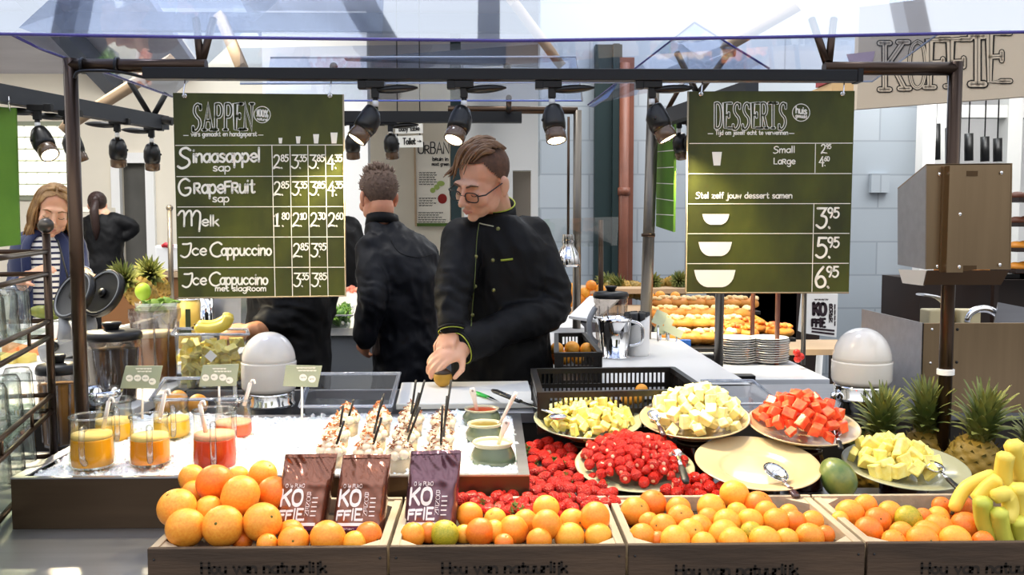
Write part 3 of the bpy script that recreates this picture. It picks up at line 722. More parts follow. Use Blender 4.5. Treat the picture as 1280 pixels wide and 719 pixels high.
def menu_juice():
    cs = [P(216, 116, YB), P(429, 118, YB), P(432, 370, YB), P(223, 373, YB)]
    t = thing('menu_board', 'olive green juice menu board headed SAPPEN with four price columns', 'menu board', (cs[0] + cs[1]) / 2)
    part('panel', MB().slab(cs, (0, .008, 0)), [M_board], t)
    mk = plane3(cs[0], cs[1], cs[3]); A, B, C = mk(.0006), mk(.0011), mk(.0016)
    part('panel_edge', MB().path([cs[3], cs[2], cs[1]], .0022, 4), M_wood_edge, t)
    o, i, l = MB(), MB(), MB()
    serif_text(o, i, l, 'SAPPEN', 242, 162.5, 32, 73, A, B, C, rise=-.01)
    part('title_lettering', o, M_chalk, t); part('title_infill', i, M_ink, t)
    m = MB()
    write(m, 'vers gemaakt en handgeperst', 239, 170.4, 5.6, A, hw=.95, width=82, rise=-.004)
    write(m, '-', 229.5, 171.5, 6, A, width=6); write(m, '-', 323, 171, 6, A, width=6)
    circle_line(m, (327.8, 143.4), 10.2, .45, A)
    write(m, '100%', 328, 145, 8.5, A, hw=.95, width=14, anchor='c', rise=.12); write(m, 'naturel', 328, 150, 3.4, A, hw=1.2, width=13, anchor='c', rise=.1)
    def ln(x0, y0, x1, y1, w=.45): ribbon(m, [Vector((x0, y0, 0)), Vector((x1, y1, 0))], w, A)
    for y, x0, x1 in ((181.5, 219.5, 428.3), (220.5, 221, 429), (258.5, 222, 429.5), (296.4, 223.3, 430.3), (334.3, 224.2, 430.8)): ln(x0, y + .3, x1, y - .2)
    for x0, x1 in ((339.9, 344), (362.5, 365.8), (384.7, 387.8), (406.7, 410.2)): ln(x0, 181.5, x1, 371)
    part('rule_lines', m, M_chalk, t)
    m = MB()
    write(m, 'S', 223.5, 209, 24, A, hw=.62); write(m, 'inaasappel', 241.5, 202.8, 17, A, hw=.82, width=83, rise=-.01); write(m, 'sap', 266.5, 213.8, 9.5, A, hw=.82, width=21)
    part('item_lettering', m, M_chalk, t); m = MB()
    write(m, 'G', 223.5, 244.5, 21, A, hw=.62); write(m, 'RapeFRuit', 243, 241.5, 17, A, hw=.8, width=75, rise=-.01); write(m, 'sap', 266, 252.4, 9.5, A, hw=.82, width=20)
    part('item_lettering', m, M_chalk, t); m = MB()
    write(m, 'M', 225.5, 283, 20, A, hw=.62, width=27); write(m, 'elk', 252.5, 282.3, 13, A, hw=.82, width=21)
    part('item_lettering', m, M_chalk, t); m = MB()
    write(m, 'J', 227.5, 321, 17, A, hw=.66, width=13.5); write(m, 'ce', 240.5, 319, 14, A, hw=.75, width=17); write(m, 'C', 263, 321, 18, A, hw=.66, width=15); write(m, 'appuccino', 277, 319, 14, A, hw=.8, width=62)
    part('item_lettering', m, M_chalk, t); m = MB()
    write(m, 'J', 229.5, 358.5, 17, A, hw=.66, width=13); write(m, 'ce', 241.5, 356, 14, A, hw=.75, width=16); write(m, 'C', 262, 357.5, 17, A, hw=.66, width=14); write(m, 'appuccino', 275.5, 355.5, 13.5, A, hw=.8, width=59)
    write(m, 'met slagRoom', 269.4, 363.8, 7, A, hw=.95, width=63)
    part('item_lettering', m, M_chalk, t)
    cols = ((341.5, 364), (364.3, 387), (386.6, 409), (408.8, 430))
    for y, row in ((210, ('2.85', '3.35', '3.85', '4.35')), (243.5, ('2.85', '3.35', '3.85', '4.35')), (282.5, ('1.80', '2.10', '2.30', '2.60')), (320.8, (None, '2.85', '3.95', None)), (357.8, (None, '3.35', '3.85', None))):
        for k, s in enumerate(row):
            if s: m = MB(); price(m, s, cols[k][0] + (y - 181) * .018, y, 16, A); part('price_lettering', m, M_chalk, t)
    m = MB()
    for x, y0, w in ((350.6, 172.4, 5), (372.8, 170.6, 6), (395.2, 167.8, 7.6), (417.6, 165.8, 9)): m = MB(); cup_icon(m, x, y0, 179.4, w, A); part('cup_icon', m, M_chalk, t)
    hook(P(229, 103, YB), P(230.5, 119.5, YB), t); hook(P(412, 103, YB), P(412.5, 119.5, YB), t)
def menu_dessert():
    cs = [P(860.2, 114.3, YB), P(1068.5, 113.6, YB), P(1061, 366, YB), P(857.2, 366, YB)]
    t = thing('menu_board', 'olive green menu board headed DESSERTS with white bowl pictures', 'menu board', (cs[0] + cs[1]) / 2)
    part('panel', MB().slab(cs, (0, .008, 0)), [M_board], t)
    part('panel_edge', MB().path([cs[0], cs[3], cs[2]], .0022, 4), M_wood_edge, t)
    mk = plane3(cs[0], cs[1], cs[3]); A, B, C = mk(.0006), mk(.0011), mk(.0016)
    o, i = MB(), MB()
    serif_text(o, i, None, 'DESSERTS', 894, 160, 31, 88, A, B, C)
    part('title_lettering', o, M_chalk, t); part('title_infill', i, M_ink, t)
    m = MB()
    write(m, 'Tijd om jezelf echt te verwennen', 894.4, 168.4, 5.4, A, hw=.95, width=90)
    write(m, '-', 885, 169.3, 6, A, width=6); write(m, '-', 986.5, 169, 6, A, width=6)
    circle_line(m, (1001.3, 140.8), 10.8, .45, A)
    write(m, 'huis', 1001.5, 141.2, 8.5, A, hw=.95, width=13, anchor='c', rise=.12); write(m, 'gemaakt', 1001.5, 146.4, 4.2, A, hw=1.2, width=14, anchor='c', rise=.12)
    def ln(x0, y0, x1, y1, w=.45): ribbon(m, [Vector((x0, y0, 0)), Vector((x1, y1, 0))], w, A)
    for y, x0, x1 in ((179.2, 862, 1065.3), (217.2, 861, 1064), (254.7, 860, 1062.7), (292, 859.8, 1061.5), (329.4, 859.2, 1060.5)): ln(x0, y + .2, x1, y - .2)
    ln(1019.3, 179, 1018.6, 216.5); ln(1017.3, 254.5, 1014.8, 365)
    part('rule_lines', m, M_chalk, t)
    m = MB()
    write(m, 'Small', 967, 191.2, 8, A, hw=.82, width=26, rise=-.02); write(m, 'LaRge', 967.5, 205, 8, A, hw=.82, width=26)
    part('size_lettering', m, M_chalk, t); m = MB()
    write(m, 'Stel zelf jouw dessert samen', 870, 247.8, 7.2, A, hw=.95, width=119.5)
    part('chalk_lettering', m, M_chalk, t)
    for q in (('2.95', 1026.5, 191.3, 10.6, .72), ('4.60', 1024, 207, 11, .72), ('3.95', 1021, 284.5, 24, .62), ('5.95', 1021, 321.5, 24, .62), ('6.95', 1019, 359, 25, .62)): m = MB(); price(m, *q[:4], A, q[4]); part('price_lettering', m, M_chalk, t)
    m = MB(); cup_icon(m, 896.1, 190, 207, 12.3, A); part('cup_icon', m, M_chalk, t)
    m = MB()
    for x0, x1, y0, y1 in ((143, 316, 168, 236), (118, 333, 347, 437), (90, 356, 527, 637)): m = MB(); bowl_icon(m, 850 + x0 / 5.135, 850 + x1 / 5.135, 235 + y0 / 5.135, 235 + y1 / 5.135, A); part('bowl_icon', m, M_chalk, t)
    hook(P(876, 101, YB), P(876.3, 117.2, YB), t); hook(P(1053, 100, YB), P(1053.4, 117, YB), t)
menu_juice(); menu_dessert()

def side_boards():
    # green board hanging from the left rail, cut by the picture's edge
    a, b, c, d = P(-90, 127, 3.05), P(19, 135, 3.25), P(24, 306, 3.25), P(-86, 318, 3.05)
    t = thing('menu_board', 'green price board hanging from the left rail, cut off by the picture edge', 'menu board', b)
    part('panel', MB().slab([a, b, c, d], (0, .012, 0)), [board_mat('grass_chalkboard', '#5f8a2a', '#46701c')], t)
    mk = plane3(a, b, d); A = mk(.001); m = MB()
    def ln(x0, y0, x1, y1, w=.45): ribbon(m, [Vector((x0, y0, 0)), Vector((x1, y1, 0))], w, A)
    for y in (187, 219, 249.5, 279.5): ln(-80, y - 2, 20, y)
    for x in (-8, 2.5, 13.5): ln(x, 187, x + 1, 304)
    part('rule_lines', m, M_chalk, t)
    m = MB(); cup_icon(m, 5.5, 176, 185.5, 3.6, A); part('cup_icon', m, M_chalk, t); m = MB(); cup_icon(m, 15.5, 175.4, 185.5, 4.2, A); part('cup_icon', m, M_chalk, t)
    p = P(11, 128, 3.2); m = MB().path([p + V(0, 0, .02), p, P(12, 139, 3.22)], .003, 5); part('hook', m, M_chrome, t)
    # narrow green board seen at a slant on the right
    a, b, c, d = P(820.5, 156, 4.05), P(843, 152, 3.9), P(841.5, 290, 3.9), P(820, 283, 4.05)
    t = thing('menu_board', 'narrow green board seen at a slant in front of the grey block wall', 'menu board', (a + b) / 2)
    part('panel', MB().slab([a, b, c, d], (.012, .012, 0)), [MATS['grass_chalkboard']], t)
    mk = plane3(a, b, d); A = mk(.003); m = MB()
    for y0, y1 in ((187, 190), (208, 210), (229, 229), (250, 248), (268, 268)): ribbon(m, [Vector((821, y1, 0)), Vector((842.5, y0 + 1, 0))], .5, A)
    write(m, 'fRuit', 825, 176, 10, A, hw=.95, width=13); part('chalk_lettering', m, M_chalk, t)
    m = MB()
    for px in (822, 842): m.tube(P(px, 156, 4.04 if px < 830 else 3.91), P(px, 146, 4.0 if px < 830 else 3.9), .004)
    part('hook', m, M_chrome, t)
side_boards()

def banner():
    Y0, Y1 = 5.7, 5.15
    bl, br = P(1071, 136.5, Y0), P(1330, 117, Y1)
    tl, tr = bl + V(0, 0, .62), br + V(0, 0, .62)
    t = thing('wall_banner', 'wide beige fascia banner with the outlined word KOFFIE', 'banner', bl)
    part('fascia', MB().slab([bl, br, tr, tl], (.0, .06, 0)), mat('beige_fascia', '#d8c9b4', .7, var=.08, scale=2), t)
    mk = plane3(bl, br, tl); A, B, C = mk(.004), mk(.006), mk(.008)
    o, i, l = MB(), MB(), MB()
    M_black = mat('black_sign_paint', '#17130f', .6)
    keep = [('K', 1106, 112, 58, 24), ('O', 1137, 110.5, 58, 20), ('F', 1162, 109, 58, 20), ('F', 1188, 108, 58, 20), ('I', 1218, 105.5, 60, 8), ('E', 1237, 102.5, 60, 20)]
    for ch, x, y, cap, w in keep: serif_text(o, i, l, ch, x, y, cap, w, A, B, C, w_out=.95, w_in=.62, w_line=.07, rise=-.05)
    part('lettering', o, M_black, t); part('lettering_infill', i, mat('beige_fascia_paint', '#d8c9b4', .7), t); part('lettering_line', l, M_black, t)
    m = MB()
    poly(m, [(1058, 68), (1094, 64), (1091, 78), (1062, 80)], A)
    part('cup_picture', m, mat('faded_lilac_print', '#b9a3b4', .7), t)
banner()
def red_box():
    a = P(1062, 112, 6.6)
    t = thing('wall_box', 'small red and tan box fixed to the grey wall above the desserts menu', 'box', a)
    part('box', MB().box(a + V(0, .2, 0), (.26, .4, .1)), mat('tan_box', '#c9a878', .6), t); part('lid', MB().box(a + V(-.02, .15, .08), (.24, .3, .05)), mat('red_box', '#8c1f1c', .5), t)
red_box()

M_paper = mat('poster_paper', '#efe8da', .7)
M_print = mat('dark_print', '#1c1a18', .7)
def squiggles(m, x0, x1, y0, n, step, to3, hw=.32, amp=.5, seed=1):
    rnd = random.Random(seed)
    for k in range(n):
        x = x0; y = y0 + k * step; xe = x1 - rnd.uniform(0, (x1 - x0) * .25)
        while x < xe - 1:
            w = rnd.uniform(2.2, 4.5); w = min(w, xe - x)
            ribbon(m, [Vector((x + w * j / 4, y + (amp if j % 2 else -amp), 0)) for j in range(5)], hw, to3); x += w + 1.1
def posters():
    Yp = 10.9
    cs = [P(519, 176.5, Yp), P(562, 176.5, Yp), P(562.5, 283, Yp), P(521, 283, Yp)]
    t = thing('wall_poster', 'tall framed food poster with a cucumber and a red tomato drawing', 'poster', cs[3])
    part('sheet', MB().slab(cs, (0, .03, 0)), M_paper, t)
    mk = plane3(cs[0], cs[1], cs[3]); A = mk(.006); B = mk(.012)
    m = MB(); write(m, 'URBAN', 523, 192, 14, A, hw=.5, width=38); write(m, 'bRuin in', 541, 201, 4.5, A, hw=1.1, width=19); write(m, 'most green', 540, 207, 4, A, hw=1.1, width=21); part('title_print', m, M_print, t)
    for q in ((524, 548, 216, 6, 2.9, 3), (524, 546, 248, 4, 3, 4), (523, 559, 266, 5, 2.9, 5)): m = MB(); squiggles(m, *q[:5], A, seed=q[5]); part('text_print', m, M_print, t)
    m = MB()
    for x, y, rx, ry in ((541, 238, 3.4, 3.4), (546, 234, 3.6, 3.4), (551, 229.5, 5, 3.4)): poly(m, [(x + rx * cos(k * pi / 6), y + ry * sin(k * pi / 6)) for k in range(12)], A)
    part('cucumber_picture', m, mat('cucumber_print', '#9fb35e', .7), t)
    m = MB(); poly(m, [(553 + 5.8 * cos(k * pi / 8), 248.5 + 6.3 * sin(k * pi / 8)) for k in range(16)], A); part('tomato_picture', m, mat('tomato_print', '#8e1a14', .7), t)
    m = MB(); poly(m, [(521, 279), (562.5, 279), (562.5, 283), (521, 283)], A); part('grass_strip', m, mat('grass_print', '#4c6a22', .7), t)
    part('frame', MB().slab([P(517.5, 176, Yp + .02), P(519.5, 176, Yp + .02), P(521.5, 283, Yp + .02), P(519, 283, Yp + .02)], (0, -.05, 0)), M_tan, t)
    # toilet sign of two hanging boards
    Yt = 6.2
    t = thing('direction_sign', 'two small white hanging boards, the lower one pointing to the toilet', 'sign', P(512, 150, Yt))
    for y0, y1 in ((154.3, 167), (169, 184.5)):
        cs = [P(494, y0 + 1.5, Yt), P(528, y0, Yt), P(528.5, y1 - .6, Yt), P(494, y1, Yt)]
        b = part('sign_board', MB().slab(cs, (0, .02, 0)), mat('sign_white', '#efeee6', .6), t)
        mk = plane3(cs[0], cs[1], cs[3]); A = mk(.003); m = MB()
        if y0 < 160: write(m, 'baby table', 499, 164, 5.5, A, hw=1, width=25, rise=-.04)
        else: write(m, 'Toilet', 504, 180.5, 7.5, A, hw=1, width=15, rise=-.03); write(m, '>', 521.5, 179, 6, A, hw=.66, width=5)
        part('lettering', m, M_print, b)
    m = MB()
    for px in (497, 525): q = P(px, 184, Yt + .012); m.tube(q, V(q.x, q.y, 4.68), .004)
    part('hanger', m, M_blackmetal, t)
    # coffee poster stand on the right
    Yk = 5.4
    cs = [P(1008, 366.5, Yk), P(1047.5, 367.5, Yk), P(1045.5, 422, Yk), P(1003.5, 416.5, Yk)]
    t = thing('poster_stand', 'white poster stand printed KOFFIE BONEN beyond the plate stacks', 'poster', P(1025, 440, Yk))
    part('panel', MB().slab(cs, (.01, .12, 0)), M_white, t)
    mk = plane3(cs[0], cs[1], cs[3]); A = mk(.003); m = MB()
    M_plum = mat('plum_print', '#2a1620', .6)
    write(m, 'KO', 1017, 393, 14, A, hw=1.5, width=15, rise=.05); write(m, 'FFIE', 1015, 407.5, 10, A, hw=1.5, width=16, rise=.08)
    for k, ch in enumerate('BONEN'): write(m, ch, 1038.5, 384.5 + k * 4.5, 4.2, A, hw=1.8, width=3.4, anchor='c')
    squiggles(m, 1018, 1036, 374.5, 1, 2.4, A, .4, .6, 3)
    for k in range(4): ribbon(m, [Vector((1043.5, 381 + k * 7, 0)), Vector((1043.3, 386 + k * 7, 0))], .8, A)
    poly(m, [(1014.5, 409.5), (1043, 412.3), (1043, 414.8), (1014.4, 411.6)], A); poly(m, [(1014.3, 413.3), (1042.8, 416.6), (1042.7, 419), (1014.2, 415.6)], A)
    part('print', m, M_plum, t)
    part('post', MB().tube(P(1026, 425, Yk + .1), V(P(1026, 425, Yk).x, Yk + .1, 0), .02), M_white, t)
posters()
# ------------------------------------------------------------------ fruit crates
M_crate = mat('underlit_crate_wood', '#513f30', .75, var=.5, scale=5, stretch=(1, 8, 8), bump=.15, bscale=30)  # dark wood, its colour darkened further because the front boards are underlit
M_crate_in = mat('pale_crate_wood', '#b7a68e', .8, var=.25, scale=5, stretch=(8, 1, 8), bump=.1, bscale=30)
M_stencil = mat('faded_black_stencil', '#231b14', .85)
RIM = P(630, 683, 1.5).z
def crate(x0, x1, label, text_px, tw):
    Y0, Y1 = 1.5, 1.775
    a, b = P(x0, 690, Y0).x, P(x1, 690, Y0).x
    t = thing('fruit_crate', label, 'crate', ((a + b) / 2, (Y0 + Y1) / 2, ZC), 'stencilled wooden fruit crates')
    h = RIM - ZC; th = .011
    part('front_board', MB().box(((a + b) / 2, Y0 + th / 2, ZC + h / 2), (b - a - .002, th, h)), M_crate, t, .0015)
    part('back_board', MB().box(((a + b) / 2, Y1 - th / 2, ZC + h / 2 + .002), (b - a - .002, th, h)), M_crate_in, t, .0015)
    for x in (a + .009, b - .009):
        part('side_board', MB().box((x, (Y0 + Y1) / 2, ZC + h / 2), (.014, Y1 - Y0 - 2 * th - .001, h - .001)), M_crate_in, t, .0015)
    for sx_, x in ((1, a + .016), (-1, b - .016)):
        for sy_, y in ((1, Y0 + th), (-1, Y1 - th)):
            q = [V(x, y, RIM - .003), V(x + .036 * sx_, y, RIM - .003), V(x, y + .036 * sy_, RIM - .003)]
            if sx_ * sy_ < 0: q.reverse()
            part('corner_block', MB().slab(q, (0, 0, -(h - .004))), M_crate_in, t)
    part('liner', MB().box(((a + b) / 2, (Y0 + Y1) / 2, RIM - .029), (b - a - .032, Y1 - Y0 - 2 * th - .002, .006)), mat('dark_liner', '#3a2c1e', .9), t)
    for x in (a + .012, b - .012):
        part('nail', MB().ball((x, Y0, ZC + h * .72), .0022, 8, 5), M_dark, t)
    mk = frame2(V(0, Y0, 0), V(1, 0, 0), V(0, 0, 1), V(0, -1, 0)); A = mk(.0006)
    m = MB(); px, py, capp = text_px
    p = P(px, py, Y0); s = Y0 / F
    write(m, 'Hou van natuurlijk', p.x, p.z, capp * s, A, hw=1.15, width=tw * s, vy=1)
    part('stencil_lettering', m, M_stencil, t)
crate(183, 484, 'leftmost wooden crate, heaped with oranges and holding two coffee bags', (252, 717, 14), 158)
crate(486, 783, 'second wooden crate from the left, holding one coffee bag and oranges', (553, 717, 14), 160)
crate(785, 1082, 'wooden crate of oranges in front of the empty plate', (845, 720, 14), 158)
crate(1084, 1385, 'wooden crate of oranges and bananas at the right edge', (1152, 717, 14), 170)

# ------------------------------------------------------------------ oranges
def orange_mat(name, a, b): return mat(name, a, .38, col2=b, scale=9, bump=.12, bscale=420, spec=.5, sss=.08)
OM = {'o': orange_mat('orange_peel', '#f09a30', '#e88424'), 'd': orange_mat('deep_orange_peel', '#ea7f24', '#e06c1a'), 'y': orange_mat('yellow_orange_peel', '#f3ac3c', '#ec982c'),
      'g': orange_mat('greenish_orange_peel', '#b9a428', '#8f8f20'), 'p': orange_mat('grapefruit_peel', '#f2a43a', '#ea8c2a')}
M_scar = mat('green_stem_scar', '#5d5a22', .8)
def orange_proto(kind):
    m = MB()
    def fn(v):
        r = Vector(v); z = r.z
        d = sqrt(r.x ** 2 + r.y ** 2)
        k = math.exp(-(d / .16) ** 2) * .07
        r.z -= k * (1 if z > 0 else -1) * .9
        r.z *= .955
        return r * (1 + .012 * noise.noise(r * 1.7))
    m.ball((0, 0, 0), 1, 28, 18, fn=fn)
    o = link('orange', m.mesh('orange', OM[kind]), None)
    tag(o, 'orange', 'orange')
    s = MB(); s.ball((0, 0, .895), (.085, .085, .03), 7, 5); s.ball((.02, .01, .92), (.03, .03, .02), 6, 4)
    c = link('stem_scar', s.mesh('stem_scar', M_scar), o)
    return Copies(o)
OP = {k: orange_proto(k) for k in OM}
def oranges(lst, where, group, big=1.0):
    rows = {'front': [], 'middle': [], 'back': []}
    ys = sorted(q[1] for q in lst)
    for q in lst: rows['front' if q[1] > 661 else 'middle' if q[1] > 643 else 'back'].append(q)
    rnd = random.Random(hash(len(lst)) + 5)
    for rn, ql in rows.items():
        ql.sort()
        for i, q in enumerate(ql):
            x, y, r = q[:3]; kd = q[3] if len(q) > 3 else 'o'
            Y = 1.538 + (680 - y) / 50 * .19
            if len(q) > 4: Y = q[4]
            c = P(x, y, Y); R = r * Y / F * 1.03
            if kd == 'o': kd = rnd.choice('oooyyd')
            rot = Euler((rnd.uniform(.3, 2.2), rnd.uniform(-.8, .8), rnd.uniform(0, 6.28)))
            w = {'g': 'greenish orange', 'd': 'deep orange fruit', 'y': 'yellowish orange', 'p': 'large grapefruit-sized orange'}.get(kd, 'orange')
            o = OP[kd](where[1:] if where[0] == '@' else '%s, %s from left in the %s row, %s' % (w, ords(i), rn, where), c, rot, R, group)
            o.name = 'orange'
oranges([(240, 598, 17, 'p', 1.73), (268.5, 604, 23, 'd', 1.665), (300.6, 620, 25, 'p', 1.63), (342.6, 617.5, 21.5, 'd', 1.68), (329, 593, 17.5, 'y', 1.745), (298, 597, 14, 'y', 1.75), (221, 635, 24, 'p', 1.60),
         (243, 618, 17, 'o', 1.70), (232, 660, 24.5, 'p', 1.552), (261, 638, 18, 'y', 1.62), (278.5, 658, 25.5, 'p', 1.555), (328, 653, 24, 'p', 1.57), (363.6, 667, 17, 'o', 1.585), (367, 677, 19.5, 'o', 1.54),
         (409.7, 673, 22.5, 'o', 1.545), (460.6, 669.5, 17, 'o', 1.56), (443, 679, 15, 'o', 1.54), (334, 680, 13, 'o', 1.535), (303, 676, 13, 'd', 1.57)], 'leftmost crate', 'oranges in the leftmost crate')
oranges([(587, 644.5, 16.5), (556, 668, 18, 'g'), (516, 669.5, 16), (536, 666, 13, 'd'), (580, 668, 12, 'y', 1.6), (600, 666, 18.5), (618, 664, 14, 'y', 1.6), (619, 649, 14), (642, 663, 19), (657, 653, 16), (683, 636, 17, 'o', 1.68),
         (684, 656, 19, 'o', 1.58), (674, 676, 16), (715.5, 653, 17), (712, 672, 19), (744, 647, 19.5, 'o', 1.60), (748, 672, 18), (630, 679, 12, 'd', 1.55)], 'crate of the single coffee bag', 'oranges in the second crate')
oranges([(794, 640, 18.5), (816, 630, 17.5), (848, 637, 16), (851, 648, 17), (802, 671, 17), (811, 653, 13), (829, 659.5, 17), (844, 677, 20), (863, 666, 17.5), (889, 636, 18.5), (885, 649, 14), (875, 660.5, 17), (908, 654, 18), (905, 669.5, 20),
         (918, 618.5, 18.5, 'y', 1.745), (948, 632, 18), (921.5, 642, 14), (938, 652, 16.5), (958, 641, 15), (970, 653, 17.5), (939, 667, 15, 'g'), (917, 678, 19), (956, 677, 20), (879.5, 681, 16), (985.7, 643, 13), (1015, 653, 15), (1012, 672, 18),
         (1032, 669, 12, 'd'), (983, 675, 15), (993, 653, 15), (822, 676, 12, 'd', 1.57)], 'crate before the empty plate', 'oranges in the third crate')
oranges([(1062, 643, 18.5), (1082, 633, 15), (1113, 642, 16), (1097, 651, 16.5), (1086, 664, 18), (1135.6, 649.5, 17.5, 'g'), (1154, 647, 12, 'd'), (1177, 633, 12, 'd'), (1173, 647, 14), (1173, 659.5, 17.5), (1127, 667, 15), (1159, 668, 18),
         (1117, 677, 15), (1153, 677, 20), (1194, 677, 20), (1203, 638, 17.5, 'd'), (1206.6, 658, 18.5, 'd'), (1229, 678, 14, 'd'), (1050, 650, 11, 'y')], 'crate beside the bananas', 'oranges in the fourth crate')

# ------------------------------------------------------------------ bananas
M_banana = mat('banana_peel', '#f2dc6a', .42, col2='#e2c546', scale=5)
M_banana_g = mat('green_tinged_banana_peel', '#d2cf55', .45, col2='#a9b23c', scale=6)
M_btip = mat('dark_banana_tip', '#3a2f18', .8)
def banana_mb(pts, r):
    p = smooth_line(pts, 5); n = len(p)
    rr = []
    for i in range(n):
        u = i / (n - 1); k = min(1, (u / .16) ** .6 + .28) * min(1, ((1 - u) / .13) ** .55 + .22); rr.append(r * k)
    return MB().path(p, rr, 6), p
def bananas():
    t = thing('banana_bunch', 'bunch of yellow bananas with greenish tips at the right edge', 'bananas', P(1255, 640, 1.6))
    L = [([(1266, 552), (1272, 575), (1281, 606)], 12, 1.66, 0), ([(1258, 566), (1254, 588), (1255, 610)], 11, 1.64, 0), ([(1246, 593), (1222, 602), (1204, 614), (1191, 640)], 9.5, 1.66, 0), ([(1251, 598), (1234, 610), (1219, 628)], 10, 1.62, 0),
         ([(1228, 622), (1230, 648), (1240, 678)], 12, 1.575, 1), ([(1242, 622), (1258, 618), (1263, 636), (1257, 654)], 11, 1.57, 0), ([(1248, 636), (1251, 660), (1258, 683)], 11.5, 1.56, 1), ([(1273, 606), (1275, 628), (1280, 652)], 12, 1.58, 0),
         ([(1273, 648), (1275, 665), (1279, 680)], 11, 1.565, 1), ([(1276, 560), (1290, 580), (1300, 610)], 12, 1.66, 0)]
    for pts, r, Y, g in L:
        q = [P(x, y, Y + .012 * sin(i)) for i, (x, y) in enumerate(pts)]
        m, p = banana_mb(q, S(r, Y)); b = part('banana', m, [M_banana_g if g else M_banana], t)
        part('tip', MB().path([p[-1], p[-1] + (p[-1] - p[-2]).normalized() * .006], [S(r, Y) * .26, S(r, Y) * .2], 8), M_btip, b)
bananas()

# ------------------------------------------------------------------ strawberries
M_berry = mat('strawberry_red', '#de2608', .2, col2='#c81604', scale=3, spec=.45, coat=.15)
def berry_bump():
    nt = M_berry.node_tree; b = nt.nodes['Principled BSDF']
    t = nt.nodes.new('ShaderNodeTexCoord'); v = nt.nodes.new('ShaderNodeTexVoronoi'); v.inputs['Scale'].default_value = 6
    bp = nt.nodes.new('ShaderNodeBump'); bp.inputs['Strength'].default_value = .5; bp.inputs['Distance'].default_value = .06
    nt.links.new(t.outputs['Object'], v.inputs['Vector']); nt.links.new(v.outputs['Distance'], bp.inputs['Height']); nt.links.new(bp.outputs[0], b.inputs['Normal'])
berry_bump()
M_leaf = mat('berry_leaf_green', '#7f9a4a', .6, col2='#5c7a30', scale=6)
M_hull = mat('pale_berry_core', '#eeb48c', .5)
def berry(leafy, k):
    rnd = random.Random(k); a = rnd.uniform(.82, 1.05); q = rnd.uniform(.9, 1.1)
    prof = [(.0, -1.0 * a), (.26, -.95 * a), (.54, -.76 * a), (.79, -.36 * a), (.94, .05), (.97, .32), (.88, .56), (.62, .72), (.3, .76), (.0, .70)]
    m = MB().lathe(prof, seg=14, sx=q, sy=1 / q)
    o = link('strawberry', m.mesh('strawberry', M_berry), None); tag(o, 'strawberry', 'strawberry')
    if leafy:
        m = MB(); n = 7
        for i in range(n):
            th = 2 * pi * i / n + rnd.uniform(-.2, .2); L = rnd.uniform(.7, 1.0)
            d = V(cos(th), sin(th), 0); s = V(-sin(th), cos(th), 0)
            m.add([V(0, 0, .72), d * L * .5 + s * .2 + V(0, 0, .80), d * L + V(0, 0, .68 + rnd.uniform(0, .25)), d * L * .5 - s * .2 + V(0, 0, .80)], [(0, 1, 2, 3)])
        m.tube((0, 0, .7), (.1, 0, 1.15), .06, .05, 6)
        link('calyx', m.mesh('calyx', M_leaf), o)
    else:
        link('hull_scar', MB().lathe([(.0, .775), (.30, .775), (.36, .73)], seg=10, caps=False).mesh('hull_scar', M_hull), o)
    return Copies(o)
BL = [berry(True, k) for k in range(4)]; BH = [berry(False, k + 10) for k in range(4)]
rb = random.Random(3)
def in_poly(x, y, pl):
    c = False; n = len(pl)
    for i in range(n):
        x0, y0 = pl[i]; x1, y1 = pl[i - 1]
        if (y0 > y) != (y1 > y) and x < (x1 - x0) * (y - y0) / (y1 - y0) + x0: c = not c
    return c
def scatter_px(pl, d, rnd, tries=6000):
    xs = [p[0] for p in pl]; ys = [p[1] for p in pl]; out = []
    for _ in range(tries):
        x = rnd.uniform(min(xs), max(xs)); y = rnd.uniform(min(ys), max(ys))
        if in_poly(x, y, pl) and all((x - a) ** 2 + ((y - b) * 1.25) ** 2 > d * d for a, b in out): out.append((x, y))
    return out
m = MB(); m.box((.245, 1.99, (ZC + .955) / 2 - .004), (.30, .41, .955 - ZC - .01))
solo('berry_tray', m, mat('dark_wood_tray', '#241a14', .7), 'dark shallow tray under the loose strawberries', 'tray', bevel=.004)
pl = [(575, 602), (590, 592), (664, 596), (661, 560), (672, 553), (712, 556), (722, 566), (722, 580), (742, 598), (768, 612), (772, 632), (742, 640), (712, 648), (690, 645), (645, 640), (600, 640), (578, 628)]
for x, y in sorted(scatter_px(pl, 9.8, rb), key=lambda p: p[1]):
    Y = 1.79 + (620 - y) / 65 * .34 if y < 620 else 1.775 - (y - 620) * .0038; c = P(x, y, Y)
    f = rb.choice(BL if rb.random() < .62 else BH)
    o = f('red strawberry in the loose pile behind the single coffee bag\'s crate', c, Euler((rb.uniform(1, 2.6), rb.uniform(-.9, .9), rb.uniform(0, 6.28))), S(rb.uniform(7.6, 10), Y), 'strawberries in the loose pile')
    o.name = 'strawberry'
pl2 = [(828, 612), (840, 600), (868, 592), (890, 598), (906, 608), (910, 622), (880, 622), (832, 620)]
m = MB(); c = P(870, 625, 1.83); m.box((c.x, 1.845, ZC + .016), (.15, .085, .03)); solo('berry_tray', m, MATS['dark_wood_tray'], 'little dark tray under the strawberries between plate and crate', 'tray', bevel=.003)
for x, y in scatter_px(pl2, 11.5, rb):
    Y = 1.81 + (622 - y) / 30 * .06; c = P(x, y, Y)
    o = rb.choice(BH)('red strawberry in the small heap between heaped plate and empty plate', c, Euler((rb.uniform(1, 2.6), rb.uniform(-.9, .9), rb.uniform(0, 6.28))), S(rb.uniform(8, 10), Y), 'strawberries in the small heap'); o.name = 'strawberry'

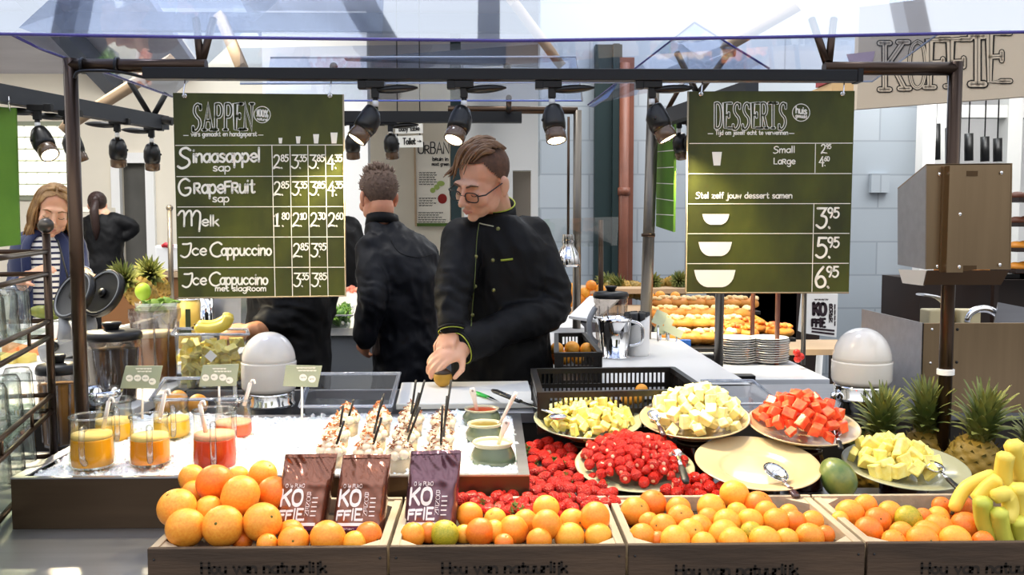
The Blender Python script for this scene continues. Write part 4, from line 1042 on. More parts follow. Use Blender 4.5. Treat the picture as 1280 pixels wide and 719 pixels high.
# ------------------------------------------------------------------ plates and bowls of cut fruit
def dish_mat(n, a): return mat(n, a, .22, var=.06, scale=3, coat=.3)
M_cream_dish = dish_mat('cream_stoneware', '#b5a27e'); M_sage_dish = dish_mat('sage_stoneware', '#a5a486'); M_foot_shade = mat('brown_foot_shade', '#9c5a32', .5)  # the foot ring's brown stands in for the shadow under the bowl
M_redglass = mat('dark_red_jar_glass', '#3a0d08', .1, trans=.35)
def dish(label, px, py, Y, w_px, tilt, prof, m, rollz=0, under=None, group='stoneware dishes of fruit', h_off=0):
    c = P(px, py, Y); R = S(w_px / 2, Y)
    t = thing('serving_dish', label, 'dish', c, group, (radians(tilt), radians(rollz), 0))
    pr = [(r * R, z * R) for r, z in prof]
    part('bowl', MB().lathe(pr, seg=56), m, t, local=True)
    mx = max(r for r, z in pr); zz = [z for r, z in pr if r == mx][0]
    zmin = min(z for r, z in pr)
    part('foot_ring', MB().lathe([(R * .40, zmin + .003), (R * .42, zmin - .004), (R * .38, zmin - .004), (R * .36, zmin + .003)], seg=40, caps=False), under or m, t, local=True)
    return t, R
PLATE = [(.0, -.125), (.52, -.125), (.62, -.075), (.98, .02), (1.0, .032), (.99, .042), (.96, .04), (.64, -.035), (.585, -.06), (.54, -.098), (.50, -.102), (.0, -.102)]
BOWL = [(.0, -.27), (.40, -.27), (.60, -.20), (.85, -.07), (.98, .0), (1.0, .018), (.985, .03), (.95, .018), (.80, -.06), (.58, -.15), (.40, -.20), (.0, -.20)]
def heap(t, R, n, H, base, protos, size, label, group, name, spread=.82, seed=1, cx=0, cy=0, squash=1):
    rnd = random.Random(seed); M = WM(t); k = 0
    for layer, (cnt, hh) in enumerate(((n, 1.0), (int(n * .55), .45))):
        for i in range(cnt):
            rr = spread * sqrt((i + .6) / cnt) * (1 if layer == 0 else .86); th = i * 2.39996 + layer
            z = base + H * hh * max(0, 1 - (rr / spread) ** 2) ** .75
            p = V((rr * cos(th) + cx + rnd.uniform(-.03, .03)) * R, (rr * sin(th) * squash + cy + rnd.uniform(-.03, .03)) * R, (z + rnd.uniform(-.02, .03)) * R)
            rot = Euler((rnd.uniform(0, 6.28), rnd.uniform(0, 6.28), rnd.uniform(0, 6.28)))
            o = rnd.choice(protos)(label, M @ p, rot, size * rnd.uniform(.85, 1.15), group); o.name = name
def chunk(name, m, k, sh=(1, .8, .7)):
    rnd = random.Random(k)
    mb = MB(); s = [x * rnd.uniform(.8, 1.2) for x in sh]
    p = [V(x * s[0], y * s[1], z * s[2]) * rnd.uniform(.82, 1.12) for z in (-1, 1) for x, y in ((-1, -1), (1, -1), (1, 1), (-1, 1))]
    mb.hexa(p); o = link(name, mb.mesh(name, m)); bev(o, .16, 2); tag(o, name, 'fruit')
    return Copies(o)
M_pine = mat('pineapple_flesh', '#f7ec98', .3, col2='#f2de6c', scale=1.2, sss=.1, bump=.2, bscale=5)
M_melon = mat('pale_melon_flesh', '#f8efb4', .3, col2='#f2e28c', scale=1.2, sss=.1)
M_water = mat('watermelon_flesh', '#f0452a', .3, col2='#f57a48', scale=.9, sss=.08)
CH_P = [chunk('pineapple_chunk', M_pine, k, (1.1, .8, .5)) for k in range(5)]
CH_M = [chunk('melon_chunk', M_melon, k + 20) for k in range(5)]
CH_W = [chunk('watermelon_chunk', M_water, k + 40) for k in range(5)]
t, R = dish('cream bowl of pineapple chunks behind the loose strawberries', 735, 524, 2.15, 138, 9, BOWL, M_sage_dish, under=M_foot_shade)
heap(t, R, 72, .26, -.02, CH_P, .0115, 'pale yellow pineapple chunk in the leftmost fruit bowl', 'pineapple chunks in the leftmost bowl', 'pineapple_chunk', .8, 2)
t, R = dish('cream bowl heaped with pale melon chunks between pineapple and watermelon', 868, 522, 2.10, 139, 10, BOWL, M_cream_dish, rollz=-3)
heap(t, R, 56, .50, .0, CH_M, .0125, 'pale melon chunk heaped in the middle fruit bowl', 'melon chunks', 'melon_chunk', .84, 3, cx=.06)
t, R = dish('cream bowl of red watermelon chunks beside the right dome', 1004, 531, 2.06, 140, 10, BOWL, M_cream_dish)
heap(t, R, 46, .50, .02, CH_W, .0135, 'red watermelon chunk heaped in the bowl beside the right dome', 'watermelon chunks', 'watermelon_chunk', .78, 4, cx=-.04)
t, R = dish('wide plate heaped with whole red strawberries', 793, 583, 1.95, 152, 11, PLATE, M_sage_dish)
heap(t, R, 92, .30, .07, BH, .0122, 'hulled red strawberry heaped on the wide plate', 'strawberries on the plate', 'strawberry', .86, 5, cy=.08)
t, R = dish('empty cream plate with a steel spoon lying on it', 946.5, 580, 1.90, 158, 11, PLATE, M_cream_dish)
t, R = dish('grey green plate of pineapple chunks in front of the whole pineapples', 1131, 583, 1.95, 155, 9, PLATE, M_sage_dish)
heap(t, R, 34, .30, .06, CH_P, .0155, 'yellow pineapple chunk on the plate before the whole pineapples', 'pineapple chunks on the right plate', 'pineapple_chunk', .66, 6, cx=-.16, cy=.02)
# jars that carry the dishes
def jar(px, Y, ztop, r, label):
    x = P(px, 560, Y).x; z0 = ZC; h = ztop - z0
    t = thing('glass_jar', label, 'jar', (x, Y, z0), 'dark red jars under the dishes')
    part('body', MB().lathe([(.0, 0), (r, 0), (r * 1.02, .006), (r, h * .8), (r * .9, h * .9), (r * .9, h), (0, h)], seg=28), M_redglass, t, local=True)
    part('rim_band', MB().lathe([(r * .9, h * .9), (r * .95, h * .91), (r * .95, h * .97), (r * .9, h * .98)], seg=28), M_traysteel, t, local=True)
jar(735, 2.15, P(735, 553, 2.15).z, .045, 'dark red jar holding up the left pineapple bowl')
jar(868, 2.10, P(868, 550, 2.10).z, .045, 'dark red jar holding up the melon bowl')
jar(1004, 2.06, P(1004, 560, 2.06).z, .045, 'dark red jar holding up the watermelon bowl')
jar(793, 1.99, P(793, 588, 1.99).z, .05, 'dark red jar holding up the strawberry plate')
jar(946, 1.94, P(946, 586, 1.94).z, .05, 'dark red jar holding up the empty plate')
jar(1131, 1.98, P(1131, 588, 1.98).z, .05, 'dark red jar holding up the right pineapple plate')
# spoons
M_spoon = mat('spoon_steel', '#d6d4d0', .12, 1)
def spoon(label, bowl, hand, Y0, Y1, rb_, hr=.006, handle=M_dark, lift=.0, bm=M_spoon):
    a, b = P(*bowl, Y0), P(*hand, Y1)
    t = thing('serving_spoon', label, 'spoon', a)
    d = (b - a).normalized(); s = d.cross(V(0, 0, 1)).normalized(); n = s.cross(d)
    R = Matrix((d, s, n)).transposed()
    m = MB(); nu, nv = 10, 6
    m.grid(lambda u, v: a + R @ V(rb_ * 1.35 * v * cos(2 * pi * u), rb_ * v * sin(2 * pi * u), -.012 * (1 - v * v)), 16, 5)
    o = part('spoon_bowl', m, bm, t); sd = o.modifiers.new('solid', 'SOLIDIFY'); sd.thickness = .0015
    L = (b - a).length; p1 = a + d * rb_ * 1.3; p2 = a + d * (rb_ * 1.3 + (L - rb_) * .35)
    part('shaft', MB().path([p1, p2], [(.0018, .005), (.0018, .004)], 8, flat=n), bm, t)
    part('handle', MB().path([p2, p2.lerp(b, .15), p2.lerp(b, .8), b], [(.003, .005), (.0045, hr), (.0045, hr * 1.15), (.003, hr * .8)], 10, flat=n), handle, t)
spoon('steel serving spoon with dark handle lying on the empty plate', (970, 590), (997, 622), 1.835, 1.76, .024, .0085, mat('dark_resin_handle', '#3a1a12', .2, coat=.6))
spoon('steel serving spoon with black handle on the right pineapple plate', (1168, 583), (1199, 612), 1.87, 1.77, .020)
spoon('black handled serving spoon stuck in the strawberry plate', (846, 566), (858, 604), 1.92, 1.80, .012, .0075)
spoon('serving spoon resting against the melon heap', (818, 519), (830, 545), 2.05, 1.975, .016, .006, MATS['dark_resin_handle'])
spoon('serving spoon hanging over the watermelon bowl\'s right rim', (1045, 540), (1051, 562), 1.99, 1.93, .012, .006)
# mango
def mango(label, px, py, Y, r, rot, m=None, sc=(1.2, .95, .95), parent=None):
    o = MB()
    def fn(v): v = Vector(v); k = 1 + .10 * v.x - .06 * v.z * v.x; return V(v.x * sc[0], v.y * sc[1] * k, v.z * sc[2] * k)
    o.ball((0, 0, 0), 1, 24, 16, fn=fn)
    c = P(px, py, Y); t = link('mango', o.mesh('mango', m or mat('mango_skin', '#77803e', .35, col2='#48602f', scale=1.4, coat=.2)), None, c); t.rotation_euler = rot; R = S(r, Y); t.scale = (R, R, R)
    link('stem_end', MB().ball((sc[0] * .99, 0, 0), (.05, .09, .09), 8, 6).mesh('stem_end', M_btip), t)
    return tag(t, label, 'mango')
mango('green mango between the empty plate and the right pineapple plate', 1047, 597, 1.84, 23, (radians(10), radians(42), radians(-60)))

# ------------------------------------------------------------------ pineapples
M_pbody = mat('pineapple_skin', '#b88c30', .55, col2='#6a6028', bump=.3, bscale=60, scale=3)
M_peye = mat('pineapple_eye_bract', '#5a5226', .7, col2='#8a7a30', scale=30)
M_pleaf = mat('pineapple_leaf', '#a9a75e', .4, col2='#5f6f3c', scale=10)
def pineapple_proto(seed):
    rnd = random.Random(seed)
    o = bpy.data.objects.new('pineapple', None); COL.objects.link(o); o.empty_display_size = .02
    tag(o, 'pineapple', 'pineapple')
    a, h = .055, .085
    m = MB(); nu, nv = 30, 22
    def fn(u, v):
        th = 2 * pi * u; ph = pi * (.03 + .94 * v)
        k = max(abs(sin(8 * th / 2 + v * 24)), 1e-3) * max(abs(sin(8 * th / 2 - v * 24)), 1e-3)
        r = a * (sin(ph) ** .62) * (1 + .13 * sqrt(k))
        return V(r * cos(th), r * sin(th), h * cos(ph))
    m.grid(lambda u, v: fn(u, v), 64, 44); part('fruit_body', m, M_pbody, o, local=True)
    m = MB()                                   # the spiky bract in each eye
    for row in range(9):
        v = .12 + row * .095; nE = 12
        for j in range(nE):
            u = (j + .5 * (row % 2)) / nE; p = fn(u, v); n = V(p.x, p.y, p.z * .4).normalized()
            q = p + n * .0035; s = V(-n.y, n.x, 0).normalized() * .006
            m.add([p + s, p - s, p + V(0, 0, .006) + n * .007, p - V(0, 0, .005) + n * .001], [(0, 2, 1), (0, 1, 3)], 0, False)
    part('eye_bracts', m, M_peye, o, local=True)
    m = MB()
    for i in range(62):
        u = i / 62; th = i * 2.39996; L = .045 + .075 * sqrt(u) * rnd.uniform(.85, 1.1) if u < .75 else .10 * rnd.uniform(.8, 1.1)
        sp = .95 * (1 - u) ** .8 + .05; d = V(cos(th), sin(th), 0); s = V(-sin(th), cos(th), 0); w = .019 * (1 - .45 * u)
        b = V(0, 0, h * .93 + u * .045) + d * .014 * (1 - u)
        L_, R_ = [], []
        for k in range(6):
            q = k / 5; ang = sp * (.35 + .75 * q); p = b + d * sin(ang) * L * q + V(0, 0, cos(ang) * L * q)
            ww = w * (1 - q) ** .7; L_.append(p + s * ww + d * .002); R_.append(p - s * ww + d * .002)
            if k: m.add([L_[k - 1], pc, pn_ := p - d * .0015, L_[k]], [(0, 1, 2, 3)]); m.add([pc, R_[k - 1], R_[k], pn_], [(0, 1, 2, 3)])
            pc = p - d * .0015
    part('leaf_crown', m, M_pleaf, o, local=True)
    return Copies(o)
PA = [pineapple_proto(1), pineapple_proto(2)]
def pineapple(k, px, py, Y, rot, s, label, group='whole pineapples at the right'):
    return PA[k](label, P(px, py, Y), rot, s, group)
pineapple(0, 1097, 582, 2.25, Euler((radians(12), radians(-3), radians(8))), 1.0, 'whole pineapple, crown forward, beside the right dome')
pineapple(1, 1158, 579, 2.25, Euler((radians(10), radians(-4), radians(-8))), 1.04, 'whole pineapple, crown forward, just left of the right brown post')
pineapple(0, 1212, 590, 2.13, Euler((radians(14), radians(-4), radians(36))), 1.06, 'large whole pineapple with spreading crown before the right post')
pineapple(1, 1129, 572, 2.36, Euler((radians(-80), radians(0), radians(30))), .9, 'whole pineapple lying behind the plate of pineapple chunks')
pineapple(1, 1274, 596, 2.14, Euler((radians(16), radians(8), radians(12))), .9, 'small-crowned pineapple at the right edge above the bananas')
# ------------------------------------------------------------------ ice tray
TX0, TX1, TY0, TY1 = P(13, 597, 1.80).x, P(662, 597, 1.80).x, 1.80, 2.385
def ice_tray():
    t = thing('ice_tray', 'long steel tray filled with crushed ice', 'tray', ((TX0 + TX1) / 2, (TY0 + TY1) / 2, ZC))
    w = .022
    part('front_panel', MB().box(((TX0 + TX1) / 2, TY0 + .003, (ZC + ZT) / 2), (TX1 - TX0, .006, ZT - ZC)), M_traysteel, t, .001)
    part('back_panel', MB().box(((TX0 + TX1) / 2, TY1 - .003, (ZC + ZT) / 2), (TX1 - TX0, .006, ZT - ZC)), M_steel, t)
    for x in (TX0 + .003, TX1 - .003): part('side_panel', MB().box((x, (TY0 + TY1) / 2, (ZC + ZT) / 2), (.006, TY1 - TY0 - .012, ZT - ZC - .0005)), M_steel, t)
    part('base_panel', MB().box(((TX0 + TX1) / 2, (TY0 + TY1) / 2, ZC + .005), (TX1 - TX0 - .012, TY1 - TY0 - .012, .008)), M_steel, t)
    m = MB()
    m.box(((TX0 + TX1) / 2, TY0 + .004, ZT + .001), (TX1 - TX0, .012, .003)); m.box((TX0 + w / 2, (TY0 + TY1) / 2, ZT + .001), (w, TY1 - TY0, .0028)); m.box((TX1 - w / 2, (TY0 + TY1) / 2, ZT + .001), (w, TY1 - TY0, .0028)); m.box(((TX0 + TX1) / 2, TY1 - w / 2, ZT + .001), (TX1 - TX0, w, .003))
    part('rim', m, M_steel, t)
    m = MB(); rnd = random.Random(4)
    def fn(u, v):
        x = TX0 + .02 + u * (TX1 - TX0 - .04); y = TY0 + .012 + v * (TY1 - TY0 - .024)
        e = min(1, v / .06)
        h = ZT - .018 + .016 * min(1, v * 3) + .012 * noise.noise(V(x * 7, y * 7, 2)) + (.007 * noise.noise(V(x * 60, y * 60, 1)) + .004 * noise.noise(V(x * 150, y * 150, 5))) * e + .014 * max(0, v - .55)
        return V(x, y, max(h, ZC + .03))
    m.grid(fn, 300, 160)
    ice = mat('crushed_ice', '#f4f8fc', .35, spec=.6, bump=.6, bscale=260, sss=.1)
    solo('crushed_ice', m, ice, 'crushed white ice filling the steel tray', 'ice', kind='stuff')
    m = MB()                                    # loose lumps lying on top
    for i in range(900):
        u, v = rnd.random(), rnd.random() ** 1.4
        p = fn(u, v); r = rnd.uniform(.002, .005); m.box(p + V(0, 0, r * .4), (r * 2, r * 1.6, r * 1.4), Euler((rnd.uniform(0, 3), rnd.uniform(0, 3), rnd.uniform(0, 3))))
    solo('ice_lumps', m, ice, 'small loose ice lumps lying on the crushed ice', 'ice', kind='stuff')
    return fn
ice_fn = ice_tray()
def ice_z(x, y): return ice_fn((x - TX0 - .02) / (TX1 - TX0 - .04), (y - TY0 - .012) / (TY1 - TY0 - .024)).z

# ------------------------------------------------------------------ jugs of juice
M_glass = clear_mat('clear_glass', '#fbfdfc', .03, .02, edge='#c9cdc4')
M_glass_t = clear_mat('bright_thick_glass', '#fcfdfc', .10, .02, edge='#4a4238')
M_ladle = mat('white_plastic', '#f0e6dc', .35)
def juice_mat(n, a): return mat(n, a, .25, spec=.4, sss=.15)
def jug(px, ybot, ytop, ysurf, wpx, Y, col, label, ladle=None, handle_dx=.15, foam='#f6d27a'):
    c = P(px, ybot, Y); z0 = c.z; h = P(px, ytop, Y).z - z0; R = S(wpx / 2, Y); hs = P(px, ysurf, Y).z - z0
    t = thing('juice_jug', label, 'jug', V(c.x, Y + 0, z0), 'glass juice jugs in the ice')
    prof = [(.0, 0), (R * .94, 0), (R, h * .06), (R * .98, h * .3), (R * .88, h * .8), (R * .92, h * .96), (R * .95, h)]
    part('glass', MB().lathe(prof, seg=32, caps=False), M_glass, t, local=True)
    def rad(z): return R * (.985 - .10 * max(0, (z / h - .1)))
    part('juice', MB().lathe([(.0, .004), (R * .90, .004), (rad(hs * .3) * .965, hs * .3), (rad(hs * .85) * .965, hs * .82), (rad(hs) * .96, hs * .86)], seg=32), juice_mat('juice_' + col[1:], col), t, local=True)
    part('foam', MB().lathe([(rad(hs) * .96, hs * .86), (rad(hs) * .955, hs), (.0, hs * 1.0)], seg=32), mat('foam_' + foam[1:], foam, .6), t, local=True)
    part('lip', MB().path([V(R * .95 * cos(2 * pi * k / 28), R * .95 * sin(2 * pi * k / 28), h) for k in range(28)], .0022, 6, closed=True), M_glass_t, t, local=True)
    a = -pi / 2 + handle_dx
    d = V(cos(a), sin(a), 0)
    m = MB().path(smooth_line([d * R * .9 + V(0, 0, h * .82), d * R * 1.25 + V(0, 0, h * .84), d * R * 1.42 + V(0, 0, h * .62), d * R * 1.38 + V(0, 0, h * .3), d * R * 1.02 + V(0, 0, h * .14)]), .0062, 8)
    part('handle', m, M_glass_t, t, local=True)
    if ladle:
        (x0, y0), (x1, y1) = ladle
        a, b = P(x0, y0, Y - .01), P(x1, y1, Y + .005)
        l = thing('stirring_ladle', 'white ladle in the ' + label, 'ladle', b)
        part('handle', MB().path([b, a.lerp(b, .5), a], [(.003, .0045)] * 3, 8), M_ladle, l)
        part('hook_end', MB().path(smooth_line([a, a + V(.003, 0, .006), a + V(.008, 0, .006), a + V(.010, 0, -.002)]), .0028, 6), M_ladle, l)
jug(116, 582, 520, 541, 54, 1.90, '#f0a51e', 'jug of yellow orange juice nearest the left end of the ice', ((136, 502), (129, 536)), .1)
jug(188, 579, 520, 543, 50, 1.915, '#f0921a', 'jug of orange juice second from the left in front', ((206, 492), (199, 528)), .35)
jug(269, 584, 513, 541, 55, 1.875, '#e4491c', 'jug of red orange juice standing in the front of the ice', ((250, 506), (257, 540)), .25, '#f2b08a')
jug(143, 552, 499, 524, 47, 2.13, '#f3b52a', 'pale jug of yellow juice behind the left front jug', None, .5)
jug(215, 546, 497, 522, 46, 2.16, '#f4bf3a', 'pale jug of yellow juice behind the middle front jugs', None, .4)
jug(292, 545, 499, 526, 47, 2.16, '#e8582a', 'small jug of red juice behind the front red one', ((313, 479), (305, 507)), .3, '#f2b490')

# ------------------------------------------------------------------ price cards on sticks
M_card = mat('sage_price_card', '#a2aa92', .5, var=.12, scale=4)
def card(corners, stick, Y, label, rows, disc):
    cs = [P(x, y, Y) for x, y in corners]
    b = P(*stick, Y); t = thing('price_card', label, 'price card', b, 'price cards on sticks')
    part('stick', MB().tube(b, P(stick[0], corners[3][1] - 2, Y + .003), .0028), M_ladle, t)
    part('card_panel', MB().slab(cs, (0, .003, 0)), M_card, t)
    mk = plane3(cs[0], cs[1], cs[3]); A = mk(.0006); B = mk(.001); m = MB()
    for x0, x1, y in rows:
        for k in range(2): squiggles(m, x0 + k * 2, x1, y + k * 3.4, 1, 3, A, .5, .5, int(x0) + k)
    part('lettering', m, M_chalk, t)
    m = MB()
    for x, y, r in disc: poly(m, [(x + r * cos(k * pi / 8), y + r * .92 * sin(k * pi / 8)) for k in range(16)], A)
    m2 = MB()
    for x, y, r in disc: squiggles(m2, x - r * .6, x + r * .6, y, 1, 3, B, .28, .7, int(x))
    part('price_discs', m, M_chalk, t); part('price_figures', m2, mat('grey_figures', '#8a8f84', .7), t)
card([(157, 457.5), (203, 457.5), (197, 486), (150, 485.5)], (178, 524), 2.2, 'sage price card on a stick behind the left jugs', [(170, 194, 461)], [(162, 472.8, 4.6), (172, 472.6, 4.6), (182, 472.8, 4.6), (190.5, 477, 4.6)])
card([(253.5, 456.5), (298.5, 455), (295, 482.5), (248.5, 483.5)], (274, 506), 2.2, 'sage price card on a stick left of the left dome', [(266, 290, 461)], [(257, 472.3, 4.6), (268, 471.5, 4.6), (278.5, 472, 4.6), (287, 475.5, 4.6)])
card([(357.5, 456.5), (402.5, 457.5), (397, 484), (353.5, 483)], (377.5, 525), 2.2, 'sage price card on a stick right of the left dome', [(371, 396, 460)], [(379, 472, 4.8), (390, 474, 4.8)])

# ------------------------------------------------------------------ dessert cups with whipped cream and black straws
M_cup = clear_mat('clear_cup_plastic', '#f4f2ec', .08, .06, .10, '#f2ead8')
M_cream = mat('whipped_cream', '#e6d3b8', .5, sss=.1)
M_pud = mat('layered_dessert', '#e9d9b8', .5, col2='#c9a878', scale=2, stretch=(1, 1, 6))
M_topc = mat('caramel_topping', '#b4682c', .4); M_topn = mat('choc_shavings', '#7a4a34', .5)
def cup_proto(seed, top):
    rnd = random.Random(seed)
    o = bpy.data.objects.new('dessert_cup', None); COL.objects.link(o); tag(o, 'dessert cup', 'dessert cup'); o.empty_display_size = .02
    R, h = .029, .062
    part('cup', MB().lathe([(.0, 0), (R * .72, 0), (R * .74, .003), (R, h), (R * 1.05, h + .001), (R * 1.05, h + .003), (R * 1.0, h + .003)], seg=28, caps=False), M_cup, o, local=True)
    part('dessert', MB().lathe([(.0, .003), (R * .70, .003), (R * .95, h * .93), (.0, h * .96)], seg=24), M_pud, o, local=True)
    m = MB()
    for lay, (rr, z, n, br) in enumerate(((.021, h + .004, 8, .0115), (.0145, h + .014, 6, .0105), (.007, h + .024, 4, .0095), (.0, h + .033, 1, .008))):
        for i in range(n):
            a = 2 * pi * i / n + lay * .5
            m.ball((rr * cos(a), rr * sin(a), z + rnd.uniform(-.002, .002)), (br, br, br * .95), 10, 7, rot=Euler((rnd.uniform(-.4, .4), rnd.uniform(-.4, .4), 0)).to_matrix())
    m.lathe([(.006, h + .036), (.003, h + .043), (.0, h + .047)], seg=10)
    part('whipped_cream', m, M_cream, o, local=True)
    m = MB()
    for i in range(46):
        a = rnd.uniform(0, 6.28); r = .028 * sqrt(rnd.random()); z = h + .012 + .034 * (1 - r / .028) + .004
        m.box((r * cos(a), r * sin(a), z), (rnd.uniform(.003, .009), .0025, .0018), Euler((rnd.uniform(-.6, .6), rnd.uniform(-.6, .6), rnd.uniform(0, 3))))
    part('topping', m, top, o, local=True)
    return Copies(o)
CUPS = [cup_proto(1, M_topc), cup_proto(2, M_topc), cup_proto(3, M_topn), cup_proto(4, M_topn)]
cols = ['caramel', 'caramel', 'chocolate', 'chocolate']
CP = [[(414, 566, 1.90), (460, 568, 1.90), (500, 569, 1.90), (548, 570, 1.90)], [(420, 546, 2.03), (467, 546, 2.03), (507, 547, 2.03), (551, 550, 2.03)], [(434, 526, 2.17), (474, 526, 2.17), (514, 525, 2.17), (554, 530, 2.17)]]
for r, row in enumerate(CP):
    for k, (x, y, Y) in enumerate(row):
        c = P(x, y, Y); z = c.z - .062
        o = CUPS[k]('cream-topped %s dessert cup, %s from left in the %s row' % (cols[k], ords(k), ('front', 'middle', 'back')[r]), V(c.x, Y, z), Euler((0, 0, r + k)), 1, 'cream dessert cups'); o.name = 'dessert_cup'
M_straw = mat('black_straw', '#100d0c', .35)
ST = [((520, 475), (515.5, 507), 2.12, 'chocolate cup, leftmost of three in the back row'), ((531, 475), (521, 511), 2.14, 'back chocolate cup, tilted right'), ((524, 491), (512.5, 530), 2.0, 'third cup of the middle row'), ((525, 509), (511, 547), 1.94, 'front chocolate cup left of the last'),
      ((564, 475), (555, 536), 2.04, 'last back cup, tallest of the right column'), ((559, 495), (555.5, 535), 2.0, 'last cup of the middle row'), ((553, 507), (551.5, 551), 1.89, 'last cup of the front row'), ((477, 500), (470, 531), 2.0, 'second cup of the middle row'),
      ((477, 522), (468, 551), 1.89, 'second cup of the front row'), ((442, 499), (436, 522), 2.15, 'first cup of the back row'), ((429, 507), (425.5, 532), 2.02, 'first cup of the middle row'), ((430, 526), (422, 552), 1.89, 'first cup of the front row'), ((480, 492), (475, 513), 2.16, 'second cup of the back row')]
for a, b, Y, w in ST:
    p, q = P(*a, Y + .005), P(*b, Y); d = (q - p).normalized()
    solo('drinking_straw', MB().tube(p, q + d * .02, .0028, seg=10), M_straw, 'black straw standing in the ' + w, 'straw', 'black straws in the dessert cups')

# ------------------------------------------------------------------ stoneware pots with spoons
M_pot = mat('green_stoneware', '#5f6a52', .25, col2='#4a5544', scale=3, coat=.5); M_potrim = mat('pale_pot_rim', '#b9b294', .3, coat=.4)
def pot(px, py, Y, rpx, hpx, fill, label, spoon_px, sc):
    c = P(px, py, Y); R = S(rpx, Y); h = S(hpx, Y)
    t = thing('sauce_pot', label, 'pot', c - V(0, 0, h), 'green stoneware pots in the ice')
    part('pot_body', MB().lathe([(.0, 0), (R * .78, 0), (R * .98, h * .15), (R * 1.12, h * .42), (R * 1.08, h * .62), (R * .92, h * .82), (R * .90, h * .88)], seg=40, caps=False), M_pot, t, local=True)
    part('pot_rim', MB().lathe([(R * .90, h * .86), (R * .98, h * .93), (R * 1.0, h * .98), (R * .95, h), (R * .86, h * .97), (R * .84, h * .7)], seg=40, caps=False), M_potrim, t, local=True)
    part('sauce', MB().lathe([(.0, h * .90), (R * .87, h * .90)], seg=30, caps=False), fill, t, local=True)
    (x0, y0), (x1, y1) = spoon_px; a, b = P(x0, y0, Y - .02), P(x1, y1, Y)
    s = thing('sauce_spoon', 'white spoon standing in the ' + label, 'spoon', b, 'white spoons in the pots')
    part('handle', MB().path([b, b.lerp(a, .5), a.lerp(b, .12), a], [(.004, .004), (.004, .0055), (.0045, .0085), (.003, .006)], 10), M_ladle, s)
    d = (a - b).normalized(); part('hang_hole', MB().ball(a.lerp(b, .10) - V(0, .0042, 0), (.003, .001, .003), 10, 6), mat('hole_shade', '#9a8a80', .8), s)
pot(602, 510, 2.24, 22, 24, mat('tomato_sauce', '#a23a14', .3), 'small pot of red sauce farthest back in the ice', ((590, 485), (597, 518)), 1)
pot(606, 528, 2.10, 22, 30, mat('olive_sauce', '#6a5a1c', .3), 'middle pot of brownish green sauce', ((645, 491), (621, 537)), 1)
pot(616, 551, 1.95, 26, 44, mat('pale_sauce', '#cfc69a', .3), 'largest pot of pale sauce at the front', ((634, 525), (622, 558)), 1)

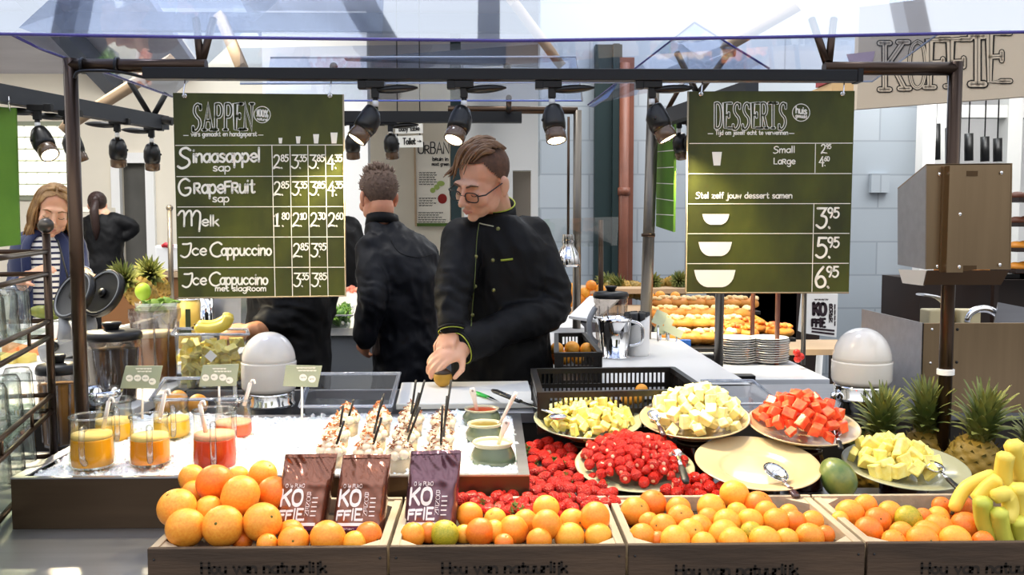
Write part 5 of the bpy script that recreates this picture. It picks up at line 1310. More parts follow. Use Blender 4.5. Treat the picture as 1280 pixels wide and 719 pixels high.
# ------------------------------------------------------------------ coffee bags
M_foil = mat('brown_foil_bag', '#7a4a38', .24, .65, coat=.6); M_foil2 = mat('plum_foil_bag', '#64424e', .24, .6, coat=.6)
def coffee_bag(corners, Y0, lean, depth, label, seed, m, shift=0):
    (xa, ya), (xb, yb), (xc, yc), (xd, yd) = corners          # top left, top right, bottom right, bottom left
    tl, tr, br, bl = P(xa, ya, Y0 + lean), P(xb, yb, Y0 + lean), P(xc, yc, Y0), P(xd, yd, Y0)
    t = thing('coffee_bag', label, 'coffee bag', (bl + br) / 2, 'foil bags of coffee')
    rnd = random.Random(seed); off = V(rnd.uniform(0, 9), rnd.uniform(0, 9), 0)
    n = (tr - bl).cross(tl - br).normalized();
    if n.y > 0: n = -n
    def bulge(u, v):
        th = depth * min(1, (1 - v) * 2.6 + .06) * (1 - .25 * max(0, .15 - v) / .15)
        return th
    def wr(u, v):
        k = max(0, v - .58) / .42
        return k * (1 - .5 * max(0, v - .9) / .1) * (.017 * noise.noise(V(u * 3.2, v * 4 + u * 3, 0) + off) + .009 * (1 - abs(noise.noise(V(u * 5 + v * 6, v * 3, 4) + off)) * 2.4)) + .0016 * noise.noise(V(u * 7, v * 9, 2) + off)
    def F_(u, v):
        base = bl.lerp(br, u).lerp(tl.lerp(tr, u), v)
        e = min(u, 1 - u); edge = min(1, e / .10) ** .5
        return base + n * (bulge(u, v) * .5 * (.35 + .65 * edge) + wr(u, v) * edge)
    def B_(u, v):
        base = bl.lerp(br, u).lerp(tl.lerp(tr, u), v); e = min(u, 1 - u); edge = min(1, e / .10) ** .5
        return base - n * (bulge(u, v) * .5 * (.35 + .65 * edge))
    N = 40; mb = MB(); mb.grid(F_, N, N); mb.grid(B_, N, N)
    for u in (0, 1): mb.grid(lambda a, v, u=u: F_(u, v).lerp(B_(u, v), a), 4, N)
    for v in (0, 1): mb.grid(lambda u, a, v=v: F_(u, v).lerp(B_(u, v), a), N, 2)
    part('foil_pouch', mb, m, t)
    mb = MB(); mb.grid(lambda u, v: F_(u, .955 + v * .035) + n * .0025, 30, 2); part('folded_seam', mb, m, t)
    W = (br - bl).length; H = (tl - bl).length
    def mk(o): return lambda p: F_(min(1, max(0, p.x)), min(1, max(0, p.y))) + n * o
    A = mk(.0012)
    lm = MB(); s = shift
    def wr_(txt, x, y, cap, w, hw): write(lm, txt, x + s, y, cap, lambda p: A(p), hw=hw, width=w, vy=1)
    # lettering in fractions of the bag's front; thin strokes follow its bulge
    wr_('KO', .10, .40, .17, .40, 1.25); wr_('FFIE', .09, .235, .12, .46, 1.15); wr_('.', .56, .235, .1, .03, 1.6)
    wr_('O le PURO', .15, .60, .042, .36, .75)
    for k, ch in enumerate('BONEN'): write(lm, ch, .585 + s, .50 - k * .055, .045, A, hw=.7, width=.075, vy=1)
    for k in range(5): ribbon(lm, [Vector((.70 + s, .28 + k * .05, 0)), Vector((.80 + s, .28 + k * .05, 0))], .006, A)
    part('white_lettering', lm, mat('bag_white_print', '#efe9ea', .5), t)
    lm = MB(); lm.grid(lambda u, v: A(V(.06 + s + u * .76, .165 + v * .035, 0)), 24, 3); part('white_band', lm, MATS['bag_white_print'], t)
    lm = MB(); lm.grid(lambda u, v: mk(.0008)(V(.06 + s + u * .76, .115 + v * .04, 0)), 24, 3); part('purple_band', lm, mat('bag_purple_print', '#6a3058', .5), t)
    lm = MB(); write(lm, 'gRanen', .1 + s, .122, .026, mk(.0014), hw=.8, width=.34, vy=1); part('small_lettering', lm, MATS['bag_white_print'], t)
coffee_bag([(357, 568), (422, 567), (405, 676), (343, 676)], 1.655, .05, .05, 'leftmost brown coffee bag, partly behind the heaped oranges', 5, M_foil)
coffee_bag([(429, 568.5), (489, 568), (480, 676), (414, 676)], 1.645, .05, .05, 'brown coffee bag second from the left in the leftmost crate', 11, M_foil)
coffee_bag([(514, 564), (577, 562), (569, 676), (503, 676)], 1.655, .05, .05, 'plum coffee bag alone in the second crate', 21, M_foil2)

# ------------------------------------------------------------------ white domed juicers
M_dome = mat('glossy_white_dome', '#f1ebe2', .18, coat=.5)
def dome(px, Y, ytop, yseam, ylow, ybot, wpx, label, zb):
    x = P(px, 450, Y).x; z = lambda y: P(px, y, Y).z
    R = S(wpx / 2, Y); t = thing('domed_juicer', label, 'juicer', (x, Y, zb), 'white domed juicers')
    zt, zs, zl = z(ytop) - zb, z(yseam) - zb, z(ylow) - zb
    hh = zt - zs
    part('dome_cover', MB().lathe([(R, zs)] + [(R * cos(a) ** .92, zs + hh * sin(a)) for a in [pi / 2 * k / 14 for k in range(1, 14)]] + [(.0, zt)], seg=48), M_dome, t, local=True)
    part('collar', MB().lathe([(R * .86, zl - .003), (R * .97, zl), (R * 1.02, zl + .01), (R * 1.03, zs - .004), (R * 1.03, zs - .001), (R * .99, zs)], seg=48), M_dome, t, local=True)
    zc_ = zl - .002
    part('chrome_neck', MB().lathe([(R * .90, zc_), (R * .94, zc_ - .008), (R * .92, zc_ - .03), (R * .98, zc_ - .036), (R * .98, zc_ - .042), (R * .82, zc_ - .05), (R * .80, 0.0), (.0, 0.0)][::-1], seg=48), M_chrome, t, local=True)
    part('spout', MB().path([V(-R * .85, -R * .2, zc_ - .02), V(-R * 1.12, -R * .35, zc_ - .026), V(-R * 1.15, -R * .36, zc_ - .042)], .008, 10), M_chrome, t, local=True)
dome(336, 2.62, 415, 451.5, 487, 515, 66, 'white domed juicer on a chrome neck behind the ice tray', ZW - .1)
dome(1077.5, 2.42, 410, 450.5, 478, 530, 72, 'white domed juicer on a chrome neck beside the steel bin', ZW)
# ------------------------------------------------------------------ cutting board, knife, tongs
def cutting():
    q = [PZ(495, 505, ZW + .018), PZ(668, 503, ZW + .018), PZ(660, 476, ZW + .018), PZ(502, 478, ZW + .018)]
    o = solo('cutting_board', MB().slab(q, (0, 0, -.017)), mat('white_cutting_board', '#e9e8e2', .4, var=.05, scale=6), 'large white cutting board in front of the bespectacled chef', 'cutting board', bevel=.003)
    t = thing('paring_knife', 'small knife with a green handle lying on the cutting board', 'knife', PZ(597, 493, ZW + .02))
    a, b, c = PZ(592, 490, ZW + .024), PZ(610, 496.5, ZW + .024), PZ(625, 503, ZW + .022)
    part('handle', MB().path([a, a.lerp(b, .3), b], [(.004, .007), (.005, .009), (.004, .007)], 10, flat=(0, 0, 1)), mat('green_knife_handle', '#2fae3c', .35), t)
    d = (c - b).normalized(); s = d.cross(V(0, 0, 1)) * .008
    part('blade', MB().slab([b - s, c, b + s * .7], (0, 0, .0012)), M_chrome, t)
    t = thing('serving_spoon', 'long black-handled steel spoon reaching into the left pineapple bowl', 'spoon', P(690, 516, 2.08))
    a, b, c = P(616, 488, 2.50), P(650, 502, 2.32), P(692, 517, 2.085)
    part('handle', MB().path([a, a.lerp(b, .1), b], [(.004, .006), (.006, .010), (.005, .008)], 10), M_dark, t)
    part('rivet_strip', MB().path([a.lerp(b, .2) + V(0, -.003, .0065), b + V(0, -.002, .005)], .0012, 6), M_chrome, t)
    part('shaft', MB().path([b, c], [(.003, .005), (.0025, .005)], 8), M_spoon, t)
    m = MB(); m.ball(c + V(.01, -.01, -.006), (.022, .016, .008), 14, 8); part('spoon_bowl', m, M_spoon, t)
cutting()
# ------------------------------------------------------------------ clear food tubs
M_tub = clear_mat('clear_tub_plastic', '#eef0f2', .05, .05, .04, '#c9ccd4')
M_tubrim = clear_mat('clear_tub_rim', '#dfe3ea', .25, .05, .35, '#cfd4de')
def tub(q, z, depth, label, taper=.82, mrim=None, base=None):
    """open tub: rim corners q (pixels: back left, back right, front right, front left) on height z"""
    r = [PZ(x, y, z) for x, y in q]; c = sum(r, Vector()) / 4
    t = thing('food_tub', label, 'tub', c - V(0, 0, depth))
    b = [c + (p - c) * taper - V(0, 0, depth) for p in r]
    part('tub_wall', MB().add(r + b, [(i, (i + 1) % 4, (i + 1) % 4 + 4, i + 4) for i in range(4)] + [(4, 5, 6, 7)], 0, False), M_tub, t)
    def ringpts(k): return [c + (p - c) * k for p in r]
    m = MB(); a, bb = ringpts(1.0), ringpts(1.09)
    for i in range(4):
        j = (i + 1) % 4; m.slab([a[i], a[j], bb[j], bb[i]], (0, 0, -.004))
    part('rim', m, mrim or M_tubrim, t, .002)
    m = MB().path([p + V(0, 0, .001) for p in bb], .0035, 6, closed=True); part('rim_lip', m, M_tubrim, t)
    return t, c, r, b
tub([(392, 468.5), (496, 468), (485, 506), (380, 506.5)], ZW + .035, .115, 'clear empty food tub between the dome and the cutting board', .88)
tub([(208, 474), (291, 473), (291, 498), (192, 499)], ZW + .045, .11, 'clear food tub holding oranges behind the juice jugs', .88)
tub([(880, 477), (940, 477), (974, 504), (890, 504)], ZW + .045, .042, 'clear food tub behind the melon bowl', .88)
for x, y in ((222, 497), (247, 502), (208, 504)):
    oranges([(x, y + 4, 13, 'o', 2.50)], '@small orange in the clear tub behind the jugs, ' + {222: 'middle one', 247: 'right one', 208: 'left one'}[x], 'oranges in the clear tub')
# ------------------------------------------------------------------ black slotted crates
M_bcrate = mat('black_crate_plastic', '#1c1815', .35)
def slotted(q, ztop, h, label):
    r = [PZ(x, y, ztop) for x, y in q]; c = sum(r, Vector()) / 4
    t = thing('slotted_crate', label, 'crate', c - V(0, 0, h), 'black slotted plastic crates')
    for i, nm in ((0, 'back_wall'), (1, 'side_wall'), (2, 'front_wall'), (3, 'side_wall')):
        a, b = r[i], r[(i + 1) % 4]; L = (b - a).length; d = (b - a).normalized(); n = d.cross(V(0, 0, 1)); inn = (c - (a + b) / 2); inn.z = 0; inn.normalize()
        m = MB(); up = V(0, 0, 1)
        R = Matrix((d, inn, up)).transposed(); mid = (a + b) / 2
        for zz, th in ((-.006, .014), (-h * .48, .012), (-h + .005, .012)): m.box(mid + up * zz + inn * .004, (L, .006 if zz != -.006 else .016, th), R)
        nb = int(L / .012)
        for k in range(nb + 1): m.box(mid + d * (-L / 2 + L * k / nb) + up * (-h / 2) + inn * .004, (.0048, .004, h), R)
        for s in (-1, 1): m.box(mid + d * s * (L / 2 - .012) + up * (-h / 2) + inn * .004, (.024, .006, h), R)
        part(nm, m, M_bcrate, t)
    part('base_grid', MB().slab([p - V(0, 0, h) for p in r], (0, 0, .004)), M_bcrate, t)
    return t, c
slotted([(665, 461), (842, 459), (884, 487), (673, 491)], ZW + .105, .10, 'large black slotted crate behind the left pineapple bowl')
slotted([(694, 416.5), (731, 416), (752, 441), (694, 441.5)], ZW + .10, .098, 'smaller black slotted crate of oranges beside the tall chef')
for x, y, r, k, w in ((696, 437, 9, 'o', 'left of the front pair'), (715, 436, 9.5, 'y', 'highest fruit'), (733, 437, 8.5, 'o', 'right of the top ones'), (706, 447, 9, 'y', 'front middle'), (722, 448, 8, 'o', 'front right'), (694, 448, 8, 'd', 'front left')):
    oranges([(x, y, r, k, 3.12)], '@orange in the smaller black crate beside the chef, ' + w, 'oranges in the black crate')
for x, y, r, k, w in ((785, 498, 9, 'y', 'left one'), (797, 497, 8, 'o', 'right one'), (802, 488, 8, 'y', 'rear one')):
    oranges([(x, y, r, k, 2.42)], '@orange seen inside the large black slotted crate, ' + w, 'oranges in the large black crate')
# ------------------------------------------------------------------ blenders on the left
M_jar = clear_mat('smoky_jar_plastic', '#dcd6d0', .07, .05, .08, '#8a8078')
M_greyp = mat('grey_blender_plastic', '#8d8f92', .4)
def blender(px, Y, ytop, ybot, wpx, label, fill=None, frac=.75, lid=True, base=False, fillmat=None, zb=None):
    z0 = P(px, ybot, Y).z if zb is None else zb; x = P(px, 450, Y).x; h = P(px, ytop, Y).z - z0; R = S(wpx / 2, Y)
    t = thing('blender_jar', label, 'blender', (x, Y, z0), 'blender jars')
    rb_ = R * .80
    part('jar_wall', MB().lathe([(.0, 0), (rb_, 0), (rb_ * 1.02, .01), (R * .97, h * .84), (R * 1.03, h * .88), (R * 1.03, h)], seg=32, caps=False), M_jar, t, local=True)
    for k in range(6):
        a = -pi / 2 + (k - 2.5) * .62
        part('jar_rib', MB().path([V(rb_ * 1.0 * cos(a), rb_ * 1.0 * sin(a), .012), V(R * .965 * cos(a), R * .965 * sin(a), h * .82)], .0035, 6), M_jar, t, local=True)
    if fillmat:
        k = frac; rr = rb_ + (R * .95 - rb_) * k
        part('drink', MB().lathe([(.0, .006), (rb_ * .97, .006), (rr * .97, h * k), (.0, h * k + .001)], seg=32, caps=False), fillmat, t, local=True)
        if frac > .6 and lid is False: part('froth', MB().lathe([(.0, h * k + .001), (rr * .972, h * k + .001), (rr * .975, h * k + .016), (.0, h * k + .018)], seg=32), mat('pale_froth', '#f2e2c4', .6), t, local=True)
    if lid:
        l = part('lid', MB().lathe([(R * 1.02, h - .012), (R * 1.07, h - .01), (R * 1.07, h + .004), (R * .98, h + .012), (R * .5, h + .016), (.0, h + .017)], seg=40), M_dark, t, local=True)
        part('lid_cap', MB().lathe([(R * .26, h + .015), (R * .26, h + .022), (R * .36, h + .032), (R * .34, h + .037), (.0, h + .038)], seg=28), M_dark, l, local=True)
    if base: part('motor_base', MB().lathe([(R * 1.0, -base), (R * .95, -base * .3), (R * .7, -.0), (.0, 0)], seg=28), M_greyp, t, local=True)
    return t
blender(141, 2.62, 419, 505, 66, 'lidded blender jar with smoky walls just right of the brown post', fillmat=mat('dark_smoothie', '#5a4a3c', .4), frac=.78, zb=ZW)
blender(195, 2.95, 386, 470, 60, 'open blender jar of orange juice behind the left price card', fillmat=mat('orange_smoothie', '#b8741e', .35), frac=.62, lid=False, zb=ZW)
blender(73, 2.42, 461, 560, 50, 'lidded blender jar of yellow juice behind the glass rack', fillmat=mat('yellow_smoothie', '#d89a1c', .35), frac=.80, zb=ZC + .02)
def open_lid(px, py, Y, wpx, tilt, label):
    c = P(px, py, Y); R = S(wpx, Y)
    t = thing('hinged_blender_cover', label, 'lid', c, 'open black blender lids', Euler((radians(62), radians(tilt), radians(-32))))
    part('lid_disc', MB().lathe([(.0, 0), (R * .9, 0), (R, .004), (R * 1.0, .022), (R * .96, .026), (R * .88, .018), (R * .80, .016), (.0, .014)], seg=40), M_dark, t, local=True)
    part('seal_ring', MB().path([V(R * .9 * cos(2 * pi * k / 32), R * .9 * sin(2 * pi * k / 32), .022) for k in range(32)], .003, 6, closed=True), M_greyp, t, local=True)
    part('lid_boss', MB().lathe([(R * .2, .014), (R * .18, .024), (.0, .026)], seg=20), M_dark, t, local=True)
    part('hinge_arm', MB().path([V(-R * .2, -R * .9, .01), V(0, -R * 1.3, .0), V(.01, -R * 1.75, -.01)], [.012, .018, .02], 8), M_greyp, t, local=True)
open_lid(98, 372, 2.80, 32, 0, 'raised black blender lid right behind the brown post')
open_lid(133, 369, 2.85, 31, 8, 'raised black blender lid second from the post')
def blender_base(px, py, Y, label, s=1):
    c = P(px, py, Y); m = MB()
    m.box(c, (.15 * s, .18, .06), Euler((0, radians(-14), 0)))
    t = thing('blender_motor', label, 'blender base', V(c.x, c.y, ZW))
    part('housing', m, M_greyp, t, .015)
    part('control_knob', MB().lathe([(.016, 0), (.018, .012), (.0, .014)], c + V(-.02, -.09, .01), 20, rot=Matrix.Rotation(pi / 2, 3, 'X')), M_dark, t)
    part('foot', MB().box((c.x, c.y, (ZW + c.z - .03) / 2), (.12, .15, c.z - .03 - ZW)), M_greyp, t, .006)
blender_base(92, 432, 2.95, 'grey blender housing with a dark knob left of the brown post'); blender_base(165, 415, 3.2, 'grey blender housing behind the raised lids', .9)
t = thing('steel_bowl', 'small steel bowl in front of the lidded smoky jar', 'bowl', P(122, 510, 2.5))
c = P(122, 486, 2.5); R = S(30, 2.5); h = c.z - ZW
part('bowl', MB().lathe([(.0, -h), (R * .7, -h), (R * .95, -h * .3), (R, 0), (R * .96, -.001), (R * .9, -h * .3), (R * .65, -h * .93), (.0, -h * .93)], c, 36), M_chrome, t)
# ------------------------------------------------------------------ glass rack
def rack():
    o = P(65, 500, 2.3); O = V(o.x, 2.3, 0); ey = V(.25, -.968, 0); ex = V(-.968, -.25, 0)
    D, W = .78, .34
    z0 = ZC; zs = [1.06, 1.246]
    t = thing('glass_rack', 'brown steel tiered rack of drinking glasses at the left edge', 'rack', O + V(0, 0, z0))
    for a in (0, D):
        for b in (0, W):
            p = O + ey * a + ex * b; part('post', MB().tube(p + V(0, 0, z0), p + V(0, 0, 1.475), .0095), M_brown, t)
            part('ball_finial', MB().ball(p + V(0, 0, 1.494), .019, 20, 12), mat('pewter_ball', '#5d564e', .3, .8), t)
    def rails(z, r=.006):
        c = [O, O + ey * D, O + ey * D + ex * W, O + ex * W]
        for i in range(4): part('rail', MB().tube(c[i] + V(0, 0, z), c[(i + 1) % 4] + V(0, 0, z), r), M_brown, t)
    for z in zs:
        rails(z + .012); rails(z - .028)
        q = [O + V(0, 0, z - .006), O + ey * D + V(0, 0, z - .006), O + ey * D + ex * W + V(0, 0, z - .006), O + ex * W + V(0, 0, z - .006)]
        part('glass_shelf', MB().slab(q, (0, 0, -.005)), clear_mat('green_tinted_shelf', '#f2faf2', .04, .02), t)
        for k in (.28, .62): part('strut', MB().tube(O + ey * D * k + V(0, 0, z + .012), O + ey * D * k + V(0, 0, z - .028), .004), M_brown, t)
    rails(1.43); rails(1.375)
    rails(z0 + .02)
    # glasses, upside down
    o = bpy.data.objects.new('drinking_glass', None); COL.objects.link(o); tag(o, 'glass', 'glass'); o.empty_display_size = .02
    m = MB(); seg = 40; prof = [(.034, 0), (.0345, .004), (.030, .085), (.028, .094), (.026, .098), (.0, .099)]
    rings = []
    for r, z in prof: rings.append([V((r + (.0022 if .003 < z < .09 and j % 4 < 2 else 0)) * cos(2 * pi * j / seg), (r + (.0022 if .003 < z < .09 and j % 4 < 2 else 0)) * sin(2 * pi * j / seg), z) for j in range(seg)])
    m.loft(rings, caps=False); part('tumbler', m, M_glass_t, o, local=True)
    m = MB().lathe([(.031, .002), (.0275, .083), (.0, .086)], seg=24); part('inner_wall', m, M_glass, o, local=True)
    part('rim_ring', MB().path([V(.034 * cos(2 * pi * k / 28), .034 * sin(2 * pi * k / 28), .002) for k in range(28)], .002, 6, closed=True), M_glass_t, o, local=True)
    G = Copies(o)
    nm = {0: 'base', 1: 'middle shelf', 2: 'top shelf'}
    for lev, z, rows in ((2, 1.241, 5), (1, 1.055, 6), (0, ZC + .028, 6)):
        for r_ in range(rows):
            for c_ in range(2):
                p = O + ey * (.07 + r_ * .118) + ex * (.06 + c_ * .10)
                g = G('upturned ribbed glass, %s from the back in %s column on the rack\'s %s' % (ords(r_), ('right', 'left')[c_], nm[lev]), p + V(0, 0, z), Euler((0, 0, r_ * .5 + c_)), (1, 1, 1.0 if lev != 2 else 1.12), 'glasses on the rack'); g.name = 'drinking_glass'
rack()
# ------------------------------------------------------------------ left counter: fruit slices, salad bowl, tub of pineapple, bananas, carton
def left_stuff():
    rnd = random.Random(9)
    # display of melon slices seen through the rack
    t = thing('ice_display', 'white iced display tray of melon slices on the side counter', 'tray', (-1.62, 3.3, ZW))
    part('tray_bed', MB().box((-1.65, 3.35, ZW + .02), (.55, .8, .035)), mat('white_tray', '#f2f2f0', .5), t, .006)
    sl = MB(); sl.path(smooth_line([(-.5, 0, 0), (0, .0, .18), (.5, 0, 0)]), [(.12, .16)] * 13, 8)
    for i, (px, py, Y, k) in enumerate(((8, 444, 3.1, 'y'), (28, 438, 3.12, 'y'), (40, 428, 3.3, 'o'), (52, 434, 3.35, 'o'), (18, 432, 3.35, 'o'), (80, 420, 3.5, 'o'))):
        c = P(px, py, Y); c.z = ZW + .05
        solo('melon_slice', MB().box(c, (.075, .05, .035), Euler((.1, .1, rnd.uniform(-.4, .4)))), mat('cantaloupe_flesh', '#f0995a', .4) if k == 'o' else mat('honeydew_flesh', '#f0d977', .4), 'melon piece seen through the rack, ' + ('far left yellow', 'inner yellow', 'rear orange', 'right orange', 'left orange', 'orange beside the post')[i], 'melon', 'melon pieces on the display', bevel=.006)
    for i, (x0, y0, x1, y1) in enumerate(((72, 428, 75, 402), (79, 420, 83, 395), (93, 428, 95, 404), (68, 446, 71, 424))):
        solo('skewer', MB().tube(P(x0, y0, 3.4), P(x1, y1, 3.4), .004, seg=8), M_dark, 'dark skewer standing in the fruit display, ' + ords(i) + ' of the cluster left of the post', 'skewer', 'skewers in the fruit display')
    p = P(64, 392, 3.6); solo('display_riser', MB().box((p.x, 3.6, (ZW + p.z - .03) / 2), (.19, .16, p.z - .03 - ZW)), M_white, 'white riser block under the mangoes left of the brown post', 'riser', bevel=.004)
    for px, py, r, l in ((75, 386, 14, 'green mango right in front of the striped shirt'), (52, 390, 11, 'reddish green mango beside the rack post'), (64, 393, 9, 'small green mango between the two larger ones')):
        mango(l, px, py, 3.6, r, (0, radians(5), radians(10)), mat('dull_mango_skin', '#8a8a3a', .4, col2='#6f7a30', scale=1.5), (1.35, .8, .75))
    # salad bowl and lime
    c = P(197, 378, 3.6); R = S(27, 3.6)
    t = thing('salad_bowl', 'clear bowl of green lime salad behind the open blender jar', 'bowl', V(c.x, c.y, ZW))
    part('bowl', MB().lathe([(.0, -.12), (R * .5, -.12), (R * .9, -.05), (R, 0), (R * 1.04, .002)], c, 36, caps=False), M_tub, t)
    m = MB()
    for i in range(60): a = rnd.uniform(0, 6.28); q = R * .8 * sqrt(rnd.random()); m.ball(c + V(q * cos(a), q * sin(a), -.03 + rnd.uniform(0, .035)), (.022, .016, .006), 8, 5, rot=Euler((rnd.uniform(-1, 1), rnd.uniform(-1, 1), 0)).to_matrix())
    f = part('salad_leaves', m, mat('salad_green', '#8fae4a', .5, col2='#54782a', scale=20), t); f['kind'] = 'stuff'
    solo('lime', MB().ball(P(179, 371, 3.55) + V(0, 0, .02), (.03, .028, .034), 18, 12), mat('lime_skin', '#a8c83a', .4), 'bright green lime on the edge of the salad bowl', 'lime')
    pineapple(0, 176, 366, 3.95, Euler((radians(58), 0, radians(-14))), 1.0, 'whole pineapple lying behind the salad bowl', 'whole pineapples behind the salad bowl')
    pineapple(1, 194, 362, 4.2, Euler((radians(55), 0, radians(10))), 1.05, 'dark whole pineapple behind the salad bowl, its crown up', 'whole pineapples behind the salad bowl')
    # tub of pineapple slices, bananas on it
    t, c, r, b = tub([(222, 411), (306, 412), (308, 418), (218, 418)], ZW + .17, .165, 'clear tub full of yellow pineapple slices', .94)
    c = c - V(0, 0, .09)
    for i in range(90):
        u, v = rnd.random(), rnd.random(); p = b[0].lerp(b[1], .06 + u * .88).lerp(b[3].lerp(b[2], .06 + u * .88), .15 + v * .7); z = ZW + .015 + (i / 90) * .125
        o = MB(); o.path([(0, 0, 0), (.02, .012, 0), (.045, 0, 0)], [(.004, .012), (.007, .018), (.004, .012)], 8)
        q = rnd.choice(CH_P)('yellow pineapple piece inside the clear tub beside the left chef\'s fist', V(p.x, p.y, z), Euler((rnd.uniform(0, 6), rnd.uniform(0, 6), rnd.uniform(0, 6))), rnd.uniform(.013, .018), 'pineapple pieces in the clear tub'); q.name = 'pineapple_chunk'
    Yt = r[3].y - .012; mk = plane3(P(260, 430, Yt), P(270, 430, Yt), P(260, 440, Yt)); m = MB(); poly(m, [(263, 437.5), (271.5, 445), (264, 453), (255.5, 445.5)], mk(.0))
    s = solo('paper_label', m, M_white, 'small white diamond label on the pineapple tub', 'label'); s.modifiers.new('solid', 'SOLIDIFY').thickness = .001
    a = PZ(262, 415, ZW + .172).y
    t = thing('banana_bunch', 'pair of yellow bananas lying on top of the pineapple tub', 'bananas', P(270, 412, a + .02))
    for k, pts in enumerate((((243, 410), (262, 412), (281, 406), (287, 394)), ((246, 406), (266, 407), (282, 400), (286, 391)))):
        q = [P(x, y, a + .02 + .03 * k) for x, y in pts]; m, p = banana_mb(q, .017); bn = part('banana', m, M_banana, t); part('tip', MB().tube(p[0], p[0] + (p[0] - p[1]).normalized() * .008, .005, .003), M_btip, bn)
    c = P(236, 402, 3.75); t = thing('juice_carton', 'tall juice carton with a dark tree printed on yellow', 'carton', V(c.x, c.y, ZW))
    hh = P(236, 375, 3.75).z - ZW
    part('can_body', MB().lathe([(.0, 0), (.045, 0), (.045, hh), (.0, hh)], seg=28), mat('yellow_print', '#e0a52a', .4, col2='#efd06a', scale=8), t, local=True)
    part('tree_print', MB().box((.012, -.0452, hh * .62), (.02, .002, hh * .42)).box((.0, -.0455, hh * .34), (.05, .002, .025)), mat('dark_green_print', '#2e3a1c', .6), t, local=True)
    part('top_rim', MB().lathe([(.045, hh), (.047, hh + .004), (.0, hh + .006)], seg=28), M_chrome, t, local=True)
    c = P(254, 402, 3.8); solo('steel_canister', MB().lathe([(.0, 0), (.045, 0), (.045, P(254, 373, 3.8).z - ZW), (.0, P(254, 373, 3.8).z - ZW)], V(c.x, c.y, ZW), 28), M_chrome, 'shiny steel canister right of the juice carton', 'canister')
    for px, y0, w, l in ((272, 374, 34, 'steel food pan under the menu board, left one'), (296, 374, 26, 'steel food pan under the menu board, right one')):
        c = P(px, 398, 3.95); w = S(w, 3.95) / 2; zt = P(px, y0 - 8, 3.95).z
        m = MB().add([V(c.x - w, c.y - .09, zt), V(c.x + w, c.y - .09, zt), V(c.x + w, c.y + .09, zt), V(c.x - w, c.y + .09, zt)] + [V(c.x - w * .75, c.y - .07, ZW), V(c.x + w * .75, c.y - .07, ZW), V(c.x + w * .75, c.y + .07, ZW), V(c.x - w * .75, c.y + .07, ZW)], [(0, 1, 5, 4), (1, 2, 6, 5), (2, 3, 7, 6), (3, 0, 4, 7), (4, 5, 6, 7)], 0, False)
        solo('steel_pan', m, M_steel, l, 'pan', 'steel food pans')
    c = PZ(210, 461, ZW + .006); q = [PZ(188, 470, ZW + .008), PZ(248, 468, ZW + .008), PZ(240, 455, ZW + .008), PZ(206, 457, ZW + .008)]
    t = thing('tablet_device', 'dark tablet lying behind the left price cards', 'tablet', c)
    part('tablet_case', MB().slab(q, (0, 0, -.007)), M_dark, t); ce = sum(q, Vector()) / 4
    part('screen', MB().slab([ce + (p - ce) * .8 + V(0, 0, .0012) for p in q], (0, 0, -.001)), mat('bluish_screen', '#6f86b4', .1), t)
    t = thing('banana_bunch', 'banana peel strip lying in front of the pineapple tub', 'banana', PZ(235, 452, ZW + .02))
    q = [PZ(x, y, ZW + .022) for x, y in ((220, 448), (236, 446), (250, 450), (262, 457))]; m, p = banana_mb(q, .015); part('banana', m, M_banana, t)
    # salad tub behind
    t, c, r, b = tub([(391, 384), (441, 384), (439, 394), (390, 394)], P(415, 390, 4.55).z, P(415, 390, 4.55).z - ZW - .004, 'clear deep tub of green herbs left of the grey-haired chef', .93)
    m = MB(); top = c.z - .01
    for i in range(420):
        u, v = rnd.random(), rnd.random(); p = b[0].lerp(b[1], .04 + u * .92).lerp(b[3].lerp(b[2], .04 + u * .92), .06 + v * .88); z = ZW + .02 + rnd.random() ** .7 * (top - ZW)
        m.ball(V(p.x, p.y, z), (.028, .012, .003), 6, 4, rot=Euler((rnd.uniform(-1.2, 1.2), rnd.uniform(-1.2, 1.2), rnd.uniform(0, 6))).to_matrix())
    solo('herb_leaves', m, mat('herb_green', '#6f9a3a', .5, col2='#2f5a1a', scale=18), 'loose green herb leaves filling the deep clear tub', 'herbs', kind='stuff')
left_stuff()
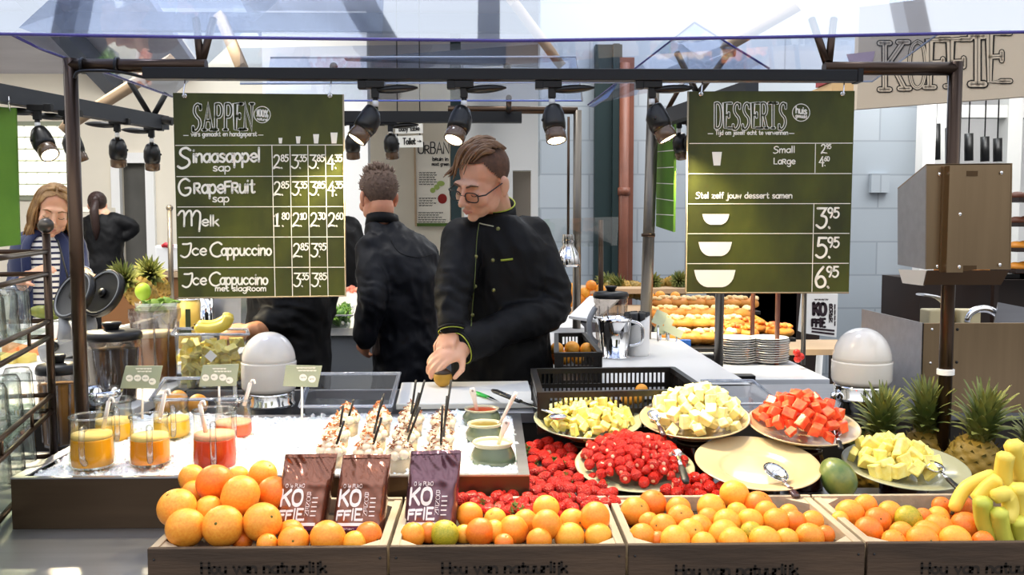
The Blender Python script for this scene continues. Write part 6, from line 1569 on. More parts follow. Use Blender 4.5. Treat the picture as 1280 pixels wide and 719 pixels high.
# ------------------------------------------------------------------ steel hood and bin at the right
def steel_right():
    Y0 = 2.13; D = .16
    def pt(x, y, dy=0): p = P(x, y, Y0); return V(p.x, Y0 + dy, p.z)
    t = thing('steel_hood', 'brushed steel box-shaped hood clamped to the right brown post', 'hood', pt(1210, 360))
    a, b, c, d = pt(1158, 205), pt(1264, 204), pt(1262, 337), pt(1157, 337)
    part('front_sheet', MB().slab([a, b, c, d], (0, .004, 0)), M_steel_warm, t, .001)
    e1, e2 = P(1122, 235, Y0 + D), P(1122, 337, Y0 + D)
    part('side_sheet', MB().slab([a, d, V(e2.x, Y0 + D, d.z + .004), V(e1.x, Y0 + D, e1.z)], (.004, .001, 0)), M_steel, t)
    part('top_sheet', MB().slab([a, b, b + V(0, D, -.01), V(e1.x, Y0 + D, e1.z)], (0, 0, -.003)), M_steel_warm, t)
    part('right_sheet', MB().slab([b, c, c + V(0, D, 0), b + V(0, D, -.01)], (.003, 0, 0)), M_steel_warm, t)
    m = MB(); f0 = [pt(1157, 338), pt(1205, 338), pt(1200, 345), pt(1158, 352)]
    m.slab([pt(1160, 338), pt(1262, 338), pt(1257, 357, .02), pt(1160, 357, .02)], (0, .004, 0)); part('lower_lip', m, mat('dark_warm_steel', '#4c3a2a', .4, .8), t)
    part('scoop', MB().slab([P(1123, 337, Y0 + D), pt(1158, 338), pt(1166, 359, .05), P(1128, 354, Y0 + D)], (.003, 0, 0)), mat('bright_steel', '#d8cfc2', .3, .9), t)
    ch = MB()
    for x0, x1, dy in ((1178, 1181, .0), (1181, 1196, .022), (1196, 1199, .0)): q0, q1 = pt(x0, 208, -dy - .002), pt(x1, 340, -dy - .002); ch.box(((q0.x + q1.x) / 2, q0.y, (q0.z + q1.z) / 2), (q1.x - q0.x + .002, .004, q0.z - q1.z))
    q0, q1 = pt(1181, 208), pt(1196, 340); ch.box((q0.x, Y0 - .013, (q0.z + q1.z) / 2), (.003, .024, q0.z - q1.z)); ch.box((q1.x, Y0 - .013, (q0.z + q1.z) / 2), (.003, .024, q0.z - q1.z))
    part('post_channel', ch, M_steel_warm, t)
    for x, y in ((1174, 218), (1251, 216), (1171, 333), (1249, 331), (1198, 214), (1193, 268), (1192, 333)):
        dy = -.026 if 1180 < x < 1197 else -.003
        part('screw', MB().ball(pt(x, y, dy), (.0042, .002, .0042), 12, 6), M_chrome, t)
    m = MB(); m.box(pt(1211, 217, -.0015), (.04, .002, .012)); part('slot', m, mat('slot_shadow_steel', '#5a4630', .4, .7), t)
    m = MB(); m.slab([pt(1199, 332, -.003), pt(1220, 332, -.003), pt(1220, 337, -.003), pt(1196, 340, -.003)], (0, .001, 0)); part('notch', m, MATS['slot_shadow_steel'], t)
    # bin
    Y1, Y2 = 2.40, 2.80
    A, B, Cc, Dd = P(1153, 404, Y1), P(1153, 535, Y1), P(1078, 385, Y2), P(1078, 500, Y2)
    zb = ZW
    t = thing('steel_bin', 'large open brushed steel box behind the whole pineapples', 'bin', (A.x + .3, Y1, zb))
    R0 = P(1345, 397, Y1); zt = A.z
    part('front_sheet', MB().slab([V(A.x, Y1, zb), V(R0.x, Y1, zb), V(R0.x, Y1, zt), V(A.x, Y1, zt)], (0, .004, 0)), M_steel_warm, t, .001)
    part('side_sheet', MB().slab([V(A.x, Y1, zb), V(A.x, Y1, zt), V(Cc.x, Y2, zt), V(Cc.x, Y2, zb)], (.004, 0, 0)), M_steel, t)
    part('back_sheet', MB().slab([V(Cc.x, Y2, zb), V(R0.x, Y2, zb), V(R0.x, Y2, zt - .1), V(Cc.x, Y2, zt)], (0, .004, 0)), M_steel, t)
    q = P(1165, 412, Y1 - .002)
    for x, y in ((1165, 412), (1197, 412), (1163, 454), (1196, 453)): part('screw', MB().ball(P(x, y, Y1 - .001), (.004, .002, .004), 10, 6), M_dark if x > 1190 else M_chrome, t)
    part('inner_plate', MB().slab([P(1248, 378, 2.6), P(1300, 388, 2.6), P(1300, 420, 2.6), P(1240, 420, 2.6)], (0, .004, 0)), M_steel, t)
    t = thing('coiled_hose', 'shiny steel tube arching out of the steel bin', 'tube', P(1230, 400, 2.62))
    part('tube', MB().path([P(1229 + 21 * cos(a), 402 - 16 * sin(a), 2.62) for a in [pi * k / 12 for k in range(13)]], .011, 12), M_chrome, t)
    part('valve', MB().box(P(1208, 396, 2.64), (.06, .05, .045)), mat('cream_plastic', '#d8c9a0', .5), t, .004)
    t = thing('scoop_lever', 'white lever handle and pale box rising from the steel bin', 'lever', P(1180, 400, 2.66))
    part('lever', MB().path(smooth_line([P(1150, 368, 2.6), P(1172, 372, 2.63), P(1186, 384, 2.66), P(1192, 398, 2.66)]), [(.004, .016)] * 19, 10), M_white, t)
    part('pale_box', MB().box(P(1171, 396, 2.66), (.075, .06, .045)), mat('cream_plastic', '#d8c9a0', .5), t, .004)
steel_right()
# ------------------------------------------------------------------ right rear: pitcher, crock, blender jug, oranges, pineapples, pastry stall
def right_rear():
    rnd = random.Random(12)
    c = PZ(768, 447, ZW); R = .066; h = P(768, 397, c.y).z - ZW
    t = thing('steel_pitcher', 'shiny steel pitcher in front of the blender jug', 'pitcher', c)
    part('body', MB().lathe([(.0, 0), (R * .9, 0), (R * .9, .006), (R * .74, .01), (R * .95, h * .9), (R * 1.02, h), (R * .98, h), (R * .9, h * .85), (.0, .02)], seg=40), M_chrome, t, local=True)
    part('handle', MB().path(smooth_line([V(R * .9, -.01, h * .92), V(R * 1.5, -.012, h * .8), V(R * 1.5, -.012, h * .4), V(R * .85, -.01, h * .3)]), .007, 8), M_chrome, t, local=True)
    part('spout', MB().slab([V(-R * .7, -.03, h), V(-R * 1.25, 0, h + .004), V(-R * .7, .03, h), V(-R * .85, 0, h * .75)], (.002, 0, 0)), M_chrome, t, local=True)
    t = blender(763, 3.62, 369, 440, 42, 'clear blender jug with a black lid behind the steel pitcher', zb=ZW)
    part('handle', MB().path(smooth_line([P(744, 385, 3.6), P(737, 400, 3.58), P(738, 420, 3.58), P(746, 428, 3.6)]), .011, 8), M_greyp, t)
    c = PZ(796, 444, ZW); R = S(15.5, c.y); h = P(796, 402, c.y).z - ZW
    t = thing('cutlery_crock', 'white slant-topped crock of black utensils', 'crock', c)
    m = MB(); rings = []
    for z, r, sl in ((0, R * .95, 0), (.01, R, 0), (h * .8, R * 1.02, .0), (h, R * 1.02, .5)): rings.append([V(r * cos(2 * pi * j / 32), r * sin(2 * pi * j / 32), z + sl * r * cos(2 * pi * j / 32)) for j in range(32)])
    m.loft(rings); part('body', m, mat('white_crock', '#f0eeea', .3), t, .0, True)
    m = MB()
    for i in range(9): a = rnd.uniform(0, 6.28); m.tube(V(R * .5 * cos(a), R * .5 * sin(a), h * .7), V(R * .8 * cos(a), R * .8 * sin(a), h * 1.28), .012, .014, 8)
    part('utensil_handles', m, M_dark, t, local=True)
    t = thing('menu_folder', 'white ring folder leaning on the worktop behind the pitcher', 'folder', PZ(735, 400, ZW))
    part('cover', MB().slab([P(711, 395, 3.7), P(745, 400, 3.6), P(775, 372, 3.9), P(737, 370, 3.95)], (0, .01, -.012)), M_white, t)
    # glass sneeze screen with a chrome warming lamp
    Y = 4.35; t = thing('glass_screen', 'clear glass screen on a post beyond the tall chef', 'screen', P(750, 440, Y))
    part('pane', MB().slab([P(678, 274, Y), P(773, 271, Y - .2), P(771, 307, Y - .2), P(678, 310, Y)], (0, .008, 0)), M_glass_t, t); part('post', MB().tube(V(P(749, 300, Y).x, Y - .1, ZW - .1), P(751, 275, Y - .1), .012), M_brown, t)
    c = P(710, 330, 4.2); t = thing('warming_lamp', 'polished chrome warming lamp hanging beyond the tall chef', 'lamp', c)
    s = S(16, 4.2); part('shade', MB().lathe([(s * .45, .135), (s * .5, .10), (s * .42, .088), (s * .8, .05), (s * .98, .0), (s * .92, -.012), (s * .86, .0)], c, 32, caps=False), M_chrome, t)
    part('hanger', MB().tube(c + V(0, 0, .13), V(c.x, c.y, P(700, 146, 4.2).z), .006), M_brown, t)
    # orange display at left of the post, pineapples, more oranges
    t = thing('fruit_display', 'tiered fruit display stand behind the tall chef', 'stand', (.75, 5.4, 0))
    zt = P(760, 388, 5.2).z
    part('shelf', MB().box((.62, 5.35, zt - .02), (1.0, .5, .03)), M_tan, t); part('shelf', MB().box((.85, 5.75, zt + .08), (.9, .35, .03)), M_tan, t); part('cabinet', MB().box((.62, 5.45, zt / 2 - .03), (.9, .6, zt - .07)), M_steel, t)
    L = [(694, 375, 8), (690, 362, 8), (703, 366, 8.5), (711, 377, 8), (698, 357, 8), (716, 362, 8.5), (724, 374, 8), (731, 366, 7), (742, 374, 7), (750, 362, 7), (739, 357, 7)]
    for i, (x, y, r) in enumerate(L): o = OP['oy'[i % 2]]('orange in the heap left of the stall post, %s of the heap from left' % ords(sorted(L).index((x, y, r))), P(x, y, 5.25), Euler((i, i, 0)), S(r, 5.25), 'oranges in the far display'); o.name = 'orange'
    L = [(812, 371, 6.5), (825, 370.5, 7), (844, 371, 6.5), (812, 384, 6), (824, 384, 6.5), (851, 384, 6)]
    for i, (x, y, r) in enumerate(L): o = OP['y']('orange above the pastries, %s' % ('upper left', 'upper middle', 'upper right', 'lower left', 'lower middle', 'lower right')[i], P(x, y, 5.3), Euler((i, i, 0)), S(r, 5.3), 'oranges above the pastries'); o.name = 'orange'
    for i, (x, y, k) in enumerate(((764, 364, 0), (780, 361, 1), (795, 363, 0), (824, 359, 1), (838, 357, 0), (852, 358, 1))):
        pineapple(k, x, y, 5.85, Euler((radians(-70), radians(-20 + 12 * i), i * .9)), .95, 'far pineapple lying in the display row, %s from left' % ords(i), 'far pineapples in the display row')
    # marble counter with pastries, plates
    t = thing('pastry_counter', 'pale marble pastry counter with a wooden base', 'counter', (1.4, 4.3, 0))
    zc_ = .90; x0, x1 = PZ(815, 472, zc_).x - .2, PZ(1034, 472, zc_).x; y0 = PZ(930, 474, zc_).y
    part('marble_top', MB().box(((x0 + x1) / 2, y0 + .55, zc_ - .03), (x1 - x0, 1.1, .06)), mat('pale_marble', '#d6d8dc', .25, var=.12, scale=3), t, .004)
    part('wooden_base', MB().box(((x0 + x1) / 2 - .1, y0 + .58, (zc_ - .06) / 2), (x1 - x0 - .25, .9, zc_ - .06)), mat('oak_veneer', '#8a6a4a', .6, var=.3, scale=5, stretch=(1, 1, 6)), t)
    q0, q1 = P(864, 462, y0 + .1), P(931, 462, y0 + .1); part('till_drawer', MB().box(((q0.x + q1.x) / 2, y0 - .02, zc_ - .03), (q1.x - q0.x, .06, .10)), M_dark, t)
    t2 = thing('stall_post', 'grey-brown steel post in front of the pastries, left of the plate stacks', 'post', P(898, 474, y0 - .05)); p = P(898, 474, y0 - .07)
    part('post', MB().tube(V(p.x, p.y, zc_ - .1), V(p.x, p.y, 1.86), .017), MATS['grey_steel_tube'], t2); part('flange', MB().tube(V(p.x, p.y, zc_ - .1), V(p.x, p.y, zc_ - .085), .03), MATS['grey_steel_tube'], t2)
    for i, px in enumerate((940, 971, 1004)):
        p = P(px, 440, y0 + .35 + (.3 if i == 0 else 0)); s = thing('stall_post', ('thin copper-toned post behind the plate stacks, leftmost', 'thin copper-toned post behind the plate stacks, middle one', 'thin grey post right of the plate stacks')[i], 'post', V(p.x, p.y, zc_)); part('post', MB().tube(V(p.x, p.y, zc_), V(p.x, p.y, 1.75), .010), M_copper if i < 2 else MATS['grey_steel_tube'], s)
    # plate stacks: every plate its own thing
    o = link('dessert_plate', MB().lathe([(.0, 0), (.045, 0), (.05, .003), (.083, .011), (.086, .013), (.084, .0155), (.05, .006), (.0, .005)], seg=40).mesh('dessert_plate', mat('white_plate', '#f1eee6', .25, coat=.3)), None); tag(o, 'plate', 'plate')
    link('dark_rim', MB().path([V(.0862 * cos(2 * pi * k / 40), .0862 * sin(2 * pi * k / 40), .0122) for k in range(40)], .0012, 6, closed=True).mesh('dark_rim', mat('dark_plate_rim', '#4a4440', .4)), o)
    PLT = Copies(o)
    for si, px in enumerate((930, 972)):
        c = PZ(px, 459, zc_); n = 11
        for k in range(n):
            pos = 'topmost plate' if k == n - 1 else 'bottom plate' if k == 0 else 'plate %s from the bottom' % ords(k)
            q = PLT('white %s in the %s stack on the marble counter' % (pos, ('left', 'right')[si]), V(c.x + rnd.uniform(-.002, .002), c.y + .12, zc_ + k * .0098), Euler((0, 0, k)), .96, 'plates in the two stacks'); q.name = 'dessert_plate'
    # pastry trays
    def tray_row(px0, px1, y, Y, label):
        a, b = P(px0, y, Y), P(px1, y, Y); t = thing('pastry_tray', label, 'tray', (a + b) / 2 - V(0, 0, .02), 'pastry trays'); part('board', MB().box((a + b) / 2 - V(0, 0, .012), (b.x - a.x, .24, .018)), M_dark, t, .003)
        leg = MB()
        for x in (a.x + .04, b.x - .04): part('leg', MB().box((x, Y + .05, (zc_ + a.z) / 2 - .01), (.02, .1, a.z - zc_ - .02)), M_dark, t)
    M_past = mat('golden_pastry', '#d8953e', .5, col2='#b86a22', scale=12, bump=.3, bscale=50); M_sugar = mat('cream_sugar_top', '#f2dfb8', .6, col2='#e6b870', scale=14, bump=.4, bscale=60)
    def pastry(seed, kind):
        r = random.Random(seed); o = bpy.data.objects.new('filled_pastry', None); COL.objects.link(o); tag(o, 'pastry', 'pastry'); o.empty_display_size = .02
        part('crust', MB().ball((0, 0, .022), (.062, .048, .028), 20, 12, fn=lambda v: Vector(v) * (1 + .12 * noise.noise(Vector(v) * 30 + V(seed, 0, 0)))), M_past, o, local=True)
        m = MB()
        for i in range(14 if kind else 9):
            a = r.uniform(0, 6.28); q = .04 * sqrt(r.random()); m.ball((q * cos(a) * 1.1, q * sin(a) * .8, .044 + r.uniform(0, .01)), (.016, .014, .010), 8, 6)
        part('filling', m, (M_sugar, mat('tomato_filling', '#d8401c', .4, col2='#e89a3a', scale=30))[kind], o, local=True)
        return Copies(o)
    PB = [pastry(1, 0), pastry(2, 0)]; PR = [pastry(3, 1), pastry(4, 1)]
    rows = [(835, 905, 428, 4.05, 4, 0, 'front'), (825, 915, 410, 4.35, 5, 0, 'second'), (818, 925, 397, 4.65, 6, 0, 'third'), (820, 935, 384, 4.95, 6, 0, 'fourth')]
    for px0, px1, y, Y, n, kd, nm in rows:
        tray_row(px0, px1 + 8, y + 2, Y, 'dark tray under the %s row of pastries' % nm)
        for i in range(n):
            c = P(px0 + 8 + (px1 - px0 - 10) * i / (n - 1), y + 1, Y); q = PB[i % 2]('golden pastry, %s from left in the %s row of the pastry counter' % (ords(i), nm), V(c.x, Y, c.z), Euler((0, 0, rnd.uniform(-.3, .3))), 1.12, 'golden pastries'); q.name = 'filled_pastry'
    tray_row(905, 985, 418, 4.3, 'dark tray under the red topped pastries')
    for i, (x, y) in enumerate(((912, 408), (928, 411), (944, 414), (960, 417), (914, 419), (934, 421), (975, 419))):
        Y = 4.25 if i > 3 else 4.4; c = P(x, y + 2, Y); q = PR[i % 2]('red topped pastry, %s' % ('back row left end', 'back row second', 'back row third', 'back row fourth', 'front row left', 'front row middle', 'right end')[i], V(c.x, Y, c.z), Euler((0, 0, i)), 1.05, 'red topped pastries'); q.name = 'filled_pastry'
    q = [P(x, y, 4.75) for x, y in ((922, 392), (932, 396), (944, 402), (956, 409))]; m, p = banana_mb(q, .03); solo('baguette', m, mat('yellow_bread', '#e0a828', .5), 'long yellow bread behind the red topped pastries', 'bread')
    # price tags on the pastry trays
    for i, (x, y) in enumerate(((826, 394), (834, 402), (826, 412), (836, 411), (846, 416), (823, 401))):
        c = P(x, y, 3.98 - .02 * i); t = thing('pastry_tag', 'tilted grey price tag before the pastries, %s' % ('topmost', 'second from top', 'lower left', 'lower middle', 'lower right', 'left end')[i], 'price tag', V(c.x, c.y, zc_), 'pastry price tags')
        part('tag_plate', MB().box(c, (.05, .003, .036), Euler((radians(-25), radians(22), radians(-20)))), M_card, t); part('stem', MB().tube(V(c.x, c.y + .004, zc_), c + V(0, .004, 0), .005), M_chrome, t)
    c = P(852, 441, 4.0); t = thing('cereal_box', 'small blue and white box under the pastry trays', 'box', V(c.x, c.y, zc_)); part('box', MB().box((c.x, c.y, zc_ + .045), (.07, .05, .09)), mat('blue_carton', '#2a62b8', .5), t); part('white_side', MB().box((c.x - .047, c.y, zc_ + .045), (.024, .05, .09)), M_white, t); part('bar_code', MB().box((c.x, c.y - .0265, zc_ + .05), (.022, .001, .03)), M_white, t)
    t = thing('rear_table', 'small wooden table behind the plate stacks', 'table', P(1010, 500, 5.0)); c = P(1015, 434, 4.9); part('table_top', MB().box(c, (.42, .4, .03)), M_tan, t)
    for sx_ in (-1, 1):
        for sy_ in (-1, 1): part('leg', MB().box((c.x + sx_ * .18, c.y + sy_ * .17, c.z / 2 - .01), (.035, .035, c.z - .02)), M_brown, t)
    for i, (x, y) in enumerate(((996, 441), (1001, 446), (997, 449))): solo('tomato', MB().ball(P(x, y, y0 + .25), S(5, y0), 14, 10), mat('tomato_skin', '#d22a1a', .3), 'small red tomato right of the plate stacks, %s' % ('upper', 'right', 'lower')[i], 'tomato', 'tomatoes by the plates')
    # dark cabinet under the boards and bakery shelves at the far right
    a, b = P(925, 370, 6.6), P(1000, 370, 6.6)
    t = thing('dark_cabinet', 'dark brown wooden cabinet behind the copper-toned posts', 'cabinet', ((a.x + b.x) / 2, 6.7, 0)); m = MB().box(((a.x + b.x) / 2, 6.8, .62), (b.x - a.x + .3, .4, 1.24)); part('carcass', m, mat('dark_brown_wood', '#2a1a12', .5, var=.3, scale=6), t)
    part('door', MB().box((a.x + .25, 6.59, .62), (.34, .02, 1.1)), MATS['dark_brown_wood'], t); part('door', MB().box((b.x - .2, 6.59, .62), (.34, .02, 1.1)), MATS['dark_brown_wood'], t)
    a = P(1160, 350, 6.0); t = thing('bakery_counter', 'dark wooden bakery counter with trays behind the steel hood', 'counter', (a.x + 1, 6.2, 0)); zt = a.z
    part('carcass', MB().box((a.x + .9, 6.3, zt / 2), (1.9, .6, zt)), MATS['dark_brown_wood'], t)
    for i, (x, y) in enumerate(((1175, 345), (1240, 342), (1290, 343))): c = P(x, y, 6.2); part('tray', MB().box((c.x, 6.2, zt + .02), (.34, .3, .03)), M_dark, t)
    for i, (x, y) in enumerate(((1180, 343), (1222, 343), (1240, 343), (1276, 338), (1290, 340))): c = P(x, y, 6.1); q = PB[i % 2]('golden roll on the bakery counter, %s from left' % ords(i), V(c.x, 6.1, zt + .036), Euler((0, 0, i)), 1.1, 'rolls on the bakery counter'); q.name = 'filled_pastry'
    a = P(1264, 240, 5.6); t = thing('bakery_shelf', 'shelves of dark loaves and golden rolls at the far right edge', 'shelf', (a.x + .25, 5.7, 0))
    for y in (250, 281, 312, 338): z = P(1270, y, 5.7).z; part('shelf_board', MB().box((a.x + .4, 5.75, z), (.7, .3, .025)), MATS['dark_brown_wood'], t)
    for dx in (.06, .74): part('upright', MB().box((a.x + dx, 5.85, .8), (.03, .04, 1.7)), MATS['dark_brown_wood'], t)
    for i, (x, y, k) in enumerate(((1272, 246, 'b'), (1285, 247, 'b'), (1271, 277, 'b'), (1284, 276, 'b'), (1271, 308, 'g'), (1282, 307, 'g'), (1270, 334, 'g'), (1281, 333, 'g'))):
        c = P(x, y, 5.7); solo('bread_loaf', MB().ball(c, (.05, .07, .032), 16, 10), mat('dark_rye_crust', '#5a2c14', .6) if k == 'b' else mat('golden_crust', '#d88a2a', .5), '%s loaf on the far right shelves, %s shelf, %s' % ('dark' if k == 'b' else 'golden', ('top', 'top', 'second', 'second', 'third', 'third', 'lowest', 'lowest')[i], ('left one', 'right one')[i % 2]), 'bread', 'loaves on the far right shelves')
    # black pendants beyond
    for i, (x, y0_, y1_) in enumerate(((1170, 155, 200), (1187, 160, 201), (1211, 167, 201), (1231, 171, 202), (1247, 173, 202))):
        Y = 8.5; a, b = P(x, y0_, Y), P(x, y1_, Y); t = thing('pendant_lamp', 'black cylinder pendant, %s from left in the bright room' % ords(i), 'pendant lamp', a, 'black cylinder pendants'); r = S(5.3, Y)
        part('shade', MB().tube(b, a, r, seg=20), M_blackmetal, t); part('cord', MB().tube(a, V(a.x, a.y, 3.99), .006, seg=6), M_blackmetal, t)
    # far kitchen behind the women
    t = thing('kitchen_counter', 'dark topped kitchen counter with a warm wooden front at the back left', 'counter', P(150, 380, 8)); a, b = P(118, 347, 8), P(206, 347, 8)
    part('dark_top', MB().box(((a.x + b.x) / 2, 8.3, a.z), (b.x - a.x, .7, .06)), mat('slate_top', '#3a3f46', .3), t); part('front', MB().box(((a.x + b.x) / 2, 8.3, a.z / 2 - .02), (b.x - a.x - .1, .6, a.z - .06)), mat('warm_oak', '#8a5c34', .6), t)
    t = thing('oven_unit', 'beige oven shelves with a warm glow behind the seated counter', 'oven', P(98, 400, 9)); a, b = P(84, 262, 9), P(114, 262, 9)
    part('hood', MB().box(((a.x + b.x) / 2, 9.2, a.z), (b.x - a.x + .1, .5, .05)), M_plaster, t); part('cabinet', MB().box(((a.x + b.x) / 2, 9.3, .7), (b.x - a.x, .4, 1.4)), mat('beige_unit', '#cdbf9f', .5), t)
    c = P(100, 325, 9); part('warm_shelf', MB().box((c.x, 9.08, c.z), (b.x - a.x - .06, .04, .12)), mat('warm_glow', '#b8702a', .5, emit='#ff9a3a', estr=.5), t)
    t = thing('packing_shelf', 'white and wooden shelf unit with folded paper left of the juice menu', 'shelf', P(205, 400, 7)); a = P(205, 345, 7)
    part('paper_stack', MB().box((a.x + .1, 7.1, P(205, 323, 7).z), (.3, .3, .2)), M_white, t, .02); part('shelf_board', MB().box((a.x + .08, 7.1, P(205, 343, 7).z), (.44, .34, .04)), M_tan, t); part('lower_box', MB().box((a.x + .08, 7.1, P(205, 358, 7).z), (.4, .3, .14)), MATS['warm_oak'], t); part('cabinet', MB().box((a.x + .08, 7.1, .45), (.4, .3, .9)), M_white, t)
    part('red_ribbon', MB().path([P(200, 311, 7), P(207, 306, 6.95), P(216, 309, 6.95)], .02, 6), mat('red_ribbon', '#b8202a', .5), t)
    t = thing('stall_post', 'thin grey post with a ball top left of the juice menu', 'post', P(213, 380, 4.3)); part('post', MB().tube(V(P(213, 330, 4.3).x, 4.3, ZW), P(212, 263, 4.3), .012), MATS['grey_steel_tube'], t); part('ball_top', MB().ball(P(212, 260, 4.3), .016, 14, 10), MATS['grey_steel_tube'], t)
    # salad counter bits behind the chefs
    t = thing('salad_tray', 'shallow tray of red and white salad on the rear counter', 'tray', P(425, 362, 5.0)); c = P(428, 361, 5.0); part('tray', MB().box((c.x, 5.0, c.z - .05), (.36, .2, .06)), M_white, t); part('riser', MB().box((c.x, 5.0, (ZW + c.z - .08) / 2), (.34, .18, c.z - .08 - ZW)), M_white, t)
    m = MB(); 
    for i in range(60): m.ball(V(c.x + rnd.uniform(-.16, .16), 5 + rnd.uniform(-.08, .08), c.z - .01 + rnd.uniform(0, .012)), .013, 8, 5)
    f = part('red_salad', m, mat('chopped_tomato', '#d8321c', .4, col2='#f0c0a0', scale=40), t); f['kind'] = 'stuff'
    t = thing('sauce_bottle', 'clear bottle with a green label between the two chefs', 'bottle', P(547, 410, 4.7)); c = V(P(546, 400, 4.7).x, 4.7, ZW); part('body', MB().lathe([(.0, 0), (.04, 0), (.04, .14), (.02, .19), (.016, .22), (.0, .22)], c, 24), M_glass_t, t); part('label_band', MB().lathe([(.041, .02), (.041, .075)], c, 24, caps=False), mat('green_label', '#2f9a6a', .5), t)
right_rear()
# ------------------------------------------------------------------ people
from mathutils.bvhtree import BVHTree
def skin_mat(n, a, b): return mat(n, a, .45, col2=b, scale=14, sss=.25)
M_skin = skin_mat('fair_skin', '#e9b796', '#dfa382'); M_skin2 = skin_mat('tan_skin', '#c98f66', '#b97a52'); M_lip = mat('lip_skin', '#cf8674', .4)
M_jacket = mat('black_chef_cloth', '#08080a', .6, spec=.25); M_apron = mat('black_apron_cloth', '#0b0b0c', .8)
M_lime = mat('lime_piping', '#a8b43c', .6); M_navy = mat('navy_blazer', '#16234e', .7, sheen=.2); M_trouser = mat('dark_trousers', '#101014', .8)
def remeshed(name, mb, m, parent, voxel, smooth=4, fn=None):
    me = mb.mesh(name + '_raw', m); o = link(name + '_raw', me)
    r = o.modifiers.new('r', 'REMESH'); r.mode = 'VOXEL'; r.voxel_size = voxel; r.use_smooth_shade = True
    s = o.modifiers.new('s', 'SMOOTH'); s.factor = .5; s.iterations = smooth
    dg = bpy.context.evaluated_depsgraph_get(); dg.update()
    me2 = bpy.data.meshes.new_from_object(o.evaluated_get(dg)); me2.name = name
    bpy.data.objects.remove(o); bpy.data.meshes.remove(me)
    if fn:
        nr = [v.normal.copy() for v in me2.vertices]
        for v, n in zip(me2.vertices, nr): v.co = fn(v.co.copy(), n)
    bvh = BVHTree.FromPolygons([v.co.copy() for v in me2.vertices], [tuple(p.vertices) for p in me2.polygons])
    if not me2.materials: me2.materials.append(m)
    me2.polygons.foreach_set('use_smooth', [True] * len(me2.polygons))
    if parent is not None: me2.transform(WM(parent).inverted())
    q = link(name, me2, parent)
    return q, bvh
def limb(mb, pts, rr, seg=14):
    """tapered limb with round ends"""
    p = [Vector(x) for x in pts]
    if len(p) > 2:
        n = 5; q = smooth_line(p, n); r = []
        for i in range(len(p) - 1):
            for k in range(n): r.append(rr[i] + (rr[i + 1] - rr[i]) * k / n)
        r.append(rr[-1])
    else: q, r = p, list(rr)
    mb.path(q, r, seg); mb.ball(q[0], r[0], seg, 8); mb.ball(q[-1], r[-1], seg, 8)
def head_prims(mb, M, s=1.0, female=False):
    def b(c, r, rot=None): mb.ball((M @ (Vector(c) * s)), tuple(x * s for x in r), 18, 12, rot=M.to_3x3() @ (rot or Matrix.Identity(3)))
    b((0, .018, .040), (.074, .094, .082)); b((0, -.034, -.018), (.060, .060, .076)); b((0, -.040, -.068), (.047, .047, .040)); b((0, -.076, -.096), (.019, .016, .015))
    for k in (-1, 1):
        b((k * .035, -.066, -.030), (.026, .024, .028)); b((k * .031, -.079, -.004), (.0145, .0125, .0125)); b((k * .0125, -.107, -.037), (.009, .010, .0075)); b((k * .046, -.02, -.062), (.016, .034, .028), Matrix.Rotation(.5, 3, 'X'))
        b((k * .081, .012, -.008), (.0095, .019, .031), Matrix.Rotation(-.2, 3, 'X') @ Matrix.Rotation(-k * .35, 3, 'Z')); b((k * .078, .008, -.036), (.009, .012, .013))
    b((0, -.082, .024), (.050, .017, .013))
    a = [M @ (Vector(p) * s) for p in ((0, -.092, .016), (0, -.109, -.012), (0, -.121, -.030))]; limb(mb, a, [.0085 * s, .0095 * s, .0125 * s])
    b((0, -.095, -.060), (.021, .010, .0065)); b((0, -.093, -.071), (.018, .010, .0065))
def face_parts(root, M, s, brow, lips=M_lip):
    def w(p): return M @ (Vector(p) * s)
    for k in (-1, 1):
        part('eyebrow', MB().path([w((k * .014, -.1, .021)), w((k * .032, -.099, .028)), w((k * .050, -.084, .022))], [.003 * s, .0036 * s, .0018 * s], 8), brow, root)
        part('eyelashes', MB().path([w((k * .018, -.0885, -.008)), w((k * .026, -.0925, -.0115)), w((k * .036, -.0915, -.0115)), w((k * .045, -.083, -.007))], [.0012 * s] * 4, 6), mat('dark_lashes', '#2a1c16', .7), root)
    m = MB(); m.path([w((-.020, -.098, -.0645)), w((-.008, -.1052, -.0615)), w((0, -.1050, -.0625)), w((.008, -.1052, -.0615)), w((.020, -.098, -.0645))], [(.001 * s, .001 * s), (.0035 * s, .003 * s), (.003 * s, .003 * s), (.0035 * s, .003 * s), (.001 * s, .001 * s)], 8)
    m.path([w((-.018, -.098, -.067)), w((0, -.1045, -.0705)), w((.018, -.098, -.067))], [.001 * s, .0042 * s, .001 * s], 8); part('lips', m, lips, root)
def hair_cap(mb, M, s, line, grow=1.0, thick=.0, freq=0, amp=0, cz=.04):
    """cap of hair over the skull where z is above line(azimuth from the face)"""
    nu, nv = 112, 72; V_ = {}; fs = []; vs = []
    def vert(i, j):
        key = (i % nu, j)
        if key in V_: return V_[key]
        az = 2 * pi * i / nu; el = pi * j / nv
        d = Vector((sin(el) * sin(az), -sin(el) * cos(az), cos(el)))
        k = 1 + amp * noise.noise(d * freq)
        p = Vector((0, .018, cz)) + Vector((d.x * .074 * grow + d.x * thick, d.y * .094 * grow + d.y * thick, d.z * .082 * grow + d.z * thick)) * k
        V_[key] = len(vs); vs.append(M @ (p * s)); return V_[key]
    for i in range(nu):
        az = 2 * pi * (i + .5) / nu; az = az if az <= pi else 2 * pi - az
        for j in range(nv):
            z = cz + .082 * grow * cos(pi * (j + .5) / nv)
            if z > line(az): fs.append((vert(i, j), vert(i + 1, j), vert(i + 1, j + 1), vert(i, j + 1)))
    mb.add(vs, fs)
